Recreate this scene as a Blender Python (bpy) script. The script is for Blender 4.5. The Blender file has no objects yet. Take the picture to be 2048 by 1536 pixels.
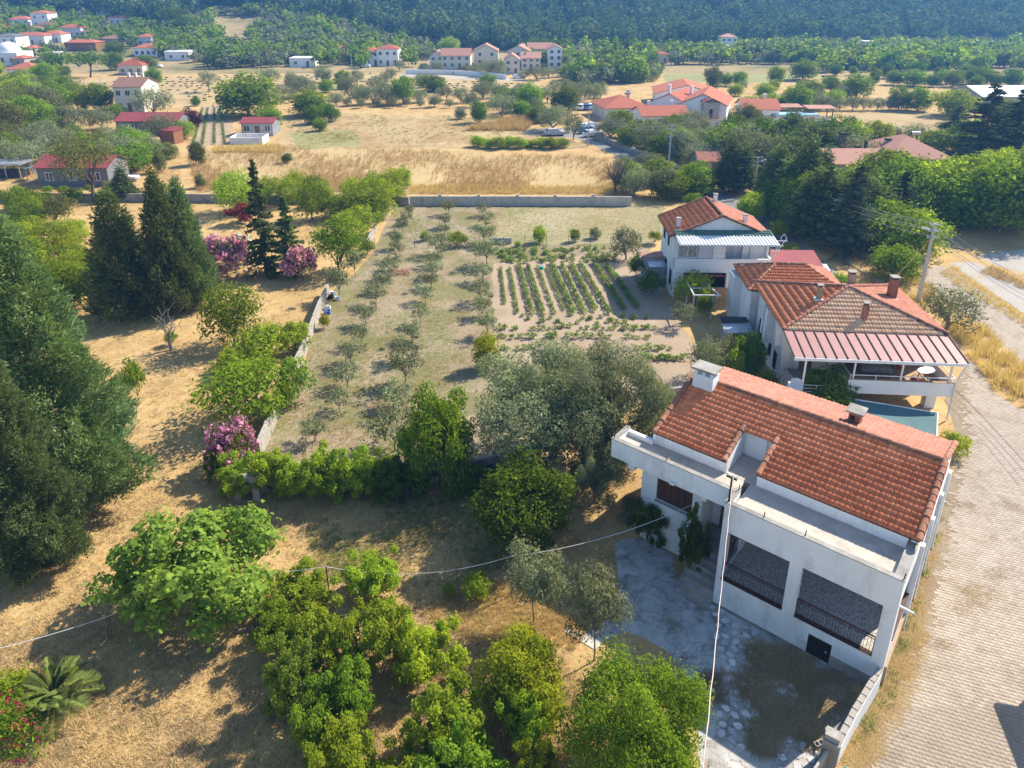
import bpy, math, random
import numpy as np
from mathutils import Vector, Matrix
R = math.radians
random.seed(7)
SC = bpy.context.scene
COL = SC.collection
# ------------------------------------------------------------------ camera
CAMH, FPX, PITCH, PCX, PCY = 28.0, 1421.0, 20.5, 1024.0, 511.0
cam = bpy.data.objects.new('camera', bpy.data.cameras.new('camera'))
COL.objects.link(cam)
cam.location = (0, 0, CAMH)
cam.rotation_euler = (R(90 - PITCH), 0, 0)
cam.data.sensor_fit = 'HORIZONTAL'
cam.data.sensor_width = 36.0
cam.data.lens = FPX / 2048 * 36
cam.data.shift_y = -(768 - PCY) / 2048
cam.data.clip_start = .3
cam.data.clip_end = 4000
SC.camera = cam
# ------------------------------------------------------------------ light
SUN_AZ, SUN_EL = 58.0, 42.0
W = bpy.data.worlds.new('World'); SC.world = W; W.use_nodes = True
nt = W.node_tree
sky = nt.nodes.new('ShaderNodeTexSky'); sky.sky_type = 'NISHITA'; sky.sun_disc = False
sky.sun_elevation = R(SUN_EL); sky.sun_rotation = R(SUN_AZ)
sky.dust_density = .4; sky.air_density = 1.0; sky.ozone_density = 3.5
nt.nodes['Background'].inputs[1].default_value = 0.13
nt.links.new(sky.outputs[0], nt.nodes['Background'].inputs[0])
sun = bpy.data.objects.new('sun', bpy.data.lights.new('sun', 'SUN')); COL.objects.link(sun)
sun.data.energy = 4.9; sun.data.angle = R(.53); sun.data.color = (1, .91, .77)
sdir = Vector((math.sin(R(SUN_AZ)) * math.cos(R(SUN_EL)), math.cos(R(SUN_AZ)) * math.cos(R(SUN_EL)), math.sin(R(SUN_EL))))
sun.rotation_euler = sdir.to_track_quat('Z', 'Y').to_euler()
sun.location = sdir * 200
SC.view_settings.view_transform = 'Standard'
SC.view_settings.look = 'None'
SC.view_settings.exposure = 1.08
SC.view_settings.gamma = 1
SC.view_settings.use_curve_mapping = False
SC.render.engine = 'CYCLES'
SC.cycles.max_bounces = 6; SC.cycles.diffuse_bounces = 3; SC.cycles.glossy_bounces = 2
SC.cycles.transmission_bounces = 4; SC.cycles.transparent_max_bounces = 4; SC.cycles.volume_bounces = 0
SC.cycles.use_denoising = True
SC.cycles.caustics_reflective = False; SC.cycles.caustics_refractive = False
# ------------------------------------------------------------------ photo -> ground
CP, SP = math.cos(R(PITCH)), math.sin(R(PITCH))
def ray(x, y):
    u = (x - PCX) / FPX; v = (y - PCY) / FPX
    return (u, CP - v * SP, -(SP + v * CP))
def qq(t, w):
    return np.where(t <= 0, 0, np.where(t < w, t * t / (2 * w), t - w / 2))
def terrain(X, Y):
    X = np.asarray(X, float); Y = np.asarray(Y, float)
    k = np.clip((20 - X) / 160, 0, 1); k = k * k * (3 - 2 * k)
    hl = .09 * qq(Y - 270, 50) + .22 * qq(Y - 405, 60)
    hr = .30 * qq(Y - 400, 50)
    bump = .6 * np.sin(X * .07 + Y * .05) * np.clip((Y - 300) / 80, 0, 1)
    return k * hl + (1 - k) * hr + bump * (hl * k + hr * (1 - k) > .3)
def G(x, y, z=0.0):
    r = ray(x, y); t = (z - CAMH) / r[2]
    return Vector((r[0] * t, r[1] * t, z))
def GT(x, y):
    """point where the sight line of photo pixel x, y meets the terrain"""
    r = ray(x, y)
    if r[2] < -1e-4:
        p = G(x, y)
        if p.y < 265: return p
    lo = 200.0
    for d in np.arange(205, 900, 4.0):
        t = d / r[1]
        if CAMH + r[2] * t <= float(terrain(r[0] * t, d)): break
        lo = d
    hi = lo + 4
    for _ in range(12):
        m = (lo + hi) / 2; t = m / r[1]
        if CAMH + r[2] * t <= float(terrain(r[0] * t, m)): hi = m
        else: lo = m
    t = hi / r[1]; X = r[0] * t
    return Vector((X, hi, float(terrain(X, hi))))
def AT(x, y, Y):
    r = ray(x, y); t = Y / r[1]
    return Vector((r[0] * t, Y, CAMH + r[2] * t))
def PX(p):
    X, Y, Z = p[0], p[1], p[2] - CAMH
    d = Y * CP - Z * SP
    return (PCX + FPX * X / d, PCY - FPX * (Y * SP + Z * CP) / d)
def SCALE(p):  # photo pixels per metre at a point
    return FPX / (p[1] * CP - (p[2] - CAMH) * SP)
# ------------------------------------------------------------------ object helpers
def link(name, data, parent=None):
    o = bpy.data.objects.new(name, data); COL.objects.link(o)
    if parent is not None: o.parent = parent
    return o
def tag(o, label, cat, group=None):
    o['label'] = label; o['category'] = cat
    if group: o['group'] = group
    return o
def thing(name, label, cat, loc=(0, 0, 0), rz=0.0, group=None):
    o = link(name, None); o.location = loc; o.rotation_euler = (0, 0, rz); o.empty_display_size = .2
    return tag(o, label, cat, group)
def structure(o): o['kind'] = 'structure'; return o
def stuff(o): o['kind'] = 'stuff'; return o
class MB:
    """collects boxes, prisms, tubes; build() makes them ONE mesh object"""
    def __init__(s): s.v = []; s.f = []; s.mi = []
    def poly(s, pts, mi=0):
        n = len(s.v); s.v += [tuple(p) for p in pts]; s.f.append(tuple(range(n, n + len(pts)))); s.mi.append(mi); return s
    def faces(s, v, f, mi=0):
        n = len(s.v); s.v += [tuple(p) for p in v]
        for q in f: s.f.append(tuple(i + n for i in q)); s.mi.append(mi)
        return s
    def box(s, x0, x1, y0, y1, z0, z1, mi=0):
        v = [(x, y, z) for z in (z0, z1) for x, y in ((x0, y0), (x1, y0), (x1, y1), (x0, y1))]
        return s.faces(v, [(0, 3, 2, 1), (4, 5, 6, 7), (0, 1, 5, 4), (1, 2, 6, 5), (2, 3, 7, 6), (3, 0, 4, 7)], mi)
    def prism(s, pts, z0, z1, mi=0):
        n = len(pts)
        z0 = z0 if hasattr(z0, '__len__') else [z0] * n; z1 = z1 if hasattr(z1, '__len__') else [z1] * n
        a = sum(pts[i][0] * pts[(i + 1) % n][1] - pts[(i + 1) % n][0] * pts[i][1] for i in range(n))
        if a < 0: pts = pts[::-1]; z0 = list(z0)[::-1]; z1 = list(z1)[::-1]
        v = [(p[0], p[1], z) for p, z in zip(pts, z0)] + [(p[0], p[1], z) for p, z in zip(pts, z1)]
        f = [tuple(range(n - 1, -1, -1)), tuple(range(n, 2 * n))] + [(i, (i + 1) % n, n + (i + 1) % n, n + i) for i in range(n)]
        return s.faces(v, f, mi)
    def bar(s, p, q, w=.05, h=None, mi=0):
        """square bar between two points"""
        p = Vector(p); q = Vector(q); d = (q - p).normalized(); h = h or w
        a = d.cross(Vector((0, 0, 1)))
        if a.length < 1e-3: a = Vector((1, 0, 0))
        a.normalize(); b = a.cross(d)
        v = [e + a * (sx * w / 2) + b * (sy * h / 2) for e in (p, q) for sx, sy in ((-1, -1), (1, -1), (1, 1), (-1, 1))]
        return s.faces(v, [(0, 1, 2, 3), (7, 6, 5, 4), (0, 4, 5, 1), (1, 5, 6, 2), (2, 6, 7, 3), (3, 7, 4, 0)], mi)
    def tube(s, pts, rad, n=6, mi=0, cap=True):
        V, F = tube_arr(pts, rad, n)
        s.faces([tuple(v) for v in V], [tuple(f) for f in F], mi)
        if cap:
            k = len(s.v) - n; s.f.append(tuple(range(k, k + n))); s.mi.append(mi)
        return s
    def build(s, name, mats, parent=None, smooth=False):
        me = bpy.data.meshes.new(name); me.from_pydata(s.v, [], s.f)
        for m in (mats if isinstance(mats, (list, tuple)) else [mats]): me.materials.append(m)
        if any(s.mi): me.polygons.foreach_set('material_index', s.mi)
        if smooth: me.polygons.foreach_set('use_smooth', [True] * len(s.f))
        me.update()
        return link(name, me, parent)
def tube_arr(pts, rad, n=6):
    P = np.array([tuple(p) for p in pts], float); m = len(P)
    rad = np.broadcast_to(np.asarray(rad, float), (m,))
    T = np.gradient(P, axis=0); T /= np.linalg.norm(T, axis=1)[:, None] + 1e-9
    ref = np.where(np.abs(T[:, 2:3]) > .9, np.array([[1., 0, 0]]), np.array([[0., 0, 1]]))
    A = np.cross(T, ref); A /= np.linalg.norm(A, axis=1)[:, None] + 1e-9
    for i in range(1, m):
        if (A[i] * A[i - 1]).sum() < 0: A[i] = -A[i]
    B = np.cross(T, A)
    t = np.arange(n) * 2 * np.pi / n
    V = (P[:, None] + rad[:, None, None] * (np.cos(t)[None, :, None] * A[:, None] + np.sin(t)[None, :, None] * B[:, None])).reshape(-1, 3)
    i = np.arange(m - 1)[:, None] * n; j = np.arange(n)[None]; k = (j + 1) % n
    F = np.stack([i + j, i + k, i + n + k, i + n + j], -1).reshape(-1, 4)
    return V, F
def mesh_np(name, V, F, mats, mi=None, tint=None, smooth=False):
    """mesh from arrays; F all quads (or all triangles)"""
    me = bpy.data.meshes.new(name)
    V = np.ascontiguousarray(V, np.float32); F = np.ascontiguousarray(F, np.int32); k = F.shape[1]
    me.vertices.add(len(V)); me.vertices.foreach_set('co', V.ravel())
    me.loops.add(F.size); me.loops.foreach_set('vertex_index', F.ravel())
    me.polygons.add(len(F)); me.polygons.foreach_set('loop_start', np.arange(0, F.size, k, dtype=np.int32))
    for m in mats: me.materials.append(m)
    if mi is not None: me.polygons.foreach_set('material_index', np.ascontiguousarray(mi, np.int32))
    if smooth: me.polygons.foreach_set('use_smooth', np.ones(len(F), bool))
    if tint is not None:
        a = me.attributes.new('tint', 'FLOAT', 'FACE'); a.data.foreach_set('value', np.ascontiguousarray(tint, np.float32))
    me.update(calc_edges=True)
    return me
class Arr:
    def __init__(s): s.V = []; s.F = []; s.M = []; s.T = []; s.n = 0
    def add(s, V, F, mi=0, tint=None):
        s.V.append(V); s.F.append(F + s.n); s.n += len(V)
        s.M.append(np.full(len(F), mi)); s.T.append(np.full(len(F), .5) if tint is None else tint)
    def get(s): return np.concatenate(s.V), np.concatenate(s.F), np.concatenate(s.M), np.concatenate(s.T)
    def mesh(s, name, mats, smooth=False):
        V, F, M, T = s.get(); return mesh_np(name, V, F, mats, M, T, smooth)
# ------------------------------------------------------------------ materials
MATS = {}
def newmat(name):
    m = bpy.data.materials.new(name); m.use_nodes = True; MATS[name] = m
    return m, m.node_tree, m.node_tree.nodes['Principled BSDF']
def N(t, kind, **kw):
    n = t.nodes.new(kind)
    for k, v in kw.items(): setattr(n, k, v)
    return n
def noise(t, vec, scale, detail=4, rough=.6, dist=0):
    n = N(t, 'ShaderNodeTexNoise'); n.inputs['Scale'].default_value = scale; n.inputs['Detail'].default_value = detail
    n.inputs['Roughness'].default_value = rough; n.inputs['Distortion'].default_value = dist
    if vec is not None: t.links.new(vec, n.inputs['Vector'])
    return n.outputs['Fac']
def ramp(t, fac, stops):
    n = N(t, 'ShaderNodeValToRGB'); e = n.color_ramp.elements
    while len(e) < len(stops): e.new(.5)
    for i, (p, c) in enumerate(stops):
        e[i].position = p; e[i].color = (*c, 1) if hasattr(c, '__len__') else (c, c, c, 1)
    t.links.new(fac, n.inputs[0]); return n.outputs[0]
def mix(t, fac, a, b, mode='MIX'):
    n = N(t, 'ShaderNodeMix', data_type='RGBA', blend_type=mode)
    for sock, val in ((n.inputs[0], fac), (n.inputs[6], a), (n.inputs[7], b)):
        if hasattr(val, 'is_linked') or isinstance(val, bpy.types.NodeSocket): t.links.new(val, sock)
        elif hasattr(val, '__len__'): sock.default_value = (*val, 1)
        else: sock.default_value = val
    return n.outputs[2]
def geo(t): return N(t, 'ShaderNodeNewGeometry').outputs['Position']
def obc(t): return N(t, 'ShaderNodeTexCoord').outputs['Object']
def scaled(t, vec, s, rot=0):
    n = N(t, 'ShaderNodeMapping'); n.inputs['Scale'].default_value = s; n.inputs['Rotation'].default_value = (0, 0, rot)
    t.links.new(vec, n.inputs['Vector']); return n.outputs[0]
def bump(t, h, b, strength=.4, dist=.05):
    n = N(t, 'ShaderNodeBump'); n.inputs['Strength'].default_value = strength; n.inputs['Distance'].default_value = dist
    t.links.new(h, n.inputs['Height']); t.links.new(n.outputs[0], b.inputs['Normal'])
def mat_plain(name, c, rough=.7, var=.18, scale=1.5, metal=0, bumpy=0, dirt=None, dscale=.6):
    m, t, b = newmat(name)
    p = obc(t)
    f = noise(t, p, scale, 6)
    c2 = tuple(max(0, x * (1 - var * 2)) for x in c)
    col = ramp(t, f, [(.3, c2), (.65, c)])
    if dirt:
        d = noise(t, scaled(t, p, (1, 1, .35)), dscale, 8, .7)
        col = mix(t, ramp(t, d, [(.5, 0), (.74, .72)]), col, dirt)
    t.links.new(col, b.inputs['Base Color']); b.inputs['Roughness'].default_value = rough; b.inputs['Metallic'].default_value = metal
    b.inputs['Specular IOR Level'].default_value = .25
    if bumpy: bump(t, noise(t, p, scale * 14, 3), b, bumpy, .03)
    return m
def mat_ground(name, stops, scale=.35, green=None, gcov=.6, fine=6.0, streak=None, brown=None):
    m, t, b = newmat(name)
    p = geo(t)
    big = noise(t, p, scale, 5, .6, .4)
    sv = scaled(t, p, (1, 1, 1) if not streak else streak)
    fi = noise(t, sv, fine, 6, .75)
    f = mix(t, .55, big, fi)
    col = ramp(t, f, stops)
    if green:
        g = mix(t, .4, noise(t, p, scale * 1.3, 6, .7), noise(t, p, 3.2, 4, .7))
        col = mix(t, ramp(t, g, [(gcov, 0), (gcov + .08, .8)]), col, green)
    if brown:
        g2 = noise(t, scaled(t, p, (1.3, 1, 1), .6), scale * 2.2, 6, .7)
        col = mix(t, ramp(t, g2, [(.56, 0), (.68, .7)]), col, brown)
    sp = noise(t, p, fine * 3.5, 3, .6)
    col = mix(t, .55, col, ramp(t, sp, [(.3, .35), (.62, 1.0)]), 'MULTIPLY')
    t.links.new(col, b.inputs['Base Color']); b.inputs['Roughness'].default_value = 1; b.inputs['Specular IOR Level'].default_value = .05
    bump(t, fi, b, .6, .12)
    return m
def mat_leaf(name, a, bcol, trans=.4, var=.25, gloss=.0):
    m, t, b = newmat(name)
    at = N(t, 'ShaderNodeAttribute', attribute_name='tint').outputs['Fac']
    col = mix(t, at, a, bcol)
    rnd = N(t, 'ShaderNodeObjectInfo').outputs['Random']
    hsv = N(t, 'ShaderNodeHueSaturation')
    mr = N(t, 'ShaderNodeMapRange'); mr.inputs[3].default_value = 1 - var; mr.inputs[4].default_value = 1 + var
    t.links.new(rnd, mr.inputs[0]); t.links.new(mr.outputs[0], hsv.inputs['Value']); t.links.new(col, hsv.inputs['Color'])
    mh = N(t, 'ShaderNodeMapRange'); mh.inputs[3].default_value = .485; mh.inputs[4].default_value = .515
    t.links.new(rnd, mh.inputs[0]); t.links.new(mh.outputs[0], hsv.inputs['Hue'])
    c = hsv.outputs[0]
    t.nodes.remove(b)
    d = N(t, 'ShaderNodeBsdfDiffuse'); tr = N(t, 'ShaderNodeBsdfTranslucent'); mx = N(t, 'ShaderNodeMixShader')
    t.links.new(c, d.inputs[0])
    tc = mix(t, 1.0, c, (1.25, 1.15, .55), 'MULTIPLY'); t.links.new(tc, tr.inputs[0])
    mx.inputs[0].default_value = trans
    t.links.new(d.outputs[0], mx.inputs[1]); t.links.new(tr.outputs[0], mx.inputs[2])
    out = mx.outputs[0]
    if gloss:
        g = N(t, 'ShaderNodeBsdfGlossy'); g.inputs['Roughness'].default_value = .45; g.inputs['Color'].default_value = (.7, .75, .7, 1)
        m2 = N(t, 'ShaderNodeMixShader'); m2.inputs[0].default_value = gloss
        t.links.new(out, m2.inputs[1]); t.links.new(g.outputs[0], m2.inputs[2]); out = m2.outputs[0]
    t.links.new(out, t.nodes['Material Output'].inputs[0])
    return m
M = {}
M['straw'] = mat_ground('dry_grass_ground', [(.30, (.24, .155, .068)), (.5, (.50, .335, .145)), (.70, (.66, .475, .235))], .22, (.12, .135, .045), .60, 5, None, (.17, .11, .06))
M['tallstraw'] = mat_ground('tall_straw_ground', [(.3, (.34, .24, .11)), (.5, (.48, .35, .17)), (.72, (.60, .46, .25))], .12, (.25, .22, .10), .66, 3)
M['stubble'] = mat_ground('stubble_ground', [(.32, (.27, .19, .09)), (.5, (.45, .33, .165)), (.68, (.56, .43, .235))], .09, (.24, .22, .085), .62, 2.2, (.35, 2.2, 1), (.24, .17, .09))
M['orchard'] = mat_ground('orchard_soil', [(.3, (.20, .155, .095)), (.5, (.33, .26, .17)), (.7, (.44, .36, .25))], .16, (.18, .175, .065), .46, 5)
M['garden'] = mat_ground('garden_soil', [(.3, (.25, .18, .115)), (.5, (.40, .305, .21)), (.7, (.47, .37, .27))], .3, None, .6, 7)
M['field'] = mat_ground('mown_field', [(.3, (.24, .205, .10)), (.5, (.345, .295, .165)), (.7, (.44, .37, .24))], .09, (.21, .22, .08), .50, 3)
M['green'] = mat_ground('green_plot', [(.3, (.20, .21, .075)), (.5, (.30, .29, .12)), (.7, (.36, .33, .16))], .1, None, .6, 3)
M['gravel'] = mat_ground('pale_gravel', [(.3, (.32, .28, .23)), (.5, (.44, .40, .34)), (.7, (.52, .48, .43))], .2, None, .6, 8)
M['asphalt'] = mat_ground('old_asphalt', [(.3, (.20, .19, .175)), (.5, (.27, .26, .24)), (.7, (.33, .32, .30))], .2, None, .6, 9)
M['hill'] = mat_ground('hill_ground', [(.3, (.16, .14, .06)), (.5, (.36, .27, .13)), (.7, (.48, .36, .19))], .02, (.10, .12, .045), .50, .6)
M['forestfloor'] = mat_ground('forest_floor', [(.3, (.02, .028, .012)), (.6, (.04, .05, .022))], .05)
def mat_yard():
    m, t, b = newmat('yard_concrete'); gp = geo(t)
    col = ramp(t, noise(t, gp, 1.1, 8, .7), [(.3, (.24, .22, .195)), (.5, (.38, .36, .33)), (.7, (.50, .48, .45))])
    vo = N(t, 'ShaderNodeTexVoronoi', feature='DISTANCE_TO_EDGE'); vo.inputs['Scale'].default_value = .55
    wv = N(t, 'ShaderNodeVectorMath', operation='ADD'); nz = N(t, 'ShaderNodeTexNoise'); nz.inputs['Scale'].default_value = 1.6; nz.inputs['Detail'].default_value = 6
    t.links.new(gp, nz.inputs['Vector']); t.links.new(gp, wv.inputs[0]); t.links.new(nz.outputs['Color'], wv.inputs[1]); t.links.new(wv.outputs[0], vo.inputs['Vector'])
    col = mix(t, ramp(t, vo.outputs['Distance'], [(.0, .6), (.016, 0)]), col, (.10, .085, .065))
    col = mix(t, ramp(t, noise(t, gp, .8, 8, .75, .6), [(.50, 0), (.62, .8)]), col, (.15, .125, .095))
    t.links.new(col, b.inputs['Base Color']); b.inputs['Roughness'].default_value = .95; bump(t, noise(t, gp, 20, 4), b, .3, .02); return m
M['concrete'] = mat_plain('old_concrete', (.36, .335, .295), .9, .25, 1.2, 0, .25, (.15, .135, .11), .8)
M['yard'] = mat_yard()
M['curb'] = mat_plain('pale_concrete', (.52, .48, .41), .9, .15, 1.5, 0, .2, (.25, .22, .18), .9)
M['block'] = mat_plain('concrete_block', (.42, .385, .33), .95, .2, 2.5, 0, .4, (.24, .21, .175), 1.2)
M['white'] = mat_plain('white_stucco', (.76, .755, .735), .85, .05, 1.0, 0, .12, (.36, .345, .315), .75)
def cracks(m, sc, th, k, c):
    t = m.node_tree; b = t.nodes['Principled BSDF']; src = b.inputs['Base Color'].links[0].from_socket; p = obc(t)
    vo = N(t, 'ShaderNodeTexVoronoi', feature='DISTANCE_TO_EDGE'); vo.inputs['Scale'].default_value = sc; nz = N(t, 'ShaderNodeTexNoise'); nz.inputs['Scale'].default_value = 1.7; nz.inputs['Detail'].default_value = 6
    wv = N(t, 'ShaderNodeVectorMath', operation='ADD'); t.links.new(p, nz.inputs['Vector']); t.links.new(p, wv.inputs[0]); t.links.new(nz.outputs['Color'], wv.inputs[1]); t.links.new(wv.outputs[0], vo.inputs['Vector'])
    f = mix(t, 1.0, ramp(t, vo.outputs['Distance'], [(0, k), (th, 0)]), ramp(t, noise(t, p, .5, 3), [(.5, 0), (.6, 1)]), 'MULTIPLY')
    t.links.new(mix(t, f, src, c), b.inputs['Base Color'])
cracks(M['white'], .45, .006, .6, (.25, .24, .22)); cracks(M['concrete'], .8, .012, .8, (.10, .09, .075))
M['cream'] = mat_plain('cream_stucco', (.66, .60, .50), .85, .06, 1.0, 0, .1)
M['clean'] = mat_plain('white_paint', (.76, .75, .73), .6, .04, 1.0)
M['metalw'] = mat_plain('white_metal', (.72, .71, .69), .45, .06, 2)
M['grey'] = mat_plain('grey_cladding', (.17, .17, .18), .7, .06, 2)
M['brown'] = mat_plain('brown_paint', (.085, .035, .022), .6, .12, 2)
M['darkmetal'] = mat_plain('dark_metal', (.03, .027, .026), .5, .15, 2)
M['rust'] = mat_plain('rusty_iron', (.10, .045, .028), .8, .25, 3)
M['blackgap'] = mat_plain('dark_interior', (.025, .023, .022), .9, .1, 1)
M['galv'] = mat_plain('galvanised_steel', (.40, .43, .46), .4, .15, 1.5, .5, 0, (.2, .16, .12), .8)
M['stone'] = mat_plain('rough_stone', (.46, .42, .36), .95, .25, 2, 0, .4)
M['bark'] = mat_plain('bark', (.16, .125, .09), .95, .25, 5, 0, .4)
M['greybark'] = mat_plain('grey_bark', (.24, .21, .17), .95, .25, 5, 0, .3)
M['wood'] = mat_plain('weathered_wood', (.22, .15, .09), .9, .2, 3)
M['pole'] = mat_plain('concrete_pole', (.47, .45, .42), .85, .1, 2, 0, .1)
M['wire'] = mat_plain('wire', (.42, .40, .38), .5, .05, 2)
M['rope'] = mat_plain('pale_rope', (.66, .62, .58), .8, .1, 6)
M['solar'] = mat_plain('solar_panel', (.02, .03, .06), .2, .1, 2)
M['tarp'] = mat_plain('teal_shade_net', (.085, .16, .165), .8, .10, 1.2, 0, .2)
M['seam'] = mat_plain('maroon_sheet', (.36, .18, .155), .45, .07, 1.5)
M['seam2'] = mat_plain('maroon_roofing', (.26, .055, .05), .6, .12, .8)
M['greenroof'] = mat_plain('green_tile', (.10, .19, .15), .7, .15, 2)
M['cushion'] = mat_plain('red_cushion', (.28, .035, .025), .9, .1, 3)
M['cloth'] = mat_plain('patterned_cloth', (.5, .47, .43), .9, .45, 9)
M['wicker'] = mat_plain('wicker', (.38, .22, .10), .7, .2, 8)
M['terrazzo'] = mat_plain('porch_floor', (.56, .52, .46), .8, .35, 9)
M['terrace'] = mat_plain('terrace_screed', (.50, .44, .36), .9, .12, 1.6, 0, .1, (.26, .235, .20), .9)
M['ochre'] = mat_plain('ochre_base', (.40, .27, .16), .9, .1, 2)
M['corten'] = mat_plain('brown_shed', (.27, .12, .05), .8, .15, 2)
M['bale'] = mat_plain('straw_bale', (.27, .17, .075), 1, .2, 4)
M['bluep'] = mat_plain('blue_plastic', (.03, .10, .35), .4, .1, 2)
M['teal'] = mat_plain('turquoise_plastic', (.03, .33, .33), .4, .1, 2)
M['pool'] = mat_plain('pale_blue_paint', (.30, .52, .60), .5, .05, 2)
M['lamp'] = mat_plain('lamp_housing', (.55, .57, .60), .4, .05, 2)
M['terracotta'] = mat_plain('terracotta_pot', (.33, .13, .07), .8, .15, 3)
M['tyre'] = mat_plain('tyre_rubber', (.02, .02, .02), .8, .1, 3)
for k, c in dict(carwhite=(.75, .75, .75), carsilver=(.45, .46, .47), carblue=(.03, .08, .22), cardark=(.04, .04, .05)).items():
    M[k] = mat_plain(k + '_paint', c, .25, .02, 1)
def mat_glass():
    m, t, b = newmat('window_glass'); b.inputs['Base Color'].default_value = (.03, .04, .05, 1); b.inputs['Roughness'].default_value = .08
    b.inputs['Specular IOR Level'].default_value = .8; return m
M['glass'] = mat_glass()
def mat_tile(name, cols, moss=(.06, .045, .035), mc=.62, wav=None):
    m, t, b = newmat(name)
    p = obc(t); gp = geo(t)
    rnd = N(t, 'ShaderNodeObjectInfo').outputs['Random']
    at = N(t, 'ShaderNodeAttribute', attribute_name='tint').outputs['Fac']
    f = mix(t, .35, mix(t, .6, rnd, at), noise(t, gp, 5, 3))
    col = ramp(t, f, [(.2, cols[0]), (.5, cols[1]), (.8, cols[2])])
    if moss: col = mix(t, ramp(t, mix(t, .5, noise(t, gp, .6, 6, .7), noise(t, gp, 7, 4, .7)), [(mc, 0), (mc + .1, .8)]), col, moss)
    t.links.new(col, b.inputs['Base Color']); b.inputs['Roughness'].default_value = .85; b.inputs['Specular IOR Level'].default_value = .2
    if wav:
        w = N(t, 'ShaderNodeTexWave', wave_type='BANDS', bands_direction='X'); w.inputs['Scale'].default_value = wav; w.inputs['Distortion'].default_value = .6
        t.links.new(p, w.inputs['Vector']); bump(t, w.outputs['Fac'], b, .5, .05)
    return m
M['tile'] = mat_tile('clay_tile', [(.50, .135, .055), (.65, .205, .085), (.73, .275, .125)])
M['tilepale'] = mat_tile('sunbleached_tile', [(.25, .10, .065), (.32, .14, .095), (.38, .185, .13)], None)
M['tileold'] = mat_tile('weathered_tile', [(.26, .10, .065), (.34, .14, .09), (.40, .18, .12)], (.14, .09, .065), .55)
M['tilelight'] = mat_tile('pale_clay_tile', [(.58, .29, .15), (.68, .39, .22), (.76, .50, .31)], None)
M['ridge'] = mat_tile('ridge_clay', [(.28, .12, .07), (.42, .20, .12), (.52, .28, .18)], (.06, .05, .045), .50)
M['roofred'] = mat_tile('far_red_roof', [(.36, .10, .055), (.45, .15, .08), (.52, .20, .11)], None, .6, 4)
M['roofpink'] = mat_tile('far_pink_roof', [(.36, .18, .125), (.45, .235, .165), (.5, .28, .2)], None, .6, 4)
M['roofbrown'] = mat_tile('far_brown_roof', [(.22, .11, .075), (.28, .15, .10), (.34, .19, .13)], None, .6, 4)
M['roofgrey'] = mat_plain('grey_roof', (.16, .16, .17), .8)
def mat_paver():
    m, t, b = newmat('paving_block')
    gp = geo(t); rnd = N(t, 'ShaderNodeObjectInfo').outputs['Random']
    at = N(t, 'ShaderNodeAttribute', attribute_name='tint').outputs['Fac']
    f = mix(t, .5, mix(t, .7, rnd, at), noise(t, gp, .45, 6, .65))
    col = ramp(t, f, [(.2, (.28, .225, .17)), (.5, (.345, .285, .22)), (.8, (.40, .34, .27))])
    d = noise(t, gp, .5, 7, .72, .5)
    col = mix(t, ramp(t, d, [(.52, 0), (.66, .65)]), col, (.22, .165, .11))
    t.links.new(col, b.inputs['Base Color']); b.inputs['Roughness'].default_value = .9; b.inputs['Specular IOR Level'].default_value = .2
    bump(t, noise(t, gp, 30, 3), b, .2, .01); return m
M['paver'] = mat_paver()
M['joint'] = mat_ground('paving_joint_dirt', [(.3, (.20, .145, .09)), (.5, (.30, .235, .16)), (.7, (.37, .30, .215))], .5, None, .6, 6)
def mat_flag():
    m, t, b = newmat('flagstone'); rnd = N(t, 'ShaderNodeObjectInfo').outputs['Random']; gp = geo(t)
    col = ramp(t, rnd, [(.1, (.42, .40, .39)), (.4, (.60, .58, .56)), (.6, (.62, .54, .50)), (.9, (.70, .68, .66))])
    col = mix(t, .5, col, ramp(t, noise(t, gp, 6, 6, .7), [(.3, .5), (.65, 1.0)]), 'MULTIPLY')
    t.links.new(col, b.inputs['Base Color']); b.inputs['Roughness'].default_value = .9; return m
M['flag'] = mat_flag()
L = {}
L['olive'] = mat_leaf('olive_leaves', (.105, .125, .05), (.30, .335, .20), .32, .22)
L['broad'] = mat_leaf('green_leaves', (.085, .155, .010), (.26, .36, .035), .52)
L['bright'] = mat_leaf('bright_leaves', (.145, .23, .012), (.38, .47, .045), .55)
L['yellow'] = mat_leaf('yellowish_leaves', (.18, .24, .012), (.40, .44, .035), .55)
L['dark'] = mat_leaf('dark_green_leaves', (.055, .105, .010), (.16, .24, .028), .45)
L['fig'] = mat_leaf('fig_leaves', (.10, .19, .025), (.32, .44, .075), .5)
L['conifer'] = mat_leaf('conifer_needles', (.05, .08, .024), (.19, .235, .075), .28)
L['giant'] = mat_leaf('cypress_sprays', (.06, .105, .035), (.24, .325, .125), .32)
L['cedar'] = mat_leaf('cedar_needles', (.045, .065, .038), (.12, .155, .09), .15)
L['acacia'] = mat_leaf('wispy_leaves', (.10, .12, .03), (.22, .235, .07), .4)
L['purple'] = mat_leaf('purple_leaves', (.06, .02, .02), (.14, .05, .04), .3)
L['garden'] = mat_leaf('vegetable_leaves', (.12, .19, .04), (.28, .37, .10), .45)
L['palm'] = mat_leaf('palm_fronds', (.10, .14, .03), (.22, .26, .07), .3)
L['forest'] = mat_leaf('pine_forest', (.05, .095, .04), (.17, .225, .10), .25)
L['straw'] = mat_leaf('dry_stalks', (.36, .25, .11), (.62, .46, .23), .3)
L['weed'] = mat_leaf('dead_weeds', (.24, .165, .09), (.42, .31, .18), .2)
L['pink'] = mat_leaf('pink_blossom', (.55, .16, .32), (.75, .38, .52), .3)
L['magenta'] = mat_leaf('red_blossom', (.26, .015, .04), (.40, .04, .09), .3)
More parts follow.
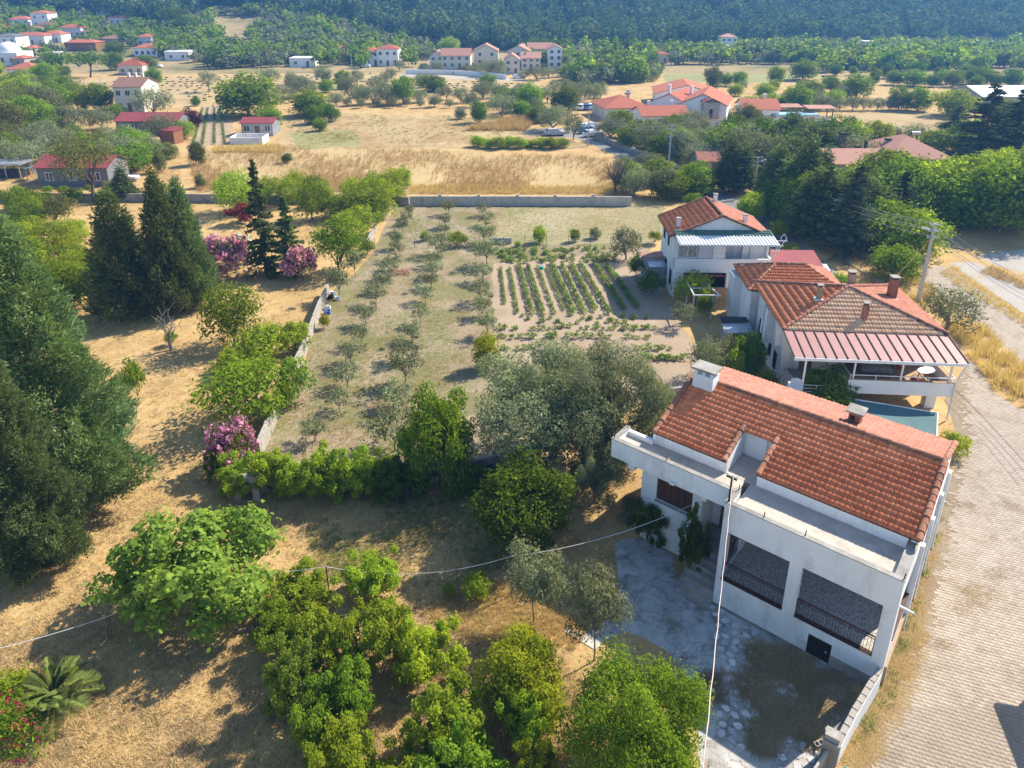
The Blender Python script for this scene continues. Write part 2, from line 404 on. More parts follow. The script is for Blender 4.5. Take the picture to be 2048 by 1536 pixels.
L['rusty'] = mat_leaf('rusty_blossom', (.20, .04, .025), (.34, .09, .06), .3)
L['whiteb'] = mat_leaf('white_blossom', (.5, .5, .45), (.7, .7, .65), .3)
# ------------------------------------------------------------------ terrain and ground sheets
rng = np.random.default_rng(5)
def grid_sheet(name, xs, ys, mats, matfn=None):
    X, Y = np.meshgrid(xs, ys); Z = terrain(X, Y)
    V = np.stack([X, Y, Z], -1).reshape(-1, 3); nx = len(xs)
    i, j = np.meshgrid(np.arange(nx - 1), np.arange(len(ys) - 1)); a = (j * nx + i).ravel()
    F = np.stack([a, a + 1, a + nx + 1, a + nx], -1)
    mi = None
    if matfn is not None:
        c = V[F].mean(1); mi = matfn(c[:, 0], c[:, 1], c[:, 2])
    return structure(link(name, mesh_np(name, V, F, mats, mi, None, True)))
FB = [(-600, 20), (0, 22), (100, 26), (200, 32), (330, 55), (385, 30), (430, 12), (560, 18), (700, 48), (800, 76), (900, 95), (1000, 100), (1200, 100), (1500, 92), (1700, 88), (2048, 84), (3000, 80)]
def px_np(X, Y, Z):
    Z = Z - CAMH; d = np.maximum(Y * CP - Z * SP, 1); return PCX + FPX * X / d, PCY - FPX * (Y * SP + Z * CP) / d
def in_forest(X, Y, Z, off=0):
    x, y = px_np(X, Y, Z); return (y < np.interp(x, [a for a, b in FB], [b for a, b in FB]) + off) & (Y > 330)
xs = np.arange(-760, 761, 10.0); ys = np.concatenate([np.arange(-60, 260, 20.0), np.arange(260, 700, 6.0), [760]])
def gm(X, Y, Z):
    m = np.zeros(len(X), int); m[Y > 258] = 1; m[in_forest(X, Y, Z)] = 2; return m
ground = grid_sheet('ground', xs, ys, [M['straw'], M['hill'], M['forestfloor']], gm)
_lvl = [0.0]
def ragged(pts, step, amp, seed):
    r = random.Random(seed); out = []
    n = len(pts)
    for i in range(n):
        a, b = Vector(pts[i]), Vector(pts[(i + 1) % n]); d = b - a; k = max(1, int(d.length / step))
        nrm = Vector((-d.y, d.x, 0)).normalized() if d.length > 0 else Vector((0, 0, 0))
        for j in range(k):
            out.append(a + d * (j / k) + nrm * (r.uniform(-amp, amp) if j else r.uniform(-amp, amp) * .3))
    return out
def sheet(name, px, mat, z, step=1.5, amp=.25, flat=True, seed=1):
    pts = [G(x, y, 0) for x, y in px]
    pts = ragged(pts, step, amp, seed)
    m = MB(); v = [(p.x, p.y, z) for p in pts]
    a = sum(v[i][0] * v[(i + 1) % len(v)][1] - v[(i + 1) % len(v)][0] * v[i][1] for i in range(len(v)))
    m.poly(v if a > 0 else v[::-1])
    o = m.build(name, mat); structure(o)
    return o
sheet('stubble_field', [(150, 185), (150, 162), (240, 155), (420, 152), (560, 147), (700, 146), (860, 150), (1000, 163), (1090, 170), (1000, 184), (900, 190), (760, 187), (600, 176), (470, 190), (420, 205), (380, 215), (250, 200)], M['stubble'], .004, 6, 1.5)
sheet('tall_grass_field', [(395, 385), (372, 312), (560, 292), (800, 300), (1180, 312), (1300, 335), (1240, 388)], M['tallstraw'], .006, 4, 1)
sheet('mown_field', [(556, 285), (572, 238), (680, 226), (900, 230), (1060, 250), (1180, 292), (1130, 300), (800, 298), (560, 302)], M['stubble'], .004, 4, 1)
sheet('green_plot', [(583, 266), (705, 259), (727, 290), (596, 300)], M['green'], .008, 3, .6)
sheet('row_crop_soil', [(402, 212), (436, 210), (466, 245), (458, 290), (385, 292)], M['garden'], .008, 3, .4)
sheet('orchard_soil', [(520, 935), (560, 830), (615, 700), (660, 590), (735, 520), (770, 450), (788, 414), (1000, 411), (1260, 411), (1330, 415), (1320, 470), (1300, 500), (1320, 620), (1390, 690), (1420, 740), (1330, 790), (1240, 830), (960, 938)], M['orchard'], .004, 1.5, .2)
sheet('mown_orchard_strip', [(985, 490), (1000, 416), (1335, 416), (1322, 470), (1300, 488)], M['field'], .008, 1.5, .5)
sheet('garden_soil', [(985, 528), (1290, 497), (1330, 590), (1365, 650), (1425, 745), (1330, 785), (1150, 760), (985, 730)], M['garden'], .008, 1.2, .3)
sheet('stubble_field', [(1650, 272), (1655, 230), (1800, 222), (1905, 226), (2030, 252), (1900, 262), (1800, 278)], M['stubble'], .004, 6, 1)
sheet('stubble_field', [(1640, 148), (1900, 149), (2110, 154), (2110, 182), (1900, 172), (1640, 164)], M['stubble'], .004, 6, 1)
sheet('crop_field', [(1330, 148), (1600, 147), (1660, 152), (1560, 166), (1330, 164)], M['green'], .004, 6, 1)
sheet('road', [(1150, 276), (1045, 269), (1050, 258), (1160, 255), (1190, 262), (1205, 278), (1260, 300), (1320, 320), (1370, 345), (1425, 378), (1470, 395), (1520, 420), (1560, 450), (1620, 500), (1690, 565), (1745, 610), (1700, 615), (1655, 590), (1600, 545), (1540, 492), (1490, 445), (1440, 415), (1390, 388), (1335, 352), (1250, 320), (1190, 292)], M['asphalt'], .012, 2, .25)
sheet('village_road', [(800, 148), (1050, 158), (1060, 163), (960, 160), (800, 153)], M['gravel'], .012, 4, .3)
sheet('dirt_track', [(375, 300), (410, 300), (400, 345), (405, 385), (355, 385), (375, 340)], M['straw'], .012, 2, .5)
STREET = [(1690, 1640), (1752, 1345), (1790, 1230), (1850, 1085), (1925, 900), (1905, 845), (1888, 800), (1915, 758), (1945, 718), (1990, 790), (2048, 822), (2150, 870), (2230, 1640)]
STRIP = [(1830, 550), (1858, 537), (1890, 531), (1940, 565), (2048, 640), (2120, 700), (2120, 790), (2048, 725), (1960, 650), (1900, 600), (1842, 577)]
sheet('street', STREET, M['joint'], .004, 1.5, .05)
sheet('street', STRIP, M['joint'], .004, 1.5, .1)
sheet('street', [(1955, 512), (2048, 498), (2120, 500), (2120, 560), (2048, 546), (1990, 531)], M['gravel'], .008, 1.5, .3)
sheet('gravel_lot', [(1897, 527), (1950, 524), (1988, 541), (1950, 560)], M['gravel'], .012, 1, .3)
sheet('gravel_lot', [(1948, 562), (1994, 547), (2048, 573), (2130, 612), (2130, 700), (2048, 628), (1994, 594)], M['gravel'], .016, 1, .3)
YARD = [(1232, 1082), (1290, 1076), (1345, 1110), (1350, 1150), (1430, 1190), (1560, 1270), (1705, 1340), (1700, 1420), (1665, 1480), (1625, 1545), (1600, 1620), (1400, 1620), (1395, 1480), (1390, 1370), (1330, 1300), (1250, 1262), (1185, 1292), (1162, 1272), (1215, 1240), (1240, 1180)]
yard = sheet('yard_paving', YARD, M['yard'], .004, .8, .12)

# --- interlocking paving blocks of the street (dog-bone shape, running rows)
def inside(poly, x, y):
    x = np.asarray(x, float); y = np.asarray(y, float); c = np.zeros(x.shape, bool); n = len(poly)
    for i in range(n):
        x0, y0 = poly[i]; x1, y1 = poly[(i + 1) % n]
        m = ((y0 > y) != (y1 > y)); xi = (x1 - x0) * (y - y0) / ((y1 - y0) if y1 != y0 else 1e-9) + x0
        c ^= m & (x < xi)
    return c
PL, PW, PA, PG = .25, .19, .013, .0025
top = [(-.5, 1), (-.3, 1), (-.2, -1), (.2, -1), (.3, 1), (.5, 1)]
pu = np.array([u * (PL - 2 * PG) for u, s in top]); pv = np.array([PW / 2 - PG + PA * s for u, s in top])
def paver_arr(bev=.004, zt=.0055, z0=.0):
    T = np.stack([pu, pv], -1); B = np.stack([pu, -pv], -1)
    ring = np.concatenate([T, B[::-1]])          # 12 points
    k = 1 - bev / .09
    V = np.concatenate([np.c_[ring * k, np.full(12, zt)], np.c_[ring, np.full(12, z0)]])
    F = [(i, 11 - i, 10 - i, i + 1) for i in range(5)] + [(i, (i + 1) % 12, 12 + (i + 1) % 12, 12 + i) for i in range(12)]
    return V, np.array(F)
PVV, PVF = paver_arr()
def lay(poly, ang, ymin):
    ca, sa = math.cos(ang), math.sin(ang)
    P = np.array([tuple(G(x, y))[:2] for x, y in poly if y < 1700]); c0 = P.mean(0); ext = np.abs(P - c0).max() * 1.5
    iu = np.arange(-int(ext / PL), int(ext / PL)); iv = np.arange(-int(ext / PW), int(ext / PW))
    U, Vv = np.meshgrid(iu, iv); u = (U + (Vv % 2) * .5) * PL; v = Vv * PW
    X = c0[0] + u * ca - v * sa; Y = c0[1] + u * sa + v * ca
    m = Y > 3; X, Y = X[m], Y[m]
    x, y = px_np(X, Y, np.zeros_like(X))
    k = inside(poly, x, y) & (y > ymin) & (y < 1600) & (x < 2110)
    return X[k], Y[k], x[k], y[k]
X, Y, x, y = lay(STREET, R(-21), 700)
# blocks missing where dirt and dry weeds cover them along the wall
edge = np.interp(y, [895, 1000, 1085, 1230, 1345, 1440, 1536, 1640], [1935, 1895, 1862, 1802, 1765, 1722, 1690, 1660])
cover = rng.normal(0, 1, len(x)) * 9
wid = np.interp(y, [850, 1000, 1150, 1300, 1400, 1536], [0, 14, 50, 70, 40, 55])
k = (x - edge + cover) > wid
X, Y, x, y = X[k], Y[k], x[k], y[k]
d = np.where((x > 0) & (x < 2048) & (y < 1536), y, 0); order = np.argsort(-d); near = order[:300]; rest = order[300:]
street = [o for o in bpy.data.objects if o.name == 'street'][0]
pm = mesh_np('paver', PVV, PVF, [M['paver']])
for i in near:
    o = link('paver', pm, street); o.location = (X[i], Y[i], .004 + rng.uniform(0, .008)); o.rotation_euler = (rng.normal(0, .006), rng.normal(0, .006), R(-21) + rng.normal(0, .01))
def scatter_mesh(name, V, F, X, Y, Z, rot, scl, mats, mi=None, tint0=None, parent=None, tintvar=1.0):
    n = len(X); c, s = np.cos(rot), np.sin(rot); scl = np.asarray(scl, float)
    if scl.ndim == 1: scl = np.stack([scl] * 3, -1)
    P = V[None] * scl[:, None]
    out = np.stack([P[..., 0] * c[:, None] - P[..., 1] * s[:, None] + X[:, None], P[..., 0] * s[:, None] + P[..., 1] * c[:, None] + Y[:, None], P[..., 2] + Z[:, None]], -1)
    FF = (F[None] + (np.arange(n) * len(V))[:, None, None]).reshape(-1, F.shape[1])
    t = np.repeat(rng.random(n), len(F)) if tint0 is None else (np.clip(tint0[None] + (rng.random(n)[:, None] - .5) * tintvar * .5, 0, 1)).ravel()
    return link(name, mesh_np(name, out.reshape(-1, 3), FF, mats, None if mi is None else np.tile(mi, n), t), parent)
r_ = rest
stuff(scatter_mesh('paving_blocks', PVV, PVF, X[r_], Y[r_], np.full(len(r_), .004) + rng.uniform(0, .008, len(r_)), R(-21) + rng.normal(0, .01, len(r_)), np.ones(len(r_)), [M['paver']], parent=street))
X, Y, x, y = lay(STRIP, R(-35), 500)
strip = [o for o in bpy.data.objects if o.name.startswith('street')][1]
stuff(scatter_mesh('paving_blocks', PVV, PVF, X, Y, np.full(len(X), .004), R(-35) + rng.normal(0, .01, len(X)), np.ones(len(X)), [M['paver']], parent=strip))
# --- flagstones set in the yard
def flag_mesh(k):
    r = random.Random(k); n = r.choice([4, 5, 5, 6]); a0 = r.random() * 6
    pts = [(math.cos(a0 + i * 2 * math.pi / n + r.uniform(-.25, .25)) * r.uniform(.75, 1.05) * .30, math.sin(a0 + i * 2 * math.pi / n + r.uniform(-.2, .2)) * r.uniform(.6, 1.0) * .24) for i in range(n)]
    m = MB(); m.prism(pts, 0, .025); o = m.build('flagstone', M['flag']); me = o.data; bpy.data.objects.remove(o); return me
FM = [flag_mesh(i) for i in range(14)]
zones = [[(1500, 1330), (1560, 1330), (1600, 1400), (1560, 1420), (1510, 1400)], [(1392, 1205), (1430, 1215), (1500, 1255), (1530, 1290), (1500, 1330), (1540, 1370), (1500, 1420), (1455, 1370), (1440, 1310), (1420, 1260)],
         [(1440, 1415), (1560, 1400), (1590, 1440), (1580, 1490), (1480, 1500), (1430, 1460)], [(1580, 1270), (1650, 1310), (1660, 1340), (1610, 1330)], [(1560, 1500), (1640, 1510), (1610, 1545), (1560, 1560)]]
placed = []
rr = random.Random(3)
for zi, zp in enumerate(zones):
    xs_ = [a for a, b in zp]; ys_ = [b for a, b in zp]
    for _ in range(2500):
        x = rr.uniform(min(xs_), max(xs_)); y = rr.uniform(min(ys_), max(ys_))
        if not inside(zp, np.array([x]), np.array([y]))[0]: continue
        p = G(x, y)
        if any((p.x - q[0]) ** 2 + (p.y - q[1]) ** 2 < .365 ** 2 for q in placed): continue
        placed.append((p.x, p.y))
for px_, py_ in placed:
    o = link('flagstone', rr.choice(FM), yard); o.location = (px_, py_, .004); s = rr.uniform(.68, .86); o.scale = (s, s, 1); o.rotation_euler = (0, 0, rr.uniform(0, 6.3))
# ------------------------------------------------------------------ haze: one closed box round everything
hm, ht, hb = newmat('haze_air'); ht.nodes.remove(hb)
pv_ = N(ht, 'ShaderNodeVolumePrincipled'); pv_.inputs['Density'].default_value = .00042; pv_.inputs['Color'].default_value = (.17, .48, 1.0, 1); pv_.inputs['Anisotropy'].default_value = .25
ht.links.new(pv_.outputs[0], ht.nodes['Material Output'].inputs['Volume'])
hz = MB().box(-765, 765, -65, 765, -1, 110).build('haze', hm); stuff(hz)
# ------------------------------------------------------------------ roof tiles
def tile_arr(w=.22, l=.38, hgt=.05, roman=False):
    if roman: prof = [(0, .0), (.04, .036), (.09, .048), (.14, .036), (.18, 0), (.20, -.01), (.22, 0)]
    else: prof = [(0, .03), (.03, .045), (.065, .03), (.085, .014), (.135, .014), (.155, .03), (.19, .045), (.22, .03)]
    k = w / .22
    P = np.array(prof) * (k, 1); n = len(P)
    V = np.concatenate([np.c_[P[:, 0], np.zeros(n), P[:, 1]], np.c_[P[:, 0], np.full(n, l), P[:, 1]], np.c_[P[:, 0], np.zeros(n) + .01, P[:, 1] - .075]])
    F = [(i, i + 1, n + i + 1, n + i) for i in range(n - 1)] + [(2 * n + i, 2 * n + i + 1, i + 1, i) for i in range(n - 1)]
    return V, np.array(F)
TV, TF = tile_arr(); RVV, RVF = tile_arr(roman=True)
TILE_ME = mesh_np('tile', TV, TF, [M['tile']])
def basis(u, v):
    u = Vector(u).normalized(); v = Vector(v).normalized(); n = u.cross(v).normalized(); return u, v, n
def tiles_on(parent, origin, u, v, poly, mat, roman=False, pitch=.35, w=.22, seed=0, keep=None, lift=.15):
    """joined tiles on a plane: u along the courses, v up the slope, poly = outline in (u, v) metres"""
    r = np.random.default_rng(seed); u, v, n = basis(u, v); o = np.array(origin)
    V0, F0 = tile_arr(w, pitch + .03, roman=roman)
    pu_, pv_ = [p[0] for p in poly], [p[1] for p in poly]
    cu = np.arange(min(pu_), max(pu_), w); cv = np.arange(min(pv_), max(pv_) - pitch * .3, pitch)
    U, Q = np.meshgrid(cu, cv); U = U.ravel(); Q = Q.ravel()
    k = inside(poly, U + w / 2, Q + pitch / 2)
    if keep is not None: k &= keep(U + w / 2, Q + pitch / 2)
    U, Q = U[k], Q[k]
    B = np.array([tuple(u), tuple(v), tuple(n)])
    L3 = V0.copy(); L3[:, 2] += lift * .35 - L3[:, 1] * lift
    P = L3[None] + np.stack([U, Q, r.normal(0, .006, len(U))], -1)[:, None]
    P[..., 0] += r.normal(0, .004, len(U))[:, None]
    Wd = P @ B + o
    FF = (F0[None] + (np.arange(len(U)) * len(V0))[:, None, None]).reshape(-1, 4)
    ob = link('roof_tiles', mesh_np('roof_tiles', Wd.reshape(-1, 3), FF, [mat], None, np.repeat(r.random(len(U)), len(F0))), parent)
    return stuff(ob)
def ridge_mesh(mat, rad=.13, l=.42):
    m = MB(); n = 7
    for k_ in range(n - 1):
        a0, a1 = math.pi * k_ / (n - 1), math.pi * (k_ + 1) / (n - 1)
        r0, r1 = rad * 1.12, rad * .9
        m.poly([(0, r0 * math.cos(a0), r0 * math.sin(a0)), (0, r0 * math.cos(a1), r0 * math.sin(a1)), (l, r1 * math.cos(a1), r1 * math.sin(a1)), (l, r1 * math.cos(a0), r1 * math.sin(a0))])
    m.poly([(0, rad * 1.12 * math.cos(math.pi * k_ / (n - 1)), rad * 1.12 * math.sin(math.pi * k_ / (n - 1))) for k_ in range(n)])
    o = m.build('ridge_tile', mat); me = o.data; bpy.data.objects.remove(o); return me
RIDGE = ridge_mesh(M['ridge']); RIDGE2 = ridge_mesh(M['tilepale'], .14)
def ridge_line(parent, p, q, me=RIDGE, pitch=.38, dz=.02, seed=1):
    p, q = Vector(p), Vector(q); d = q - p; k = int(d.length / pitch); r = random.Random(seed)
    rot = d.to_track_quat('X', 'Z').to_euler()
    for i in range(k):
        o = link('ridge_tile', me, parent); o.location = p + d * (i / k) + Vector((0, 0, dz + r.uniform(-.015, .02)))
        o.rotation_euler = (rot[0] + r.uniform(-.08, .08), rot[1] + r.uniform(-.03, .03), rot[2] + r.uniform(-.05, .05))
def win_b(parent, a0, a1, z0, z1, b, fm='metalw', panes=2, name='window', depth=.06, gl='glass'):
    """window in a wall facing -b : frame part with pane sub-parts"""
    m = MB(); t = .07
    m.box(a0, a0 + t, b - depth, b, z0, z1); m.box(a1 - t, a1, b - depth, b, z0, z1)
    m.box(a0 + t, a1 - t, b - depth, b, z0, z0 + t); m.box(a0 + t, a1 - t, b - depth, b, z1 - t, z1)
    w = (a1 - a0 - 2 * t) / panes
    for i in range(1, panes): m.box(a0 + t + i * w - .03, a0 + t + i * w + .03, b - depth, b, z0 + t, z1 - t)
    f = m.build(name, M[fm], parent)
    for i in range(panes): MB().box(a0 + t + i * w + .03 * (i > 0), a0 + t + (i + 1) * w - .03 * (i < panes - 1), b - depth * .5, b - .004, z0 + t, z1 - t).build('pane', M[gl], f)
    return f
def win_a(parent, b0, b1, z0, z1, a, fm='darkmetal', sgn=-1, panes=2):
    m = MB(); t = .06; x0, x1 = sorted((a, a + sgn * .06))
    for q0, q1, y0, y1 in ((b0, b0 + t, z0, z1), (b1 - t, b1, z0, z1), (b0 + t, b1 - t, z0, z0 + t), (b0 + t, b1 - t, z1 - t, z1)): m.box(x0, x1, q0, q1, y0, y1)
    for i in range(1, 5): m.box(x0, x1, b0 + (b1 - b0) * i / 5 - .012, b0 + (b1 - b0) * i / 5 + .012, z0 + t, z1 - t)
    f = m.build('window', M[fm], parent)
    xa, xb = sorted((a + sgn * .01, a + sgn * .03))
    MB().box(xa, xb, b0 + t, b1 - t, z0 + t, z1 - t).build('pane', M['glass'], f)
    return f
def gable_poly(m, a0, a1, pts, mi=0):
    """extrude a (b, z) outline along a"""
    n = len(pts); v = [(a0, b, z) for b, z in pts] + [(a1, b, z) for b, z in pts]
    return m.faces(v, [tuple(range(n)), tuple(range(2 * n - 1, n - 1, -1))] + [(i, n + i, n + (i + 1) % n, (i + 1) % n) for i in range(n)], mi)
# ================================================================== the near house
H1O = (15.555, 21.836, 0)
h1 = thing('white_house', 'white stucco house with red tile roof, flat front terrace and two railed porch openings', 'house', H1O, R(-39))
m = MB()
m.box(-7.45, -3.02, 0, .25, 0, 1.66); m.box(-2.02, 0, 0, .25, 0, 1.66); m.box(-3.02, -2.02, 0, .25, 1.16, 1.66)
for a0, a1 in ((-7.45, -7.21), (-4.3, -3.75), (-.51, 0)): m.box(a0, a1, 0, .25, 1.66, 4.45)
m.box(-7.45, 0, 0, .25, 4.45, 5.0); m.box(-7.45, 0, 0, .22, 5.0, 6.0)
m.box(-7.45, -7.21, .25, .6, 0, 5.0); m.box(-7.45, -7.21, .6, 2.3, 0, 1.6); m.box(-7.45, -7.21, .6, 2.3, 4.3, 5.0); m.box(-7.45, -7.21, 2.3, 4.0, 0, 5.0)
m.box(-7.45, -7.23, .22, 1.3, 5.0, 6.0)
m.box(-.25, 0, .25, .7, 0, 5.0); m.box(-.25, 0, .7, 3.85, 0, 2.3); m.box(-.25, 0, .7, 3.85, 4.45, 5.0); m.box(-.25, 0, 3.85, 10.9, 0, 5.0)
m.box(-.38, 0, .22, 2.6, 5.0, 6.0)
m.box(-7.21, -.25, 4.0, 4.2, 0, 5.0)
m.box(-12.6, -11.72, 1.8, 2.05, 0, 4.95); m.box(-9.72, -9.2, 1.8, 2.05, 0, 4.95); m.box(-11.72, -9.72, 1.8, 2.05, 0, 2.85); m.box(-11.72, -9.72, 1.8, 2.05, 4.2, 4.95)
m.box(-12.6, -12.35, 2.05, 10.9, 0, 5.0); m.box(-9.4, -9.2, 2.05, 3.4, 0, 5.0); m.box(-9.4, -7.45, 3.4, 3.6, 0, 5.0); m.box(-12.35, -.25, 10.65, 10.9, 0, 5.0)
m.box(-9.2, -8.9, 1.5, 1.8, 4.3, 4.95); m.box(-13.2, -12.8, 1.3, 1.75, 4.4, 4.88)
m.box(-12.35, -8.45, 2.55, 2.75, 5.15, 6.40); m.box(-6.95, -.38, 2.55, 2.75, 5.15, 6.40)
m.build('wall', M['white'], h1)
for a0, a1, o_ in ((-12.5, -12.3, 0), (-.30, -.02, .1)):
    m = MB(); gable_poly(m, a0, a1, [(2.5 + o_, 5.0), (10.9, 5.0), (10.9, 6.36), (6.7, 7.76), (2.5 + o_, 6.36)]); m.build('gable', M['white'], h1)
for a0, a1 in ((-8.62, -8.45), (-6.95, -6.78)):
    m = MB(); gable_poly(m, a0, a1, [(2.76, 5.15), (4.8, 5.15), (4.8, 7.12), (2.76, 6.43)]); m.build('recess_side', M['white'], h1)
MB().box(-8.449, -6.951, 4.62, 4.78, 5.15, 7.06).build('recess_back', M['white'], h1)
MB().box(-8.3, -7.3, 4.56, 4.615, 5.64, 6.98).build('terrace_door', M['clean'], h1)
MB().box(-7.2, -.26, .26, 3.99, 1.45, 1.64).build('porch_floor', M['terrazzo'], h1)
m = MB().prism([(-7.19, .26), (-.4, .26), (-.4, 2.54), (-7.19, 2.54)], 4.98, 5.62)
m.box(-8.44, -6.96, 2.545, 4.61, 4.98, 5.622); m.box(-13.875, -7.46, 1.225, 2.325, 4.95, 5.618); m.box(-12.41, -7.46, 2.326, 2.54, 4.95, 5.617)
m.build('terrace_floor', M['terrace'], h1)
m = MB()
m.box(-14.1, -7.455, 1.0, 1.22, 4.92, 5.98); m.box(-14.1, -13.88, 1.222, 2.55, 4.92, 5.98); m.box(-13.878, -12.42, 2.33, 2.55, 4.92, 5.86)
m.box(-13.87, -7.47, 1.225, 1.79, 4.88, 4.945)
m.build('balcony_parapet', M['white'], h1)
m = MB()
m.box(-7.47, .02, -.02, .24, 6.0, 6.045); m.box(-7.47, -7.21, .24, 1.32, 6.0, 6.043); m.box(-.40, .02, .24, 2.6, 6.0, 6.043)
m.box(-14.12, -7.48, .98, 1.24, 5.98, 6.025); m.box(-14.12, -13.86, 1.242, 2.57, 5.98, 6.022)
m.build('coping', M['concrete'], h1)
m = MB()
for a0, a1, b0, b1 in ((-12.42, .03, 4.62, 6.7), (-12.42, -8.46, 2.35, 4.61), (-6.94, .03, 2.35, 4.61)):
    z = lambda b: 6.39 + (b - 2.4) * .337
    gable_poly(m, a0, a1, [(b0, z(b0) - .06), (b0, z(b0)), (b1, z(b1)), (b1, z(b1) - .06)])
gable_poly(m, -12.42, .03, [(6.705, 7.78), (6.705, 7.84), (11.05, 6.39), (11.05, 6.33)])
roof1 = m.build('roof', M['brown'], h1)
phi = math.atan(.337); cph, sph = math.cos(phi), math.sin(phi)
rr = random.Random(11); cells = []
for row in range(13):
    for col in range(57):
        a = -12.40 + col * .22; b = 2.34 + row * .35 * cph
        if -8.62 < a + .11 < -6.80 and b + .17 < 4.5: continue
        cells.append((a, b, 6.405 + (b - 2.4) * .337))
def _key(c): return c[1] - .35 * c[0]      # nearest (largest in the photo) first
cells.sort(key=_key)
for a, b, z in cells[:300]:
    o = link('tile', TILE_ME, roof1); o.location = (a + rr.gauss(0, .004), b, z + .05 + rr.gauss(0, .004)); o.rotation_euler = (phi - .15 + rr.gauss(0, .012), rr.gauss(0, .014), rr.gauss(0, .03 if rr.random() < .08 else .012))
kept = {(round(a, 2), round(b, 2)) for a, b, z in cells[300:]}
V0 = TV.copy(); rs = np.random.default_rng(4); cs = np.array(cells[300:]); al = phi - .15
Rx = np.array([[1, 0, 0], [0, math.cos(al), math.sin(al)], [0, -math.sin(al), math.cos(al)]])
P = (V0 @ Rx)[None] + (cs + np.c_[rs.normal(0, .004, len(cs)), np.zeros(len(cs)), 0.05 + rs.normal(0, .005, len(cs))])[:, None]
stuff(link('roof_tiles', mesh_np('roof_tiles', P.reshape(-1, 3), (TF[None] + (np.arange(len(cs)) * len(TV))[:, None, None]).reshape(-1, 4), [M['tile']], None, np.repeat(rs.random(len(cs)), len(TF))), roof1))
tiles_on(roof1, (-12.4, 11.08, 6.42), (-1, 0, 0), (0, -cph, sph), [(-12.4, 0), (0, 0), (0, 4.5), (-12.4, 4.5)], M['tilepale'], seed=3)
ridge_line(roof1, (.05, 6.7, 7.86), (-12.3, 6.7, 7.86), seed=2)
ridge_line(roof1, (-.02, 2.3, 6.42), (-.02, 6.6, 7.87), dz=.06, seed=3); ridge_line(roof1, (-12.35, 2.3, 6.42), (-12.35, 6.6, 7.87), dz=.06, seed=4)
ridge_line(roof1, (-8.55, 2.3, 6.42), (-8.55, 4.6, 7.2), dz=.06, seed=5); ridge_line(roof1, (-6.85, 2.3, 6.42), (-6.85, 4.6, 7.2), dz=.06, seed=6)
ridge_line(roof1, (-.02, 11.0, 6.45), (-.02, 6.8, 7.87), dz=.05, seed=7)
c = MB().box(-12.1, -10.95, 5.95, 6.75, 7.2, 8.45).build('chimney', M['white'], roof1)
for a in (-12.03, -11.6, -11.15):
    for b in (6.0, 6.58): MB().box(a, a + .14, b, b + .12, 8.45, 8.72).build('vent_post', M['white'], h1)
MB().box(-12.2, -10.85, 5.85, 6.85, 8.72, 8.84).build('chimney_cap', M['concrete'], h1)
MB().box(-4.5, -3.95, 7.8, 8.4, 7.2, 8.15).build('chimney', M['ridge'], h1); MB().box(-4.4, -4.2, 7.77, 7.795, 7.75, 7.98).build('flue_opening', M['blackgap'], h1)
MB().box(-4.65, -3.8, 7.65, 8.55, 8.15, 8.24).build('chimney_cap', M['concrete'], h1)
for a0, a1 in ((-7.19, -4.32), (-3.73, -.53)):
    m = MB(); m.bar((a0, .12, 2.62), (a1, .12, 2.62), .05); m.bar((a0, .12, 2.48), (a1, .12, 2.48), .025); m.bar((a0, .12, 1.76), (a1, .12, 1.76), .03)
    k = int((a1 - a0) / .125)
    for i in range(k + 1): m.bar((a0 + (a1 - a0) * i / k, .12, 1.67), (a0 + (a1 - a0) * i / k, .12, 2.6), .018 if 0 < i < k else .04)
    m.build('railing', M['rust'], h1)
m = MB(); m.bar((-7.33, .62, 2.6), (-7.33, 2.28, 2.6), .045); m.bar((-7.33, .62, 1.8), (-7.33, 2.28, 1.8), .03)
for i in range(14): m.bar((-7.33, .62 + i * 1.66 / 13, 1.64), (-7.33, .62 + i * 1.66 / 13, 2.6), .018)
m.build('railing', M['rust'], h1)
for a0, a1 in ((-7.21, -4.3), (-3.75, -1.2)): MB().box(a0, a1, .05, .2, 4.37, 4.445).build('shutter_box', M['brown'], h1)
for a0, a1 in ((-7.22, -4.29), (-3.76, -.5)): MB().box(a0, a1, -.02, .24, 1.665, 1.70).build('sill', M['brown'], h1)
d = MB().box(-3.0, -2.04, .06, .12, .02, 1.15).build('cellar_door', M['darkmetal'], h1)
m = MB()
for i in range(9): m.bar((-2.96 + i * .11, .035, .06), (-2.96 + i * .11, .035, 1.12), .03)
m.bar((-3.0, .03, .55), (-2.04, .03, .55), .04); m.bar((-3.0, .03, .85), (-2.04, .03, .85), .03); m.build('bars', M['darkmetal'], d)
MB().box(-2.25, -2.19, .01, .05, .56, .63).build('padlock', M['metalw'], d)
m = MB(); m.box(-2.0, -.05, -.06, -.005, 0, .62); m.box(-7.4, -3.1, -.05, -.004, 0, .12); m.build('plinth', M['concrete'], h1)
MB().box(-.26, .05, .68, 3.87, 2.3, 2.36).build('sill', M['brown'], h1)
m = MB(); m.bar((-.12, .74, 2.37), (-.12, .74, 4.44), .06); m.bar((-.12, 3.81, 2.37), (-.12, 3.81, 4.44), .06); m.bar((-.12, .77, 4.40), (-.12, 3.78, 4.40), .06); m.build('side_frame', M['brown'], h1)
MB().tube([(-.1, .3, 4.55), (.55, .3, 4.5)], .05, 8).build('drain_pipe', M['metalw'], h1)
for a0, a1 in ((.5, 4.0), (4.5, 6.2), (6.7, 8.4), (8.9, 10.6)): MB().box(.003, .10, a0, a1, .05, 1.0).build('base_panel', M['ochre'], h1)
for b in (4.1, 6.3, 8.5, 10.7): MB().box(.003, .16, b, b + .3, .02, 4.9).build('pilaster', M['white'], h1)
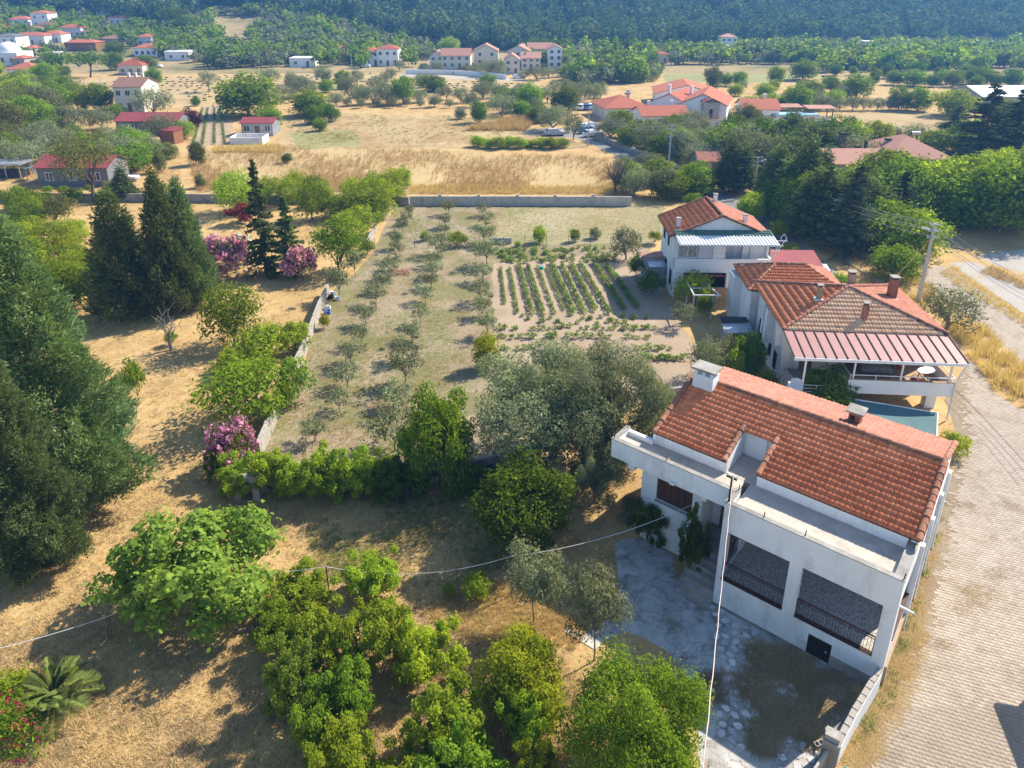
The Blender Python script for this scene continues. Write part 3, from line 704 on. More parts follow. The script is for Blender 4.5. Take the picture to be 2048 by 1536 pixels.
# window with five brown shutter boards, sill, door in the recess
MB().box(-11.75, -9.68, 1.70, 1.80, 2.78, 2.845).build('sill', M['concrete'], h1)
sh = MB().box(-11.72, -9.72, 1.93, 2.0, 2.85, 4.2).build('shutter', M['brown'], h1)
for i in range(5): MB().box(-11.70 + i * .395, -11.33 + i * .395, 1.885, 1.925, 2.88, 4.17).build('board', M['brown'], sh)
MB().box(-8.75, -7.7, 3.33, 3.395, 1.66, 3.95).build('entrance_door', M['wood'], h1)
for i in range(7):
    z1 = 1.66 - i * .235
    MB().box(-9.15, -7.46, 1.55 - (i + 1) * .31, 1.55 - i * .31 if i else 3.39, 0, z1).build('step', M['concrete'], h1)
for i, (a, b, z) in enumerate(((-5.7, .1, 6.04), (-3.9, .1, 6.04), (-.05, .12, 6.04), (-.1, 2.2, 6.04), (-7.3, 1.2, 6.04), (-11.0, 1.1, 6.02), (-14.0, 1.1, 6.02), (-13.98, 2.4, 6.02))):
    MB().tube([(a, b, z), (a + .02, b, z + .3)], .025, 5).build('steel_rod', M['rust'], h1)
mast = MB().tube([(-7.35, .16, 5.6), (-7.33, .16, 7.35)], .055, 8).build('service_mast', M['rust'], h1)
m = MB(); m.box(-7.6, -7.1, .11, .2, 7.3, 7.38); m.build('crossarm', M['darkmetal'], mast)
for a in (-7.55, -7.3, -7.12): MB().tube([(a, .16, 7.38), (a, .16, 7.52)], [.05, .035], 6).build('insulator', M['metalw'], mast)
fl = MB().box(-10.6, -10.35, .78, .995, 4.98, 5.10).build('floodlight', M['metalw'], h1)
MB().tube([(-11.3, 1.6, 5.64), (-11.05, 1.65, 5.74)], .1, 6).build('rubble_block', M['block'], h1)
def H1(a, b, z=0):
    t = R(-39); return Vector((H1O[0] + a * math.cos(t) - b * math.sin(t), H1O[1] + a * math.sin(t) + b * math.cos(t), z))
# ================================================================== house with the maroon sheet awning
H2O = (20.293, 45.916, 0); T2 = R(-4.5)
h2 = thing('balcony_house', 'white house with pyramid tile roof and maroon sheet awning over a furnished balcony', 'house', H2O, T2)
def H2(a, b, z=0): return Vector((H2O[0] + a * math.cos(T2) - b * math.sin(T2), H2O[1] + a * math.sin(T2) + b * math.cos(T2), z))
m = MB(); m.box(-.3, 10.0, .9, 8.5, 0, 5.1); m.box(-.95, -.305, 3.6, 4.1, 2.2, 5.0); m.box(-.75, -.305, 5.2, 5.6, 2.2, 5.3); m.box(-.7, -.302, 1.6, 2.0, 3.0, 4.9)
m.box(9.3, 10.0, -1.4, -.8, 0, 1.9); m.build('wall', M['white'], h2)
m = MB(); m.box(3.12, 10.18, -2.74, .89, 1.92, 2.1); m.build('balcony_floor', M['ochre'], h2)
m = MB(); m.box(3.1, 10.2, -2.9, -2.75, 1.85, 2.9); m.box(10.05, 10.2, -2.75, .89, 1.85, 2.9); m.box(3.1, 3.25, -2.75, .89, 1.85, 2.9); m.build('balcony_parapet', M['clean'], h2)
m = MB(); m.box(3.09, 10.21, -2.92, -2.73, 2.9, 2.94); m.box(10.04, 10.22, -2.73, .88, 2.9, 2.938); m.box(3.08, 3.26, -2.73, .88, 2.9, 2.938); m.build('coping', M['ochre'], h2)
m = MB(); m.bar((3.2, -2.82, 3.24), (10.12, -2.82, 3.24), .05); m.bar((10.12, -2.82, 3.24), (10.12, .85, 3.24), .05); m.bar((3.18, -2.82, 3.24), (3.18, .85, 3.24), .05)
for a in (3.2, 4.9, 6.6, 8.4, 10.1): m.bar((a, -2.82, 2.94), (a, -2.82, 3.22), .05)
m.build('railing', M['metalw'], h2)
for a in (3.4, 6.55, 9.75): MB().bar((a, -2.8, 2.94), (a, -2.8, 4.66), .10).build('awning_post', M['clean'], h2)
MB().bar((.05, -2.95, 1.6), (.05, -2.95, 4.6), .11).build('awning_post', M['clean'], h2)
MB().box(.0, 3.08, -3.0, .88, 1.3, 1.5).build('landing', M['concrete'], h2)
m = MB()
for i in range(6): m.box(-.9, 0, -2.9 + i * .3, -2.6 + i * .3 , 0, 1.25 - .22 * abs(2 - i) if i < 3 else 1.25 - .2 * (i - 2))
m.build('steps', M['concrete'], h2)
m = MB()
for z in (1.9, 2.15, 2.4): m.bar((-.3, -2.9, z), (-.3, .5, z - .4), .035); m.bar((0, -3.0, z), (3.05, -3.0, z), .035)
for b in (-2.9, -1.8, -.6, .5): m.bar((-.3, b, 1.1), (-.3, b, 2.4 - (b + 2.9) * .12), .04)
for a in (1, 2, 3): m.bar((a, -3.0, 1.5), (a, -3.0, 2.42), .04)
m.build('stair_railing', M['metalw'], h2)
n = 16; a0, a1 = -.87, 10.45; aw0 = (-.15, 5.22); aw1 = (-3.25, 4.66)
m = MB(); gable_poly(m, a0, a1, [(aw0[0], aw0[1] - .07), (aw0[0], aw0[1] - .03), (aw1[0], aw1[1] - .03), (aw1[0], aw1[1] - .07)]); aw = m.build('awning', M['metalw'], h2)
for i in range(n):
    x0 = a0 + (a1 - a0) * i / n; x1 = a0 + (a1 - a0) * (i + 1) / n
    m = MB(); gable_poly(m, x0 + .03, x1 - .03, [(aw0[0], aw0[1] - .025), (aw0[0], aw0[1] + .012), (aw1[0], aw1[1] + .012), (aw1[0], aw1[1] - .025)]); m.build('panel', M['seam'], aw)
for i in range(n + 1):
    x0 = a0 + (a1 - a0) * i / n; MB().bar((x0, aw0[0], aw0[1] + .03), (x0, aw1[0], aw1[1] + .03), .055, .10).build('seam', M['brown'], aw)
MB().box(a0, a1, aw1[0] - .08, aw1[0] - .002, aw1[1] - .22, aw1[1] - .01).build('gutter', M['metalw'], aw)
MB().tube([(10.4, -3.2, 4.5), (10.15, -3.05, 3.4), (10.12, -2.98, 2.9), (10.1, -2.98, .1)], .05, 6).build('downpipe', M['metalw'], h2)
# pyramid roof
pk = (4.85, 4.05, 6.9); fl_, fr, br, bl = (-.9, -.2, 5.22), (10.5, -.2, 5.22), (10.5, 8.7, 5.22), (-.9, 8.7, 5.22)
m = MB()
for q in ((fl_, fr), (fr, br), (br, bl), (bl, fl_)): m.poly([q[0], q[1], pk])
m.poly([(p[0], p[1], p[2] - .02) for p in (bl, br, fr, fl_)]); roof2 = m.build('roof', M['brown'], h2)
def plane_tiles(parent, A, B, C, mat, roman=False, seed=0, pitch=.35, w=.22):
    """tiles on the triangle with eave A->B and apex C"""
    A, B, C = Vector(A), Vector(B), Vector(C); u = (B - A).normalized(); v = (C - A) - u * (C - A).dot(u); hgt = v.length; v.normalize()
    return tiles_on(parent, A + u.cross(v) * .02, u, v, [(0, -.06), ((B - A).length, -.06), ((C - A).dot(u), hgt + .1)], mat, roman, pitch, w, seed)
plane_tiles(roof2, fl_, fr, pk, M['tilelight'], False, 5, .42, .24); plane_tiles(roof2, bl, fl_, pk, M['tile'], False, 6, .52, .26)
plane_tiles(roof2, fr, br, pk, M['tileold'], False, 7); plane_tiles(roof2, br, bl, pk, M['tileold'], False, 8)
ridge_line(roof2, fl_, pk, RIDGE2, .42, .08, 1); ridge_line(roof2, fr, pk, RIDGE, .42, .08, 2); ridge_line(roof2, br, pk, RIDGE2, .42, .08, 3); ridge_line(roof2, bl, pk, RIDGE, .42, .08, 4)
for a, b, z, hh, w in ((2.45, 3.0, 6.2, 1.1, .34), (5.1, 1.0, 5.5, 1.35, .34), (5.5, 5.2, 6.4, 1.2, .5), (8.6, 5.0, 5.6, 1.75, .55)):
    MB().box(a - w / 2, a + w / 2, b - w / 2, b + w / 2, z, z + hh).build('chimney', M['ochre' if hh < 1.3 else 'ridge'], h2)
    MB().box(a - w / 2 - .05, a + w / 2 + .05, b - w / 2 - .05, b + w / 2 + .05, z + hh + .12, z + hh + .19).build('chimney_cap', M['concrete'], h2)
    MB().box(a - w / 2 + .06, a + w / 2 - .06, b - w / 2 + .06, b + w / 2 - .06, z + hh, z + hh + .12).build('chimney_vent', M['blackgap'], h2)
    MB().box(a - w / 2 - .12, a + w / 2 + .12, b - w / 2 - .12, b + w / 2 + .1, z - .1, z + .16).build('flashing', M['metalw'], h2)
# lower back extension with its own hip roof
m = MB(); m.box(-.9, 6.5, 8.75, 14.0, 0, 4.3); m.box(-1.6, -.9, 12.2, 14.0, 0, 4.2); m.build('back_wing', M['white'], h2)
e = [(-1.2, 8.6, 4.45), (6.9, 8.6, 4.45), (6.9, 14.4, 4.45), (-1.2, 14.4, 4.45)]; p1, p2 = (1.6, 11.5, 5.8), (4.2, 11.5, 5.8)
m = MB(); m.poly([e[0], e[1], p2, p1]); m.poly([e[1], e[2], p2]); m.poly([e[2], e[3], p1, p2]); m.poly([e[3], e[0], p1]); m.poly(e[::-1]); roof2b = m.build('back_roof', M['brown'], h2)
plane_tiles(roof2b, e[3], e[0], p1, M['tile'], False, 9, .52, .26)
tiles_on(roof2b, Vector(e[0]) + Vector((0, 0, .03)), (1, 0, 0), (0, 2.9, 1.35), [(0, 0), (8.1, 0), (5.4, 3.2), (2.8, 3.2)], M['tile'], seed=10); plane_tiles(roof2b, e[1], e[2], p2, M['tileold'], False, 11)
ridge_line(roof2b, e[3], p1, RIDGE, .42, .08, 5); ridge_line(roof2b, p1, p2, RIDGE, .42, .08, 6); ridge_line(roof2b, e[0], p1, RIDGE, .42, .08, 7)
for b0, b1, z0, z1 in ((6.4, 7.3, .9, 2.6), (3.6, 4.2, 1.0, 2.0), (2.0, 2.7, .7, 2.1)): win_a(h2, b0, b1, z0, z1, -.3)
win_b(h2, 3.5, 5.0, 2.9, 4.3, .9, 'brown', 2); MB().box(1.0, 1.9, .84, .895, 1.5, 3.6).build('door', M['wood'], h2)
win_b(h2, 4.6, 6.2, .9, 1.6, .9, 'darkmetal', 4)
# balcony furniture
def furn(name, label, cat, a, b, rz=0, z=2.1): p = H2(a, b, z); return thing(name, label, cat, p, T2 + rz)
t = furn('sofa', 'patterned pale sofa under the maroon awning of the balcony', 'sofa', 6.0, -.1)
MB().box(-1.1, 1.1, -.45, .35, .12, .45).build('seat', M['cloth'], t); MB().box(-1.1, 1.1, .35, .6, .12, .95).build('backrest', M['cloth'], t)
MB().box(-1.25, -1.1, -.45, .6, .05, .65).build('armrest', M['wood'], t); MB().box(1.1, 1.25, -.45, .6, .05, .65).build('armrest', M['wood'], t)
for s in (-1, 1):
    o = tag(MB().box(-.3, .3, -.08, .08, -.22, .22).build('cushion', M['cushion']), 'dark red cushion at the %s end of the patterned balcony sofa' % ('left' if s < 0 else 'right'), 'cushion', 'red sofa cushions')
    o.location = H2(6.0 + s * .95, .05, 2.85); o.rotation_euler = (R(-25), R(20 * s), T2)
t = furn('oval_table', 'white oval table at the sunny end of the balcony', 'table', 9.1, -1.0, .5)
m = MB(); m.prism([(.75 * math.cos(i * math.pi / 8), .42 * math.sin(i * math.pi / 8)) for i in range(16)], .70, .74); m.build('tabletop', M['clean'], t)
for sx in (-.45, .45):
    for sy in (-.22, .22): MB().bar((sx, sy, 0), (sx * .8, sy * .8, .7), .05).build('leg', M['wicker'], t)
def wicker_chair(label, a, b, rz):
    t = furn('wicker_chair', label, 'chair', a, b, rz); t['group'] = 'wicker balcony chairs'
    MB().box(-.26, .26, -.26, .26, .38, .45).build('seat', M['cushion'], t)
    m = MB(); m.tube([(-.27, .24, .4)] + [(.3 * math.cos(math.pi * k / 6) * -1, .28, .45 + .5 * math.sin(math.pi * k / 6)) for k in range(7)] + [(.27, .24, .4)], .025, 5); m.build('backrest', M['wicker'], t)
    for sx in (-.22, .22):
        for sy in (-.22, .22): MB().bar((sx, sy, 0), (sx, sy, .4), .04).build('leg', M['wicker'], t)
wicker_chair('round backed wicker chair between the sofa and the oval table', 7.6, -.1, .2)
wicker_chair('wicker chair with red seat left of the patterned sofa', 4.3, .0, -.3)
wicker_chair('wicker chair with red seat against the balcony parapet', 8.0, -1.9, 2.6)
t = furn('coffee_table', 'low brown table in front of the patterned sofa', 'table', 6.0, -1.3)
MB().box(-.5, .5, -.3, .3, .36, .41).build('tabletop', M['wood'], t)
for sx in (-.42, .42):
    for sy in (-.24, .24): MB().bar((sx, sy, 0), (sx, sy, .36), .05).build('leg', M['wood'], t)
# teal shade net over the courtyard
t = thing('shade_net', 'teal shade net stretched on white pipes beside the tile roof', 'shade net', H2(2.9, -3.6, 0), T2)
V = []; nu, nv = 14, 10
c0, c1, c2, c3 = Vector((0, 0, 1.85)), Vector((5.4, -1.25, 1.75)), Vector((3.6, -5.0, 1.75)), Vector((-.2, -4.6, 1.85))
for j in range(nv + 1):
    for i in range(nu + 1):
        s_, q_ = i / nu, j / nv; p = (c0 * (1 - s_) + c1 * s_) * (1 - q_) + (c3 * (1 - s_) + c2 * s_) * q_
        p.z -= .22 * math.sin(math.pi * s_) * math.sin(math.pi * q_) + .02 * math.sin(9 * s_ + 5 * q_); V.append(tuple(p))
MB().faces(V, [(j * (nu + 1) + i, j * (nu + 1) + i + 1, (j + 1) * (nu + 1) + i + 1, (j + 1) * (nu + 1) + i) for j in range(nv) for i in range(nu)]).build('net', M['tarp'], t, True)
for p, q in ((c0, c1), (c1, c2)): MB().tube([p, q], .05, 6).build('pipe', M['metalw'], t)
for p in (c0, c1, c2, c3): MB().tube([(p.x, p.y, 0), p], .04, 6).build('post', M['metalw'], t)
# ================================================================== third white house with corrugated awning
H3O = (15.471, 62.879, 0); T3 = R(-1)
h3 = thing('gable_house', 'two storey white house with gable tile roof and white corrugated awning', 'house', H3O, T3)
def H3(a, b, z=0): return Vector((H3O[0] + a * math.cos(T3) - b * math.sin(T3), H3O[1] + a * math.sin(T3) + b * math.cos(T3), z))
m = MB(); m.box(0, 9.0, 1.2, 7.2, 2.75, 6.1); m.box(0, 9.0, 3.0, 7.2, 0, 2.75); m.box(0, .9, .02, 2.99, 0, 2.7); m.box(5.0, 5.5, .05, .5, 1.2, 2.72); m.box(7.4, 9.0, .05, 2.99, 0, 2.72); m.box(0, .2, .25, 1.19, 4.15, 5.9); m.box(3.5, 4.7, .1, 1.19, 4.15, 5.9)
m.box(.2, 4.7, .1, .25, 5.62, 5.9); m.box(8.8, 9.0, .9, 1.19, 4.15, 5.95)
m.build('wall', M['white'], h3)
m = MB(); m.faces([(0, 1.2, 6.1), (9, 1.2, 6.1), (4.35, 1.2, 7.98), (0, 1.5, 6.1), (9, 1.5, 6.1), (4.35, 1.5, 7.98)], [(0, 1, 2), (5, 4, 3), (0, 2, 5, 3), (1, 4, 5, 2)]); m.faces([(0, 7.0, 6.1), (9, 7.0, 6.1), (4.35, 7.0, 7.98), (0, 7.2, 6.1), (9, 7.2, 6.1), (4.35, 7.2, 7.98)], [(0, 1, 2), (5, 4, 3), (0, 2, 5, 3), (1, 4, 5, 2)]); m.build('gable', M['white'], h3)
m = MB(); m.box(-.02, 9.08, 0, .15, 2.75, 4.15); m.box(-.02, 9.08, .15, 1.19, 2.74, 2.95); m.box(8.93, 9.08, .15, 1.19, 2.95, 4.15); m.build('balcony_parapet', M['clean'], h3)
m = MB(); m.box(.9, 7.4, .06, .2, 0, 1.2); m.box(.15, .8, -.05, .018, 0, 1.25); m.build('base_wall', M['ochre'], h3)
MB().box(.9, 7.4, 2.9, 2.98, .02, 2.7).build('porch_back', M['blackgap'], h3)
win_b(h3, .22, 2.05, 4.18, 5.6, .22, 'metalw', 2, gl='cloth'); win_b(h3, 2.15, 3.45, 4.18, 5.6, .22, 'metalw', 2, gl='lamp')
for a0, a1, mt in ((4.9, 5.6, 'lamp'), (5.7, 6.4, 'lamp'), (7.3, 7.95, 'clean')): MB().box(a0, a1, 1.12, 1.19, 3.0, 5.5).build('balcony_door', M[mt], h3)
MB().box(6.5, 7.1, .9, 1.18, 2.96, 5.7).build('pier', M['clean'], h3)
aw3 = MB().bar((.1, -1.0, 5.86), (9.3, -1.0, 5.86), .08).build('awning', M['metalw'], h3)
k = 30; dw = 9.2 / k
m = MB()
for i in range(k):
    x0 = .1 + i * dw
    for q0, q1, z0, z1 in ((0, .3, 0, 0), (.3, .42, 0, .06), (.42, .8, .06, .06), (.8, .92, .06, 0), (.92, 1, 0, 0)):
        m.poly([(x0 + q0 * dw, -1.08, 5.93 + z0), (x0 + q1 * dw, -1.08, 5.93 + z1), (x0 + q1 * dw - .25, .25, 6.4 + z1), (x0 + q0 * dw - .25, .25, 6.4 + z0)])
m.build('corrugated_sheet', M['metalw'], aw3)
m = MB(); gable_poly(m, -.1, 9.05, [(.2, 6.32), (.2, 6.36), (1.19, 6.62), (1.19, 6.58)]); gs = m.build('tile_strip', M['greenroof'], h3)
tiles_on(gs, (-.1, .2, 6.37), (1, 0, 0), (0, .99, .26), [(0, 0), (9.1, 0), (9.1, 1), (0, 1)], M['greenroof'], seed=21)
rl = 4.35
m = MB()
for x0, x1 in ((-.5, rl), (9.25, rl)): m.faces([(x0, .95, 6.02), (x0, 7.5, 6.02), (x1, 7.5, 8.08), (x1, .95, 8.08), (x0, .95, 5.95), (x0, 7.5, 5.95), (x1, 7.5, 8.01), (x1, .95, 8.01)], [(0, 1, 2, 3), (7, 6, 5, 4), (0, 4, 5, 1), (0, 3, 7, 4), (1, 5, 6, 2)])
roof3 = m.build('roof', M['brown'], h3)
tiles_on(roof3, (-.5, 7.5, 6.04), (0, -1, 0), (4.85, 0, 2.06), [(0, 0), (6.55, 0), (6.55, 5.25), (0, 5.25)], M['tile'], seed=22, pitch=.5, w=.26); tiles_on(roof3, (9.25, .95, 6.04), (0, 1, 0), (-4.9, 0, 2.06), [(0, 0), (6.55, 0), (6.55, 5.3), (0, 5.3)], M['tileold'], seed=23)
ridge_line(roof3, (rl, .9, 8.08), (rl, 7.5, 8.08), dz=.05, seed=9); ridge_line(roof3, (-.45, .95, 6.05), (rl, .95, 8.08), dz=.05, seed=10); ridge_line(roof3, (9.2, .95, 6.05), (rl, .95, 8.08), dz=.05, seed=12); ridge_line(roof3, (-.45, 7.45, 6.05), (rl, 7.45, 8.08), dz=.05, seed=13)
for a, b, z in ((.6, 2.6, 6.4), (6.8, 2.2, 6.9), (5.0, 6.6, 7.7)):
    MB().box(a - .17, a + .17, b - .17, b + .17, z, z + .95).build('chimney', M['clean'], h3); MB().box(a - .24, a + .24, b - .24, b + .24, z + .95, z + 1.03).build('chimney_cap', M['concrete'], h3)
for b0, b1, z0, z1 in ((5.4, 6.0, 4.3, 5.3), (3.2, 3.8, 4.3, 5.3)): win_a(h3, b0, b1, z0, z1, 0)
win_a(h3, 3.6, 4.6, 1.1, 2.7, 0); win_a(h3, 1.0, 1.9, 1.0, 2.5, 0)
m = MB()
for z in (4.9, 5.4, 5.9): m.bar((9.1, .3, z), (9.8 + (z - 4.9) * .6, .3, z), .05)
m.bar((9.1, .2, 4.2), (9.15, -.9, 5.9), .06); m.bar((9.15, .2, 4.2), (10.3, .25, 6.2), .06); m.bar((10.3, .25, 6.2), (10.0, .25, 6.6), .05); m.bar((10.0, .25, 6.6), (9.7, .25, 6.2), .05); m.bar((9.7, .25, 6.2), (10.0, .25, 5.85), .05); m.build('steel_bracket', M['metalw'], h3)
MB().box(.9, 4.6, -.5, -.01, 2.55, 2.62).build('porch_canopy', M['seam2'], h3)
MB().tube([(-.06, .6, .1), (-.06, .6, 5.9)], .04, 6).build('downpipe', M['metalw'], h3)
# lean-to sheds at the garden side
t = thing('lean_to_shed', 'white lean-to shed with corrugated roof against the two storey white house', 'shed', H3(-2.2, 3.2), T3)
MB().box(.1, 2.15, 1.9, 3.3, 0, 2.2).build('wall', M['white'], t); MB().box(.6, 2.1, .2, 1.89, 0, 2.0).build('store', M['galv'], t); m = MB(); m.prism([(0, 1.85), (2.18, 1.85), (2.18, 3.5), (0, 3.5)], [2.22] * 4, [2.26, 2.5, 2.5, 2.26]); m.build('roof', M['roofpink'], t); MB().prism([(.4, 0), (2.15, 0), (2.15, 1.84), (.4, 1.84)], [2.0] * 4, [2.04, 2.1, 2.2, 2.12]).build('metal_roof', M['galv'], t)
t = thing('carport', 'maroon roofed carport beside the gabled white house', 'carport', H3(9.7, .6), T3)
m = MB(); m.prism([(0, 0), (5.1, -.2), (5.9, 5.8), (1.4, 5.8)], [2.5, 2.45, 2.7, 2.75], [2.58, 2.53, 2.78, 2.83])
m.build('roof', M['seam2'], t)
for a, b in ((.2, .2), (2.6, .1), (4.9, 0), (5.6, 5.6), (1.5, 5.6)): MB().bar((a, b, 0), (a, b, 2.5), .1).build('post', M['clean'], t)
m = MB()
for a in (0, 1.2, 2.4, 3.6, 4.8): m.bar((a, -.1, 2.1), (a, -.1, 2.5), .05)
m.bar((0, -.1, 2.12), (4.9, -.1, 2.08), .07); m.build('truss', M['clean'], t); MB().box(.3, 3.0, 1.0, 1.2, 0, 1.6).build('low_wall', M['clean'], t)
t = thing('pergola', 'white steel pergola carrying a bright vine in front of the gabled house', 'pergola', H3(.9, -4.6), T3)
for a, b in ((0, 0), (1.7, .1), (0, 2.6), (2.0, 2.6)): MB().bar((a, b, 0), (a, b, 2.4), .08).build('post', M['metalw'], t)
m = MB(); m.bar((-.1, 0, 2.42), (2.4, 0, 2.42), .1); m.bar((0, -.1, 2.43), (0, 3.2, 2.43), .08); m.bar((2.3, 0, 2.43), (1.6, 3.2, 2.43), .08); m.bar((.1, 1.6, 2.44), (2.0, 1.6, 2.44), .06); m.bar((1.7, .1, 1.6), (2.3, .05, 2.4), .05); m.build('top_frame', M['metalw'], t)
t = thing('garden_shed', 'ramshackle shed with blue-grey sheet roof against the balcony house', 'shed', G(1447, 702), R(-4))
MB().box(.1, 2.0, .1, 2.2, 0, 1.7).build('wall', M['galv'], t); MB().prism([(-.1, -.2), (2.2, -.1), (2.2, 1.2), (-.1, 1.1)], [1.7] * 4, [1.75, 1.85, 2.05, 1.95]).build('roof', M['galv'], t)
m = MB()
for i in range(5): m.bar((-.1, 1.25 + i * .22, 2.0 + .03 * i), (2.1, 1.3 + i * .2, 2.12 + .02 * (i % 2)), .2, .04)
m.build('plank_pile', M['darkmetal'], t)
MB().box(.5, 1.6, .03, .095, .02, 1.5).build('door', M['darkmetal'], t)
# ------------------------------------------------------------------ foliage
FUZZ = [.2]
def unit(r, n):
    v = r.normal(size=(n, 3)); return v / np.linalg.norm(v, axis=1)[:, None]
def leaves(A, C, Rd, n, size, r, mi=1, shell=.55, out=.5, asp=.5, up=.25, tan=None, tint=(0, 1), svar=.35):
    """n leaf blades (bent rhombs) round every clump centre C (k,3) with radii Rd (k,3)"""
    C = np.asarray(C, float); k = len(C); Rd = np.broadcast_to(np.asarray(Rd, float), (k, 3))
    idx = np.repeat(np.arange(k), n); m = len(idx)
    d = unit(r, m); rad = shell + (1.08 - shell) * np.sqrt(r.random(m)); rad = np.where(r.random(m) < FUZZ[0], rad * r.uniform(1, 1.75, m), rad)
    P = C[idx] + Rd[idx] * d * rad[:, None]
    nr = out * d + (1 - out) * unit(r, m) + np.array([0, 0, up]); nr /= np.linalg.norm(nr, axis=1)[:, None]
    t = unit(r, m) if tan is None else tan(d, r)
    t = t - nr * (t * nr).sum(1)[:, None]; t /= np.linalg.norm(t, axis=1)[:, None] + 1e-9
    s = np.cross(nr, t); sz = size * (1 + svar * r.normal(size=m)).clip(.45, 1.9)[:, None]
    V = np.stack([P - t * sz * .5, P + s * sz * asp * .5 + nr * sz * .10, P + t * sz * .5, P - s * sz * asp * .5 + nr * sz * .10], 1).reshape(-1, 3)
    ct = r.random(k)[idx]
    A.add(V, np.arange(4 * m).reshape(-1, 4), mi, np.clip(tint[0] + (tint[1] - tint[0]) * (.55 * r.random(m) + .45 * ct), 0, 1))
def limb(A, p, q, r0, r1, r, n=5, sag=.1, k=4):
    p, q = np.array(p, float), np.array(q, float); L_ = np.linalg.norm(q - p); t = np.linspace(0, 1, k + 1)[:, None]
    P = p + (q - p) * t; P[1:-1] += r.normal(0, sag * L_ * .5, (k - 1, 3))
    V, F = tube_arr(P, np.linspace(r0, r1, k + 1), n); A.add(V, F, 0, np.full(len(F), .5)); return P
class Plant:
    """trunk and crown arrays of one plant form, with its own width and height"""
    def __init__(s, trunk, crown, flower=None, cone=False):
        s.t, s.c, s.fl = trunk, crown, flower
        V = np.concatenate(crown.V); s.h = np.percentile(V[:, 2], 99.5); x = V[:, 0]; s.w = np.percentile(x, 99) - np.percentile(x, 1)
        s.me = {}; s.cone = cone; s.low = np.percentile(V[:, 2], 2) < .16 * s.h
    def meshes(s, leaf, bark='bark', flow=None):
        k = (leaf, bark, flow)
        if k not in s.me:
            s.me[k] = (s.t.mesh('trunk', [M[bark]]) if s.t is not None and s.t.V else None, s._cr(leaf), s.fl.mesh('blossom', [L[flow]]) if s.fl is not None and flow else None, None)
        return s.me[k]
    def _cr(s, leaf):
        V, F, m, t = s.c.get(); return mesh_np('crown', V, F, [L[leaf]], None, t)
    def single(s, leaf, bark='bark'):
        k = ('one', leaf, bark)
        if k not in s.me:
            V, F, m, t = s.c.get(); a = [V]; f = [F]; mm = [np.ones(len(F))]; tt = [t]
            if s.t is not None and s.t.V:
                V2, F2, _, t2 = s.t.get(); a.append(V2); f.append(F2 + len(V)); mm.append(np.zeros(len(F2))); tt.append(t2)
            s.me[k] = mesh_np('tree', np.concatenate(a), np.concatenate(f), [M[bark], L[leaf]], np.concatenate(mm), np.concatenate(tt))
        return s.me[k]
def broad(seed, w, h, th, K, n, leaf, cr=.24, asp=.5, shell=.5, limbs=6, r0=None, flat=.0, lump=.25, low=-.6, vase=0, up=.25):
    r = np.random.default_rng(seed); T, C = Arr(), Arr()
    r0 = r0 or max(.03, w * .028); cz = th + (h - th) * .5; rad = np.array([w / 2, w / 2, (h - th) / 2])
    i = np.arange(K) + .5; ph = np.arccos(1 - 2 * i / K); ga = np.pi * (1 + 5 ** .5) * i + r.random() * 6
    d = np.stack([np.sin(ph) * np.cos(ga), np.sin(ph) * np.sin(ga), np.cos(ph)], -1) + r.normal(0, .16, (K, 3)); d /= np.linalg.norm(d, axis=1)[:, None]
    d = d[d[:, 2] > low]
    lum = 1 + lump * np.sin(3 * np.arctan2(d[:, 1], d[:, 0]) + seed) * np.cos(2.3 * d[:, 2] + seed) + r.normal(0, lump * .35, len(d))
    q = (.98 - cr) * lum * np.where(r.random(len(d)) < .25, r.uniform(.35, .7, len(d)), 1)
    cen = np.array([0, 0, cz]) + d * rad * q[:, None]
    if flat: cen[:, 2] = np.maximum(cen[:, 2], th + (h - th) * flat)
    cs = w * cr * r.uniform(.7, 1.25, len(cen)); Rd = np.stack([cs, cs, cs * .78], -1)
    cen[:, 2] = np.maximum(cen[:, 2], Rd[:, 2] * .55)
    leaves(C, cen, Rd, n, leaf, r, 0, shell, .5, asp, up)
    top = np.array([r.normal(0, .03 * w), r.normal(0, .03 * w), max(th, .12 * h)])
    limb(T, (0, 0, -.1), top, r0, r0 * .8, r, 6, .06, 3)
    for j in r.choice(len(cen), min(limbs, len(cen)), False):
        mid = top * .6 + cen[j] * .4 + np.array([0, 0, .05 * h]); limb(T, top * .97, mid, r0 * .6, r0 * .38, r, 5, .08, 3); limb(T, mid, cen[j], r0 * .38, r0 * .12, r, 4, .1, 3)
    return Plant(T, C)
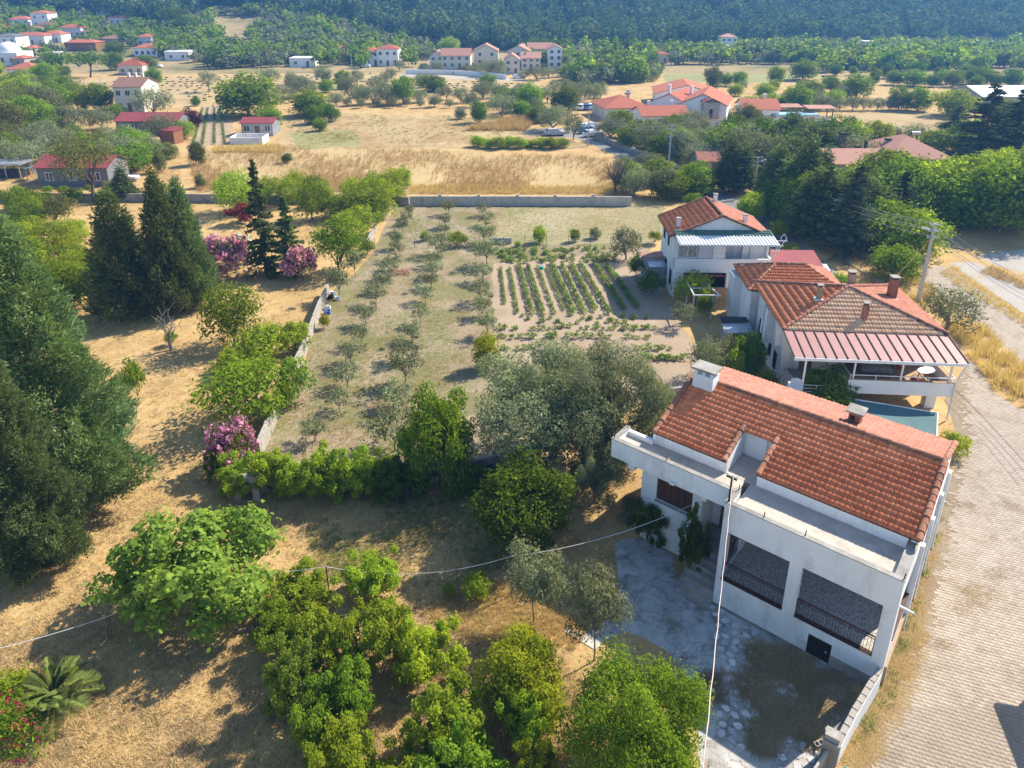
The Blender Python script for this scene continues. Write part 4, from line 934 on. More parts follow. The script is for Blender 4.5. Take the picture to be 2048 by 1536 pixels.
def conifer(seed, w, h, nsp, leaf, power=.85, base=.06, asp=.28, droop=.1, fan=7, bare=0, lump=.18, r0=None):
    """dense cone of upswept sprays"""
    r = np.random.default_rng(seed); T, C = Arr(), Arr()
    z = base + (1 - base) * (1 - np.sqrt(r.random(nsp))) * 1.0; z = np.clip(z, base, .995); az = r.random(nsp) * 2 * np.pi
    prof = np.minimum(1, (z - base) / .10 * .5 + .55) * (1 - (z - base) / (1 - base)) ** power
    lm = 1 + lump * np.sin(az * 4 + z * 17 + seed) + lump * .7 * np.sin(az * 7 - z * 29)
    rad = w / 2 * (prof * lm + .015) * np.where(r.random(nsp) < .3, r.uniform(.45, .9, nsp), r.uniform(.85, 1.05, nsp))
    o = np.stack([np.cos(az), np.sin(az), np.zeros(nsp)], -1); P = o * rad[:, None]; P[:, 2] = z * h
    idx = np.repeat(np.arange(nsp), fan); m = len(idx)
    ax = o[idx] * .8 + np.array([0, 0, .55 - droop * 4]) + r.normal(0, .35, (m, 3)); ax /= np.linalg.norm(ax, axis=1)[:, None]
    off = r.normal(0, leaf * .55, (m, 3)); Q = P[idx] + off
    nr = np.cross(ax, unit(r, m)); nr /= np.linalg.norm(nr, axis=1)[:, None] + 1e-9; s = np.cross(nr, ax)
    sz = leaf * r.uniform(.6, 1.4, m)[:, None]
    V = np.stack([Q - ax * sz * .5, Q + s * sz * asp * .5, Q + ax * sz * .6 , Q - s * sz * asp * .5], 1).reshape(-1, 3)
    C.add(V, np.arange(4 * m).reshape(-1, 4), 0, np.clip(.5 * r.random(m) + .5 * r.random(nsp)[idx], 0, 1))
    r0 = r0 or h * .016
    limb(T, (0, 0, -.1), (0, 0, h * .9), r0, r0 * .15, r, 6, .004, 6)
    for j in range(14):
        zz = h * r.uniform(base * .6, .5); a = r.random() * 6.3; limb(T, (0, 0, zz), (math.cos(a) * w * .3, math.sin(a) * w * .3, zz + h * .03), r0 * .3, r0 * .08, r, 4, .08, 3)
    return Plant(T, C, None, True)
def cedar(seed, w, h, tiers, per, leaf, n=26, power=.9, base=.1, r0=None):
    """tiers of level branches carrying flat sprays"""
    r = np.random.default_rng(seed); T, C = Arr(), Arr(); r0 = r0 or h * .018
    limb(T, (0, 0, -.1), (r.normal(0, .02 * h), 0, h * .97), r0, r0 * .12, r, 6, .004, 6)
    for t in range(tiers):
        z = base + (1 - base) * (t / tiers) ** .95; Lr = w / 2 * ((1 - (z - base) / (1 - base)) ** power * .95 + .05)
        for b in range(max(3, int(per * (1 - .5 * z)))):
            a = r.random() * 6.283; l = Lr * r.uniform(.65, 1.12); zz = z * h + r.normal(0, h * .012); e = np.array([math.cos(a) * l, math.sin(a) * l, zz - l * r.uniform(-.05, .22)])
            limb(T, (0, 0, zz), e, r0 * .25 * (1 - .6 * z), r0 * .05, r, 4, .04, 2)
            k = 5; tt = np.linspace(.3, 1.02, k)[:, None]; cen = np.array([0, 0, zz]) * (1 - tt) + e * tt; cs = l * .17 * np.linspace(1.0, .6, k)
            leaves(C, cen, np.stack([cs, cs, cs * .28 + .03], -1), max(4, int(n / k)), leaf, r, 0, .2, .15, .32, .9)
    return Plant(T, C, None, True)
def pxh(): pass
class Form: pass
P_ = {}
P_['olive'] = [broad(s, 5.5, 4.6, .7, 28, 130, .30, .2, .36, .35, 7, .2, 0, .22, -.72) for s in (1, 2, 3, 4)]
P_['young'] = [broad(s, 1.9, 2.1, .55, 15, 75, .17, .19, .34, .2, 7, .035, 0, .3, -.7) for s in (11, 12, 13, 14)]
P_['broad'] = [broad(s, 6, 6, .45, 38, 190, .29, .19, .6, .5, 6, .17, 0, .22, -.92) for s in (21, 22, 23, 24)]
P_['bush'] = [broad(s, 2.6, 2.0, .0, 22, 170, .17, .22, .6, .4, 6, .04, 0, .3, -.3) for s in (31, 32, 33, 34)]
P_['fine'] = [broad(s, 5, 5, .3, 34, 150, .26, .19, .42, .4, 6, .12, 0, .25, -.8) for s in (41, 42, 43)]
P_['acacia'] = [broad(s, 8, 8.5, 2.2, 40, 130, .34, .17, .35, .25, 12, .22, 0, .3, -.35) for s in (51, 52)]
P_['pine'] = [conifer(s, 5, 9, 900, .62, .8, .1, .3, .1, 6) for s in (61, 62, 63)]
P_['cypress'] = [conifer(s, 2, 9, 620, .42, .55, .03, .3, 0, 6) for s in (66, 67)]
P_['cedar'] = [cedar(s, 8, 11, 17, 9, .5, 34) for s in (71, 72, 73)]
P_['stone'] = [broad(s, 9, 6.5, 2.6, 30, 60, .7, .2, .4, .6, 8, .25, .25, .1, -.2) for s in (76,)]
P_['olivefar'] = [broad(s, 5, 4.2, .4, 15, 24, .8, .22, .5, .5, 3, .16, 0, .22, -.85) for s in (81, 82, 83)]
P_['broadfar'] = [broad(s, 6, 6, .3, 16, 24, 1.0, .22, .6, .5, 3, .17, 0, .22, -.9) for s in (86, 87, 88)]
P_['pinefar'] = [broad(s, 5, 9, 1.0, 13, 10, 1.3, .26, .5, .5, 1, .15, 0, .3, -.8) for s in (91, 92, 93)]
P_['stuffolive'] = [broad(84, 5, 4.2, .3, 12, 11, 1.1, .23, .6, .5, 1, .16, 0, .22, -.85)]; P_['stuffbroad'] = [broad(89, 6, 6, .3, 12, 11, 1.4, .23, .65, .5, 1, .17, 0, .22, -.9)]
P_['plant'] = [broad(s, .55, .46, .0, 8, 16, .14, .24, .5, .2, 2, .012, 0, .3, -.4, up=.6) for s in (95, 96, 97)]
ORD = 'first second third fourth fifth sixth seventh eighth ninth tenth eleventh twelfth thirteenth fourteenth fifteenth sixteenth seventeenth eighteenth nineteenth'.split()
for d_ in 'twent thirt fort fift sixt sevent'.split(): ORD += [d_ + 'ieth'] + [d_ + 'y ' + o_ for o_ in ORD[:9]]
_tr = random.Random(77); NAMES = {}
def plant(form, leaf, name, label, cat, x, yb, yt, wpx, group=None, bark=None, flow=None, rz=None, ground=None, hmax=None):
    """a plant whose foot stands at photo pixel (x, yb), top near yt, crown wpx wide"""
    pl = _tr.choice(P_[form]) if isinstance(form, str) else form
    p = ground or GT(x, yb); tn = (CAMH - p.z) / p.y; far = yb < 330
    for it in range(2):
        hm = max(AT(x, yt, p.y).z - p.z, .2); s = SCALE((p.x, p.y, p.z + hm * .5)); w = wpx / s * (.97 if far else .9)
        h = hm * .98 if pl.cone else max(hm - (w * .5 * tn) ** 2 / hm, .38 * w if pl.low else .45 * hm)
        if it == 0 and pl.low and not far and not pl.cone:
            c = h / 2; q = GT(x, yb); dy = (math.sqrt(c * c + (w * .5 * tn) ** 2) - c) / tn; p = Vector((q.x * (q.y + dy) / q.y, q.y + dy, q.z))
    bark = bark or ('greybark' if leaf == 'olive' else 'bark')
    sc = (w / pl.w, w / pl.w * _tr.uniform(.92, 1.08), h / pl.h); rot = _tr.random() * 6.283 if rz is None else rz
    if (yb - yt) < 34 and flow is None and isinstance(form, str):
        o = link(name, pl.single(leaf, bark)); o.location = p; o.scale = sc; o.rotation_euler = (0, 0, rot); return tag(o, label, cat, group)
    t, c, f, _ = pl.meshes(leaf, bark, flow)
    o = thing(name, label, cat, p, rot, group); o.scale = sc
    if t: link('trunk', t, o)
    link('crown', c, o)
    if f: link('blossom', f, o)
    return o
def blossoms(pl, leafn, n, size, seed, zmin=.3):
    r = np.random.default_rng(seed); V, F, m, t = pl.c.get(); cen = V.reshape(-1, 4, 3).mean(1); c0 = np.array([0, 0, pl.h * .45]); d = (cen - c0) / (pl.w / 2, pl.w / 2, pl.h * .55)
    k = np.where((np.linalg.norm(d, axis=1) > .72) & (cen[:, 2] > pl.h * zmin))[0]; k = r.choice(k, min(n, len(k)), False)
    A = Arr(); leaves(A, cen[k] + (cen[k] - c0) * .05, np.full((len(k), 3), size * .9), 5, size, r, 0, .2, .6, .9, .3); pl.fl = A; return pl
# ================================================================== near trees, one by one
GIANT = [conifer(s, 8, 17, 6800, .27, .8, .05, .26, .02, 16, lump=.30) for s in (1, 2)]
GROUP = [conifer(s, 6, 13, 3200, .36, .75, .05, .3, .0, 9, lump=.25) for s in (4, 5)]
plant(GIANT[0], 'giant', 'cypress_tree', 'giant dark cypress tree at the left edge, tallest tree in the photo', 'tree', 150, 1020, 462, 285)
plant(GIANT[1], 'giant', 'cypress_tree', 'lower dark cypress with bare trunk foot, in front of the tallest cypress', 'tree', 95, 1130, 720, 205)
plant(GROUP[0], 'conifer', 'cypress_tree', 'broad left tree of the three dark cypresses by the pink oleanders', 'tree', 262, 632, 385, 150)
plant(GROUP[1], 'conifer', 'cypress_tree', 'narrow pointed middle tree of the three dark cypresses by the oleanders', 'tree', 352, 626, 346, 110)
plant(GROUP[0], 'giant', 'cypress_tree', 'olive tinged right tree of the three dark cypresses by the oleanders', 'tree', 392, 612, 362, 100)
CED = [cedar(s, 4.2, 9, 24, 8, .42, 40, 1.0, .06) for s in (7, 8)]
plant(CED[0], 'conifer', 'spruce_tree', 'slender dark spruce with drooping tiers behind the white topped oleander', 'tree', 533, 548, 318, 78)
plant(CED[1], 'conifer', 'spruce_tree', 'slender dark spruce touching the single pink oleander by the block wall', 'tree', 583, 548, 392, 72)
def ole(seed, flow, n, leafn, label, x, yb, yt, w, name='oleander_bush', fs=.2):
    pl = broad(seed, 3.4, 3.0, .1, 26, 130, .24, .2, .3, .4, 5, .04, 0, .25, -.5); blossoms(pl, 'pink', n, fs, seed)
    return plant(pl, leafn, name, label, 'bush', x, yb, yt, w, None, None, flow)
ole(301, 'pink', 420, 'dark', 'large pink oleander with white blossom on top, under the dark spruce', 455, 553, 468, 105)
ole(302, 'pink', 420, 'broad', 'round bright pink oleander beside the slender spruce near the block wall', 606, 560, 494, 62)
ole(303, 'pink', 330, 'dark', 'pink oleander blooming at the near corner of the block wall', 470, 935, 838, 105)
ole(304, 'rusty', 420, 'purple', 'rust red bush behind the dark spruces', 482, 447, 408, 56)
ole(305, 'magenta', 110, 'broad', 'red flowering oleander in the bottom left corner by the palm', 32, 1500, 1378, 140, fs=.13)
p = broad(306, 2.4, 2.0, .1, 14, 100, .22, .2, .3, .4, 4, .04); blossoms(p, 'whiteb', 160, .16, 5); plant(p, 'broad', 'oleander_bush', 'white flowered oleander behind the large pink one', 'bush', 490, 530, 468, 50, None, None, 'whiteb')
# date palm
def palm():
    t = thing('palm_tree', 'young date palm with feathery fronds beside the red oleander', 'palm', G(118, 1425), 0)
    MB().tube([(0, 0, -.1), (0, 0, .5), (0, 0, .95)], [.3, .34, .22], 9).build('trunk', M['bark'], t)
    r = np.random.default_rng(3); meshes = []
    for k in range(4):
        A = Arr(); n = 46; L_ = 1.75; el = [1.25, .95, .6, .2][k]; s = np.linspace(0, 1, 12)
        x = L_ * (s * math.cos(el) + .25 * s ** 2 * math.sin(el)); z = L_ * (s * math.sin(el) - .42 * s ** 2)
        V, F = tube_arr(np.stack([x, np.zeros(12), z], -1), np.linspace(.03, .008, 12), 4); A.add(V, F, 0, np.full(len(F), .8))
        for i in range(n):
            q = .12 + .88 * i / n; px_, pz_ = np.interp(q, s, x), np.interp(q, s, z); l = .52 * math.sin(math.pi * min(1, q * .92 + .06)) + .1
            for sd in (-1, 1):
                d = np.array([.75, sd * .85, .28 + r.normal(0, .08)]); d /= np.linalg.norm(d); c = np.array([px_, 0, pz_]); w = np.array([.022, 0, .012])
                A.add(np.array([c - w, c + d * l * .5 + (0, 0, .03), c + d * l, c + w]), np.array([[0, 1, 2, 3]]), 0, np.array([r.random()]))
        V, F, m_, tt = A.get(); meshes.append(mesh_np('frond', V, F, [L['palm']], None, tt))
    for i in range(38):
        k = min(3, int(i / 9.6)); o = link('frond', meshes[k], t); o.location = (0, 0, .9); o.rotation_euler = (r.normal(0, .1), r.normal(0, .1), i * 2.4 + r.normal(0, .2)); q = r.uniform(.85, 1.1); o.scale = (q, q, q)
palm()
# the great olive, fig and the other trees round the yard
FUZZ[0] = .05
BIGO = [broad(s, 9.5, 7.2, 1.2, 62, 980, .185, .125, .34, .45, 16, .32, .0, .42, -.75) for s in (201, 202, 203)]
FUZZ[0] = .2
plant(BIGO[0], 'olive', 'olive_tree', 'great spreading silver olive tree behind the vine wall, its left trunk', 'tree', 1095, 935, 690, 300, 'trunks of the great olive')
plant(BIGO[1], 'olive', 'olive_tree', 'great silver olive beside the flat terrace of the near house', 'tree', 1205, 940, 672, 290, 'trunks of the great olive')
plant(BIGO[2], 'olive', 'olive_tree', 'dark low olive growing in the shade under the great olive', 'tree', 1190, 1005, 865, 130)
FIG = broad(210, 6.4, 4.6, .7, 64, 210, .24, .105, .75, .4, 16, .12, 0, .3, -.55)
plant(FIG, 'fig', 'fig_tree', 'wide fig tree with big lobed leaves on the dry lawn', 'tree', 405, 1215, 1005, 300)
DK = [broad(s, 5, 4.6, .3, 44, 460, .18, .15, .55, .4, 8, .12, 0, .28, -.8) for s in (221, 222, 223)]
plant(DK[0], 'broad', 'walnut_tree', 'dense dark green tree left of the great olive at the vine wall', 'tree', 880, 985, 770, 150)
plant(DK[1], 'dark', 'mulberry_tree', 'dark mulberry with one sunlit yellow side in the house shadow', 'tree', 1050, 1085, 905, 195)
BB = broad(230, 7, 5.2, .1, 90, 620, .145, .115, .5, .45, 8, .1, 0, .25, -.7)
plant(BB, 'broad', 'laurel_bush', 'big round dense green bush at the bottom edge beside the yard', 'bush', 1275, 1570, 1270, 320)
V5 = [broad(s, 3.2, 2.4, .1, 78, 235, .125, .098, .62, .25, 14, .035, 0, .5, -.65, up=.4) for s in (241, 242, 243, 244)]
for i, (x, yb, yt, w, lf, lab) in enumerate([
    (600, 1215, 1120, 135, 'bright', 'leafy vine bush next to the wooden washing line post'),
    (745, 1190, 1098, 130, 'bright', 'tallest vine bush, reaching up to the washing line'),
    (565, 1300, 1200, 110, 'broad', 'dark vine bush beside the fig tree foot'),
    (650, 1330, 1205, 150, 'bright', 'sunlit vine bush in the left middle of the vine thicket'),
    (590, 1420, 1270, 110, 'fig', 'bluish green bush on the left flank of the vine thicket'),
    (760, 1330, 1190, 140, 'bright', 'vine bush in the centre of the thicket, yellow green on top'),
    (850, 1350, 1215, 150, 'yellow', 'bright yellow green vine bush on the right of the thicket centre'),
    (690, 1450, 1310, 140, 'broad', 'shaded vine bush above the dark gap in the thicket'),
    (905, 1500, 1345, 160, 'bright', 'vine bush in front of the yellow green mulberry'),
    (690, 1575, 1420, 150, 'bright', 'vine bush leaning over the dry lawn at the bottom edge'),
    (930, 1590, 1425, 190, 'broad', 'wide dark vine bush at the bottom edge beside the round bush'),
    (1060, 1500, 1370, 120, 'bright', 'small vine on a bare stem between mulberry and round bush'),
    (1070, 1590, 1475, 90, 'bright', 'vine shoots at the bottom edge left of the round bush'),
    (640, 1520, 1395, 110, 'broad', 'vine bush at the lower left fringe of the thicket'),
    (800, 1600, 1480, 150, 'bright', 'vine bush at the bottom edge between two wider ones')]):
    plant(V5[i % 4], lf, 'vine_bush', lab, 'vine', x, yb, yt, w, 'vine bushes of the near thicket')
plant(DK[2], 'yellow', 'mulberry_tree', 'yellow green mulberry tree between the thicket and the round bush', 'tree', 1045, 1415, 1245, 175)
plant('bush', 'bright', 'small_shrub', 'small bright shrub on dry grass between thicket and house shadow', 'bush', 952, 1192, 1140, 62)
plant('bush', 'bright', 'small_shrub', 'lone low leafy shoot left of the small bright shrub', 'bush', 898, 1195, 1165, 30)
YO = [broad(s, 3.0, 3.4, 1.1, 26, 260, .15, .16, .28, .2, 12, .045, 0, .3, -.6) for s in (251, 252)]
plant(YO[0], 'olive', 'olive_tree', 'young olive tree with thin trunk on straw beside the yard', 'tree', 1068, 1250, 1092, 118)
plant(YO[1], 'olive', 'olive_tree', 'young leaning olive tree at the edge of the concrete yard', 'tree', 1187, 1322, 1118, 150)
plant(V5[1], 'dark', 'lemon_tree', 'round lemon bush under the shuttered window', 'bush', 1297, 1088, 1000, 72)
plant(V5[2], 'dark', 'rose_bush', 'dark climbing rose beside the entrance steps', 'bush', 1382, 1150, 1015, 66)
plant('bush', 'olive', 'potted_plant', 'shadowy potted plant under the balcony corner', 'plant', 1262, 1030, 990, 40)
# vine covered wall between yard and orchard
for i, (x, yb, yt, w, lf) in enumerate([(485, 985, 905, 90, 'bright'), (545, 985, 895, 105, 'bright'), (600, 990, 905, 100, 'bright'), (660, 995, 890, 110, 'bright'), (712, 990, 893, 100, 'bright'), (765, 985, 905, 100, 'broad'), (815, 985, 905, 90, 'dark'), (440, 960, 900, 55, 'broad'), (940, 985, 920, 80, 'dark'), (990, 985, 930, 70, 'dark')]):
    plant(V5[i % 4], lf, 'climbing_vine', '%s clump from the block wall end of the climber over the orchard wall' % ORD[i], 'climber', x, yb, yt, w, 'climber clumps on the orchard wall')
# shrubs along the long block wall
for form, lf, x, yb, yt, w, lab in [
    ('fine', 'broad', 470, 692, 556, 125, 'round green tree beside the dead sapling, left of the block wall'),
    ('bush', 'bright', 530, 722, 640, 120, 'bright creeping bush against the outer face of the block wall'),
    ('bush', 'bright', 590, 700, 640, 70, 'narrow bright bush hugging the middle of the block wall'),
    ('bush', 'yellow', 480, 745, 690, 90, 'yellowish reed like bush below the round green tree'),
    ('fine', 'broad', 500, 838, 700, 185, 'wide dark green bush spilling over the block wall'),
    ('bush', 'fig', 590, 800, 710, 70, 'fig shoot growing through the gap in the block wall'),
    ('bush', 'broad', 574, 825, 765, 40, 'small fig shoot on the orchard side of the wall gap'),
    ('fine', 'broad', 680, 545, 425, 105, 'dense green shrub left of the wire fence end'),
    ('fine', 'bright', 745, 432, 352, 108, 'big bright bush at the far end of the block wall'),
    ('bush', 'bright', 722, 470, 408, 90, 'bright low bush between the two dense wall shrubs'),
    ('fine', 'broad', 625, 440, 362, 75, 'green shrub between the dark spruces and the bright bush'),
    ('fine', 'bright', 478, 425, 340, 92, 'light green bushy tree in front of the grey rear wall'),
    ('bush', 'fig', 735, 510, 478, 34, 'small fig at the corner of fence and block wall'),
    ('bush', 'bright', 665, 435, 395, 60, 'low bright shrub beside the rear wall'),
    ('broad', 'bright', 806, 378, 333, 38, 'young bright tree on the tall dry grass beyond the wall'),
    ('bush', 'yellow', 650, 657, 628, 22, 'tiny lemon sapling on the orchard side of the block wall')]:
    plant(form, lf, 'green_shrub' if form == 'bush' else 'green_tree', lab, 'bush' if form == 'bush' else 'tree', x, yb, yt, w)
plant('young', 'olive', 'olive_tree', 'grey olive tree leaning over the rubbish heap at the block wall', 'tree', 680, 600, 528, 58)
plant('young', 'olive', 'olive_tree', 'grey olive tree behind the one at the rubbish heap', 'tree', 711, 555, 497, 44)
plant('bush', 'broad', 'thin_shrub', 'thin scraggy shrub alone on the lawn beside the giant cypress', 'bush', 275, 800, 715, 45)
# left margin shrubbery
for form, lf, x, yb, yt, w, lab in [
    ('fine', 'bright', 60, 470, 428, 80, 'bright pale shrub behind the tallest cypress top'),
    ('fine', 'bright', 115, 520, 440, 95, 'bright green tree left of the three dark cypresses'),
    ('fine', 'broad', 60, 560, 470, 130, 'bushy green tree half behind the tallest cypress'),
    ('fine', 'broad', 160, 610, 520, 110, 'shaded green tree at the foot of the three dark cypresses'),
    ('fine', 'broad', 120, 640, 560, 90, 'dark green bush between the giant cypress and the three dark ones'),
    ('fine', 'acacia', 112, 450, 390, 75, 'round yellowish bush on the dry meadow left of the cypresses'),
    ('bush', 'broad', 48, 418, 375, 55, 'green shrub at the dark rear wall near the left edge'),
    ('bush', 'acacia', 75, 420, 392, 40, 'dry looking bush beside the shrub at the left rear wall'),
    ('bush', 'broad', 150, 405, 375, 40, 'low green bush under the wispy acacia'),
    ('bush', 'broad', 225, 400, 370, 45, 'low green bush right of the wispy acacia trunk'),
    ('pine', 'conifer', 250, 400, 335, 45, 'small dark pine top in front of the rear wall'),
    ('bush', 'bright', 20, 1410, 1330, 110, 'green shrub behind the palm in the bottom left corner')]:
    plant(form, lf, 'green_shrub' if form == 'bush' else 'pine_tree' if form == 'pine' else 'green_tree', lab, 'bush' if form == 'bush' else 'tree', x, yb, yt, w)
AC = P_['acacia'][0]
plant(AC, 'acacia', 'acacia_tree', 'large wispy acacia in front of the grey clad house', 'tree', 188, 405, 262, 140)
# plants round the two further houses
for form, lf, x, yb, yt, w, lab in [
    ('broad', 'dark', 1648, 835, 728, 112, 'dark tree in front of the balcony house landing'),
    ('bush', 'bright', 1600, 845, 785, 55, 'upright bright shrub left of the small pink chimney'),
    ('bush', 'bright', 1655, 850, 790, 90, 'bright shrub row behind the near tile roof'),
    ('bush', 'bright', 1740, 862, 838, 26, 'small green bush between chimney and teal net'),
    ('bush', 'yellow', 1465, 765, 695, 42, 'tall yellow green shoots beside the satellite dish'),
    ('olive', 'olive', 1410, 760, 672, 82, 'olive bush at the garden corner near the balcony house'),
    ('olive', 'olive', 1452, 745, 665, 62, 'second olive bush, next to the ramshackle shed'),
    ('broad', 'dark', 1495, 755, 662, 60, 'dark shrub at the side wall of the balcony house'),
    ('bush', 'dark', 1530, 800, 735, 50, 'climbing plant at the barred side windows'),
    ('olive', 'olive', 1890, 660, 565, 125, 'lone olive tree beside the street behind the pyramid roof'),
    ('broad', 'broad', 1785, 562, 490, 96, 'round clipped green tree on dry grass beside the lamp pole'),
    ('bush', 'broad', 1678, 578, 545, 58, 'pale flowered shrub beside the lane and carport'),
    ('bush', 'olive', 1510, 592, 540, 75, 'grey green bush behind the pyramid roof extension'),
    ('bush', 'yellow', 1388, 612, 540, 72, 'bright yellow vine over the white pergola'),
    ('bush', 'broad', 1408, 636, 580, 34, 'climbing stems inside the white pergola'),
    ('young', 'olive', 1362, 655, 606, 50, 'small olive beside the pergola'),
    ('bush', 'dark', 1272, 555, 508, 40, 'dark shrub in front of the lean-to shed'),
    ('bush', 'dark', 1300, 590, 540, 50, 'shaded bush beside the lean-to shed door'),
    ('olive', 'olive', 1252, 520, 452, 66, 'olive tree between the wire fence and the gabled house'),
    ('bush', 'bright', 1310, 488, 462, 30, 'small bright bush left of the gabled house'),
    ('broad', 'bright', 1497, 445, 385, 58, 'bright tree behind the gabled house roof'),
    ('bush', 'bright', 1555, 480, 440, 40, 'bright bush beside the lane behind the steel bracket'),
    ('bush', 'yellow', 1582, 502, 485, 40, 'low yellow green bush behind the carport'),
    ('bush', 'yellow', 1906, 905, 862, 58, 'bright citrus bush at the street corner of the near house'),
    ('broad', 'broad', 1388, 388, 322, 72, 'bright broadleaf tree at the road bend behind the rear wall'),
    ('bush', 'broad', 1385, 415, 385, 40, 'low green bush under the broadleaf tree at the road bend'),
    ('bush', 'broad', 1418, 770, 735, 30, 'small weed bush near the concrete basin')]:
    plant(form, lf, 'green_shrub' if form == 'bush' else 'olive_tree' if lf == 'olive' else 'green_tree', lab, 'bush' if form == 'bush' else 'tree', x, yb, yt, w)
# trees along the lane on the right
CEDR = [cedar(s, 8, 12, 22, 11, .45, 46, .9, .08) for s in (401, 402, 403)]
for form, lf, x, yb, yt, w, lab in [
    (CEDR[0], 'cedar', 1693, 508, 330, 130, 'pale cedar with a leaning bare trunk beside the power lines'),
    (CEDR[1], 'cedar', 1790, 470, 342, 100, 'pale pointed cedar right of the leaning one'),
    (CEDR[2], 'conifer', 1640, 480, 330, 110, 'dark cedar left of the pale leaning one'),
    (CEDR[0], 'cedar', 1955, 335, 165, 150, 'large dark cedar with level tiers beside the villa roof'),
    (CEDR[1], 'cedar', 2015, 335, 178, 115, 'second large cedar with level tiers, at the right edge'),
    ('pine', 'conifer', 1458, 384, 283, 72, 'dark cypress at the gate end of the lane'),
    ('pine', 'conifer', 1485, 384, 292, 60, 'dense dark cypress beside the middle lamp pole'),
    ('pine', 'conifer', 1545, 420, 290, 85, 'dark lane tree right of the middle lamp pole'),
    ('pine', 'conifer', 1600, 440, 272, 88, 'tall dark cypress halfway along the lane'),
    ('pine', 'conifer', 1640, 400, 300, 60, 'dark cypress in front of the water tank villa'),
    ('broad', 'broad', 1595, 455, 345, 80, 'bright maple between the dark lane trees'),
    ('broad', 'bright', 1640, 448, 342, 70, 'light green tree left of the dark cedar'),
    ('broad', 'bright', 1730, 400, 318, 120, 'bright mulberry in front of the villa tile roof'),
    ('broad', 'broad', 1790, 430, 325, 110, 'green mulberry behind the pale pointed cedar'),
    ('broad', 'bright', 1880, 440, 318, 150, 'wide bright mulberry at the parking lot edge'),
    ('broad', 'broad', 1975, 460, 315, 160, 'big green mulberry overhanging the shaded parking lot'),
    ('broad', 'broad', 2060, 470, 290, 130, 'green mulberry cut by the right edge'),
    ('broad', 'bright', 1828, 508, 418, 118, 'bright walnut tree behind the near lamp pole'),
    ('broad', 'dark', 1910, 300, 248, 40, 'dark tree left of the large tiered cedars'),
    ('broad', 'broad', 1872, 305, 262, 68, 'green tree with yellow tips behind the villa roof')]:
    plant(form, lf, 'cedar_tree' if not isinstance(form, str) else 'cypress_tree' if form == 'pine' else 'green_tree', lab, 'tree', x, yb, yt, w)
# ------------------------------------------------------------------ orchard rows
rows = {'beside the block wall': [(629, 884, 835, 50), (680, 822, 780, 50), (695, 775, 725, 52), (706, 728, 678, 56), (723, 690, 645, 38), (731, 649, 607, 42), (752, 611, 567, 42), (765, 583, 545, 42), (779, 558, 523, 36), (787, 540, 508, 36), (792, 520, 484, 30), (796, 498, 464, 28), (806, 464, 436, 26), (813, 450, 424, 24), (818, 436, 412, 20)],
        'in the middle of the orchard': [(790, 900, 805, 95), (792, 818, 765, 62), (811, 768, 690, 62), (806, 720, 672, 52), (824, 686, 648, 44), (842, 648, 606, 34), (850, 604, 570, 36), (863, 578, 545, 38), (868, 556, 520, 40), (871, 533, 503, 40), (876, 510, 468, 46), (889, 470, 448, 28), (889, 456, 430, 26), (897, 430, 400, 28)],
        'along the vegetable garden': [(973, 672, 620, 40), (964, 632, 592, 38), (961, 606, 560, 46), (964, 565, 528, 44), (974, 530, 478, 56), (967, 488, 448, 46), (971, 452, 425, 32), (966, 432, 408, 26)]}
for where, lst in rows.items():
    for i, (x, yb, yt, w) in enumerate(lst):
        plant('young', 'olive', 'olive_tree', 'young olive, %s from the near end of the row %s' % (ORD[i], where), 'tree', x, yb, yt - 3, w * 1.2, 'young olive trees of the orchard')
plant('broad', 'yellow', 'lemon_tree', 'bright yellow green tree standing alone at the end of the garden rows', 'tree', 973, 738, 664, 52)
for x, yb, yt, w, lf, lab in [(1078, 486, 450, 27, 'bright', 'brightest sapling along the wire fence'), (1150, 484, 458, 22, 'broad', 'small sapling right of the brightest one at the fence'), (1190, 478, 454, 26, 'olive', 'grey sapling near the low panel in the fence'), (850, 482, 462, 20, 'fig', 'small fig sapling left in the fence line'), (915, 492, 462, 44, 'bright', 'low bright fig along the wire fence between two olive rows'), (1035, 494, 482, 14, 'bright', 'tiny bright bush at the foot of the wire fence')]:
    plant('bush' if w > 40 else 'broad', lf, 'sapling', lab, 'tree', x, yb, yt, w)
# ------------------------------------------------------------------ vegetable garden
PLM = [pl.single('garden') for pl in P_['plant']]
vr = random.Random(9)
def veg(x, y, s, row, group='vegetable plants in the garden rows', ang=None):
    o = link('vegetable_plant', vr.choice(PLM)); o.location = G(x, y); o.scale = (s * vr.uniform(.85, 1.2), s * vr.uniform(.85, 1.2), s * vr.uniform(.8, 1.2)); o.rotation_euler = (0, 0, vr.random() * 6 if ang is None else ang + vr.choice([0, 3.14159]))
    if ang is not None: o.scale = (s * 1.55, s * .8, s * vr.uniform(.8, 1.2))
    return tag(o, row, 'vegetable', group)
def gz(x, y): return (980 + x * .2246, 440 + y * .2246)
vrows = [((95, 440), (130, 740), .8), ((175, 440), (245, 830), .9), ((260, 410), (370, 830), 1.15), ((340, 430), (465, 830), 1.15), ((425, 430), (570, 830), .85), ((505, 440), (655, 800), .8), ((550, 400), (745, 830), 1.3), ((640, 410), (835, 820), 1.15), ((725, 410), (930, 800), 1.2), ((805, 400), (1060, 830), 1.2), ((930, 400), (1190, 800), 1.3), ((1040, 420), (1310, 790), 1.3)]
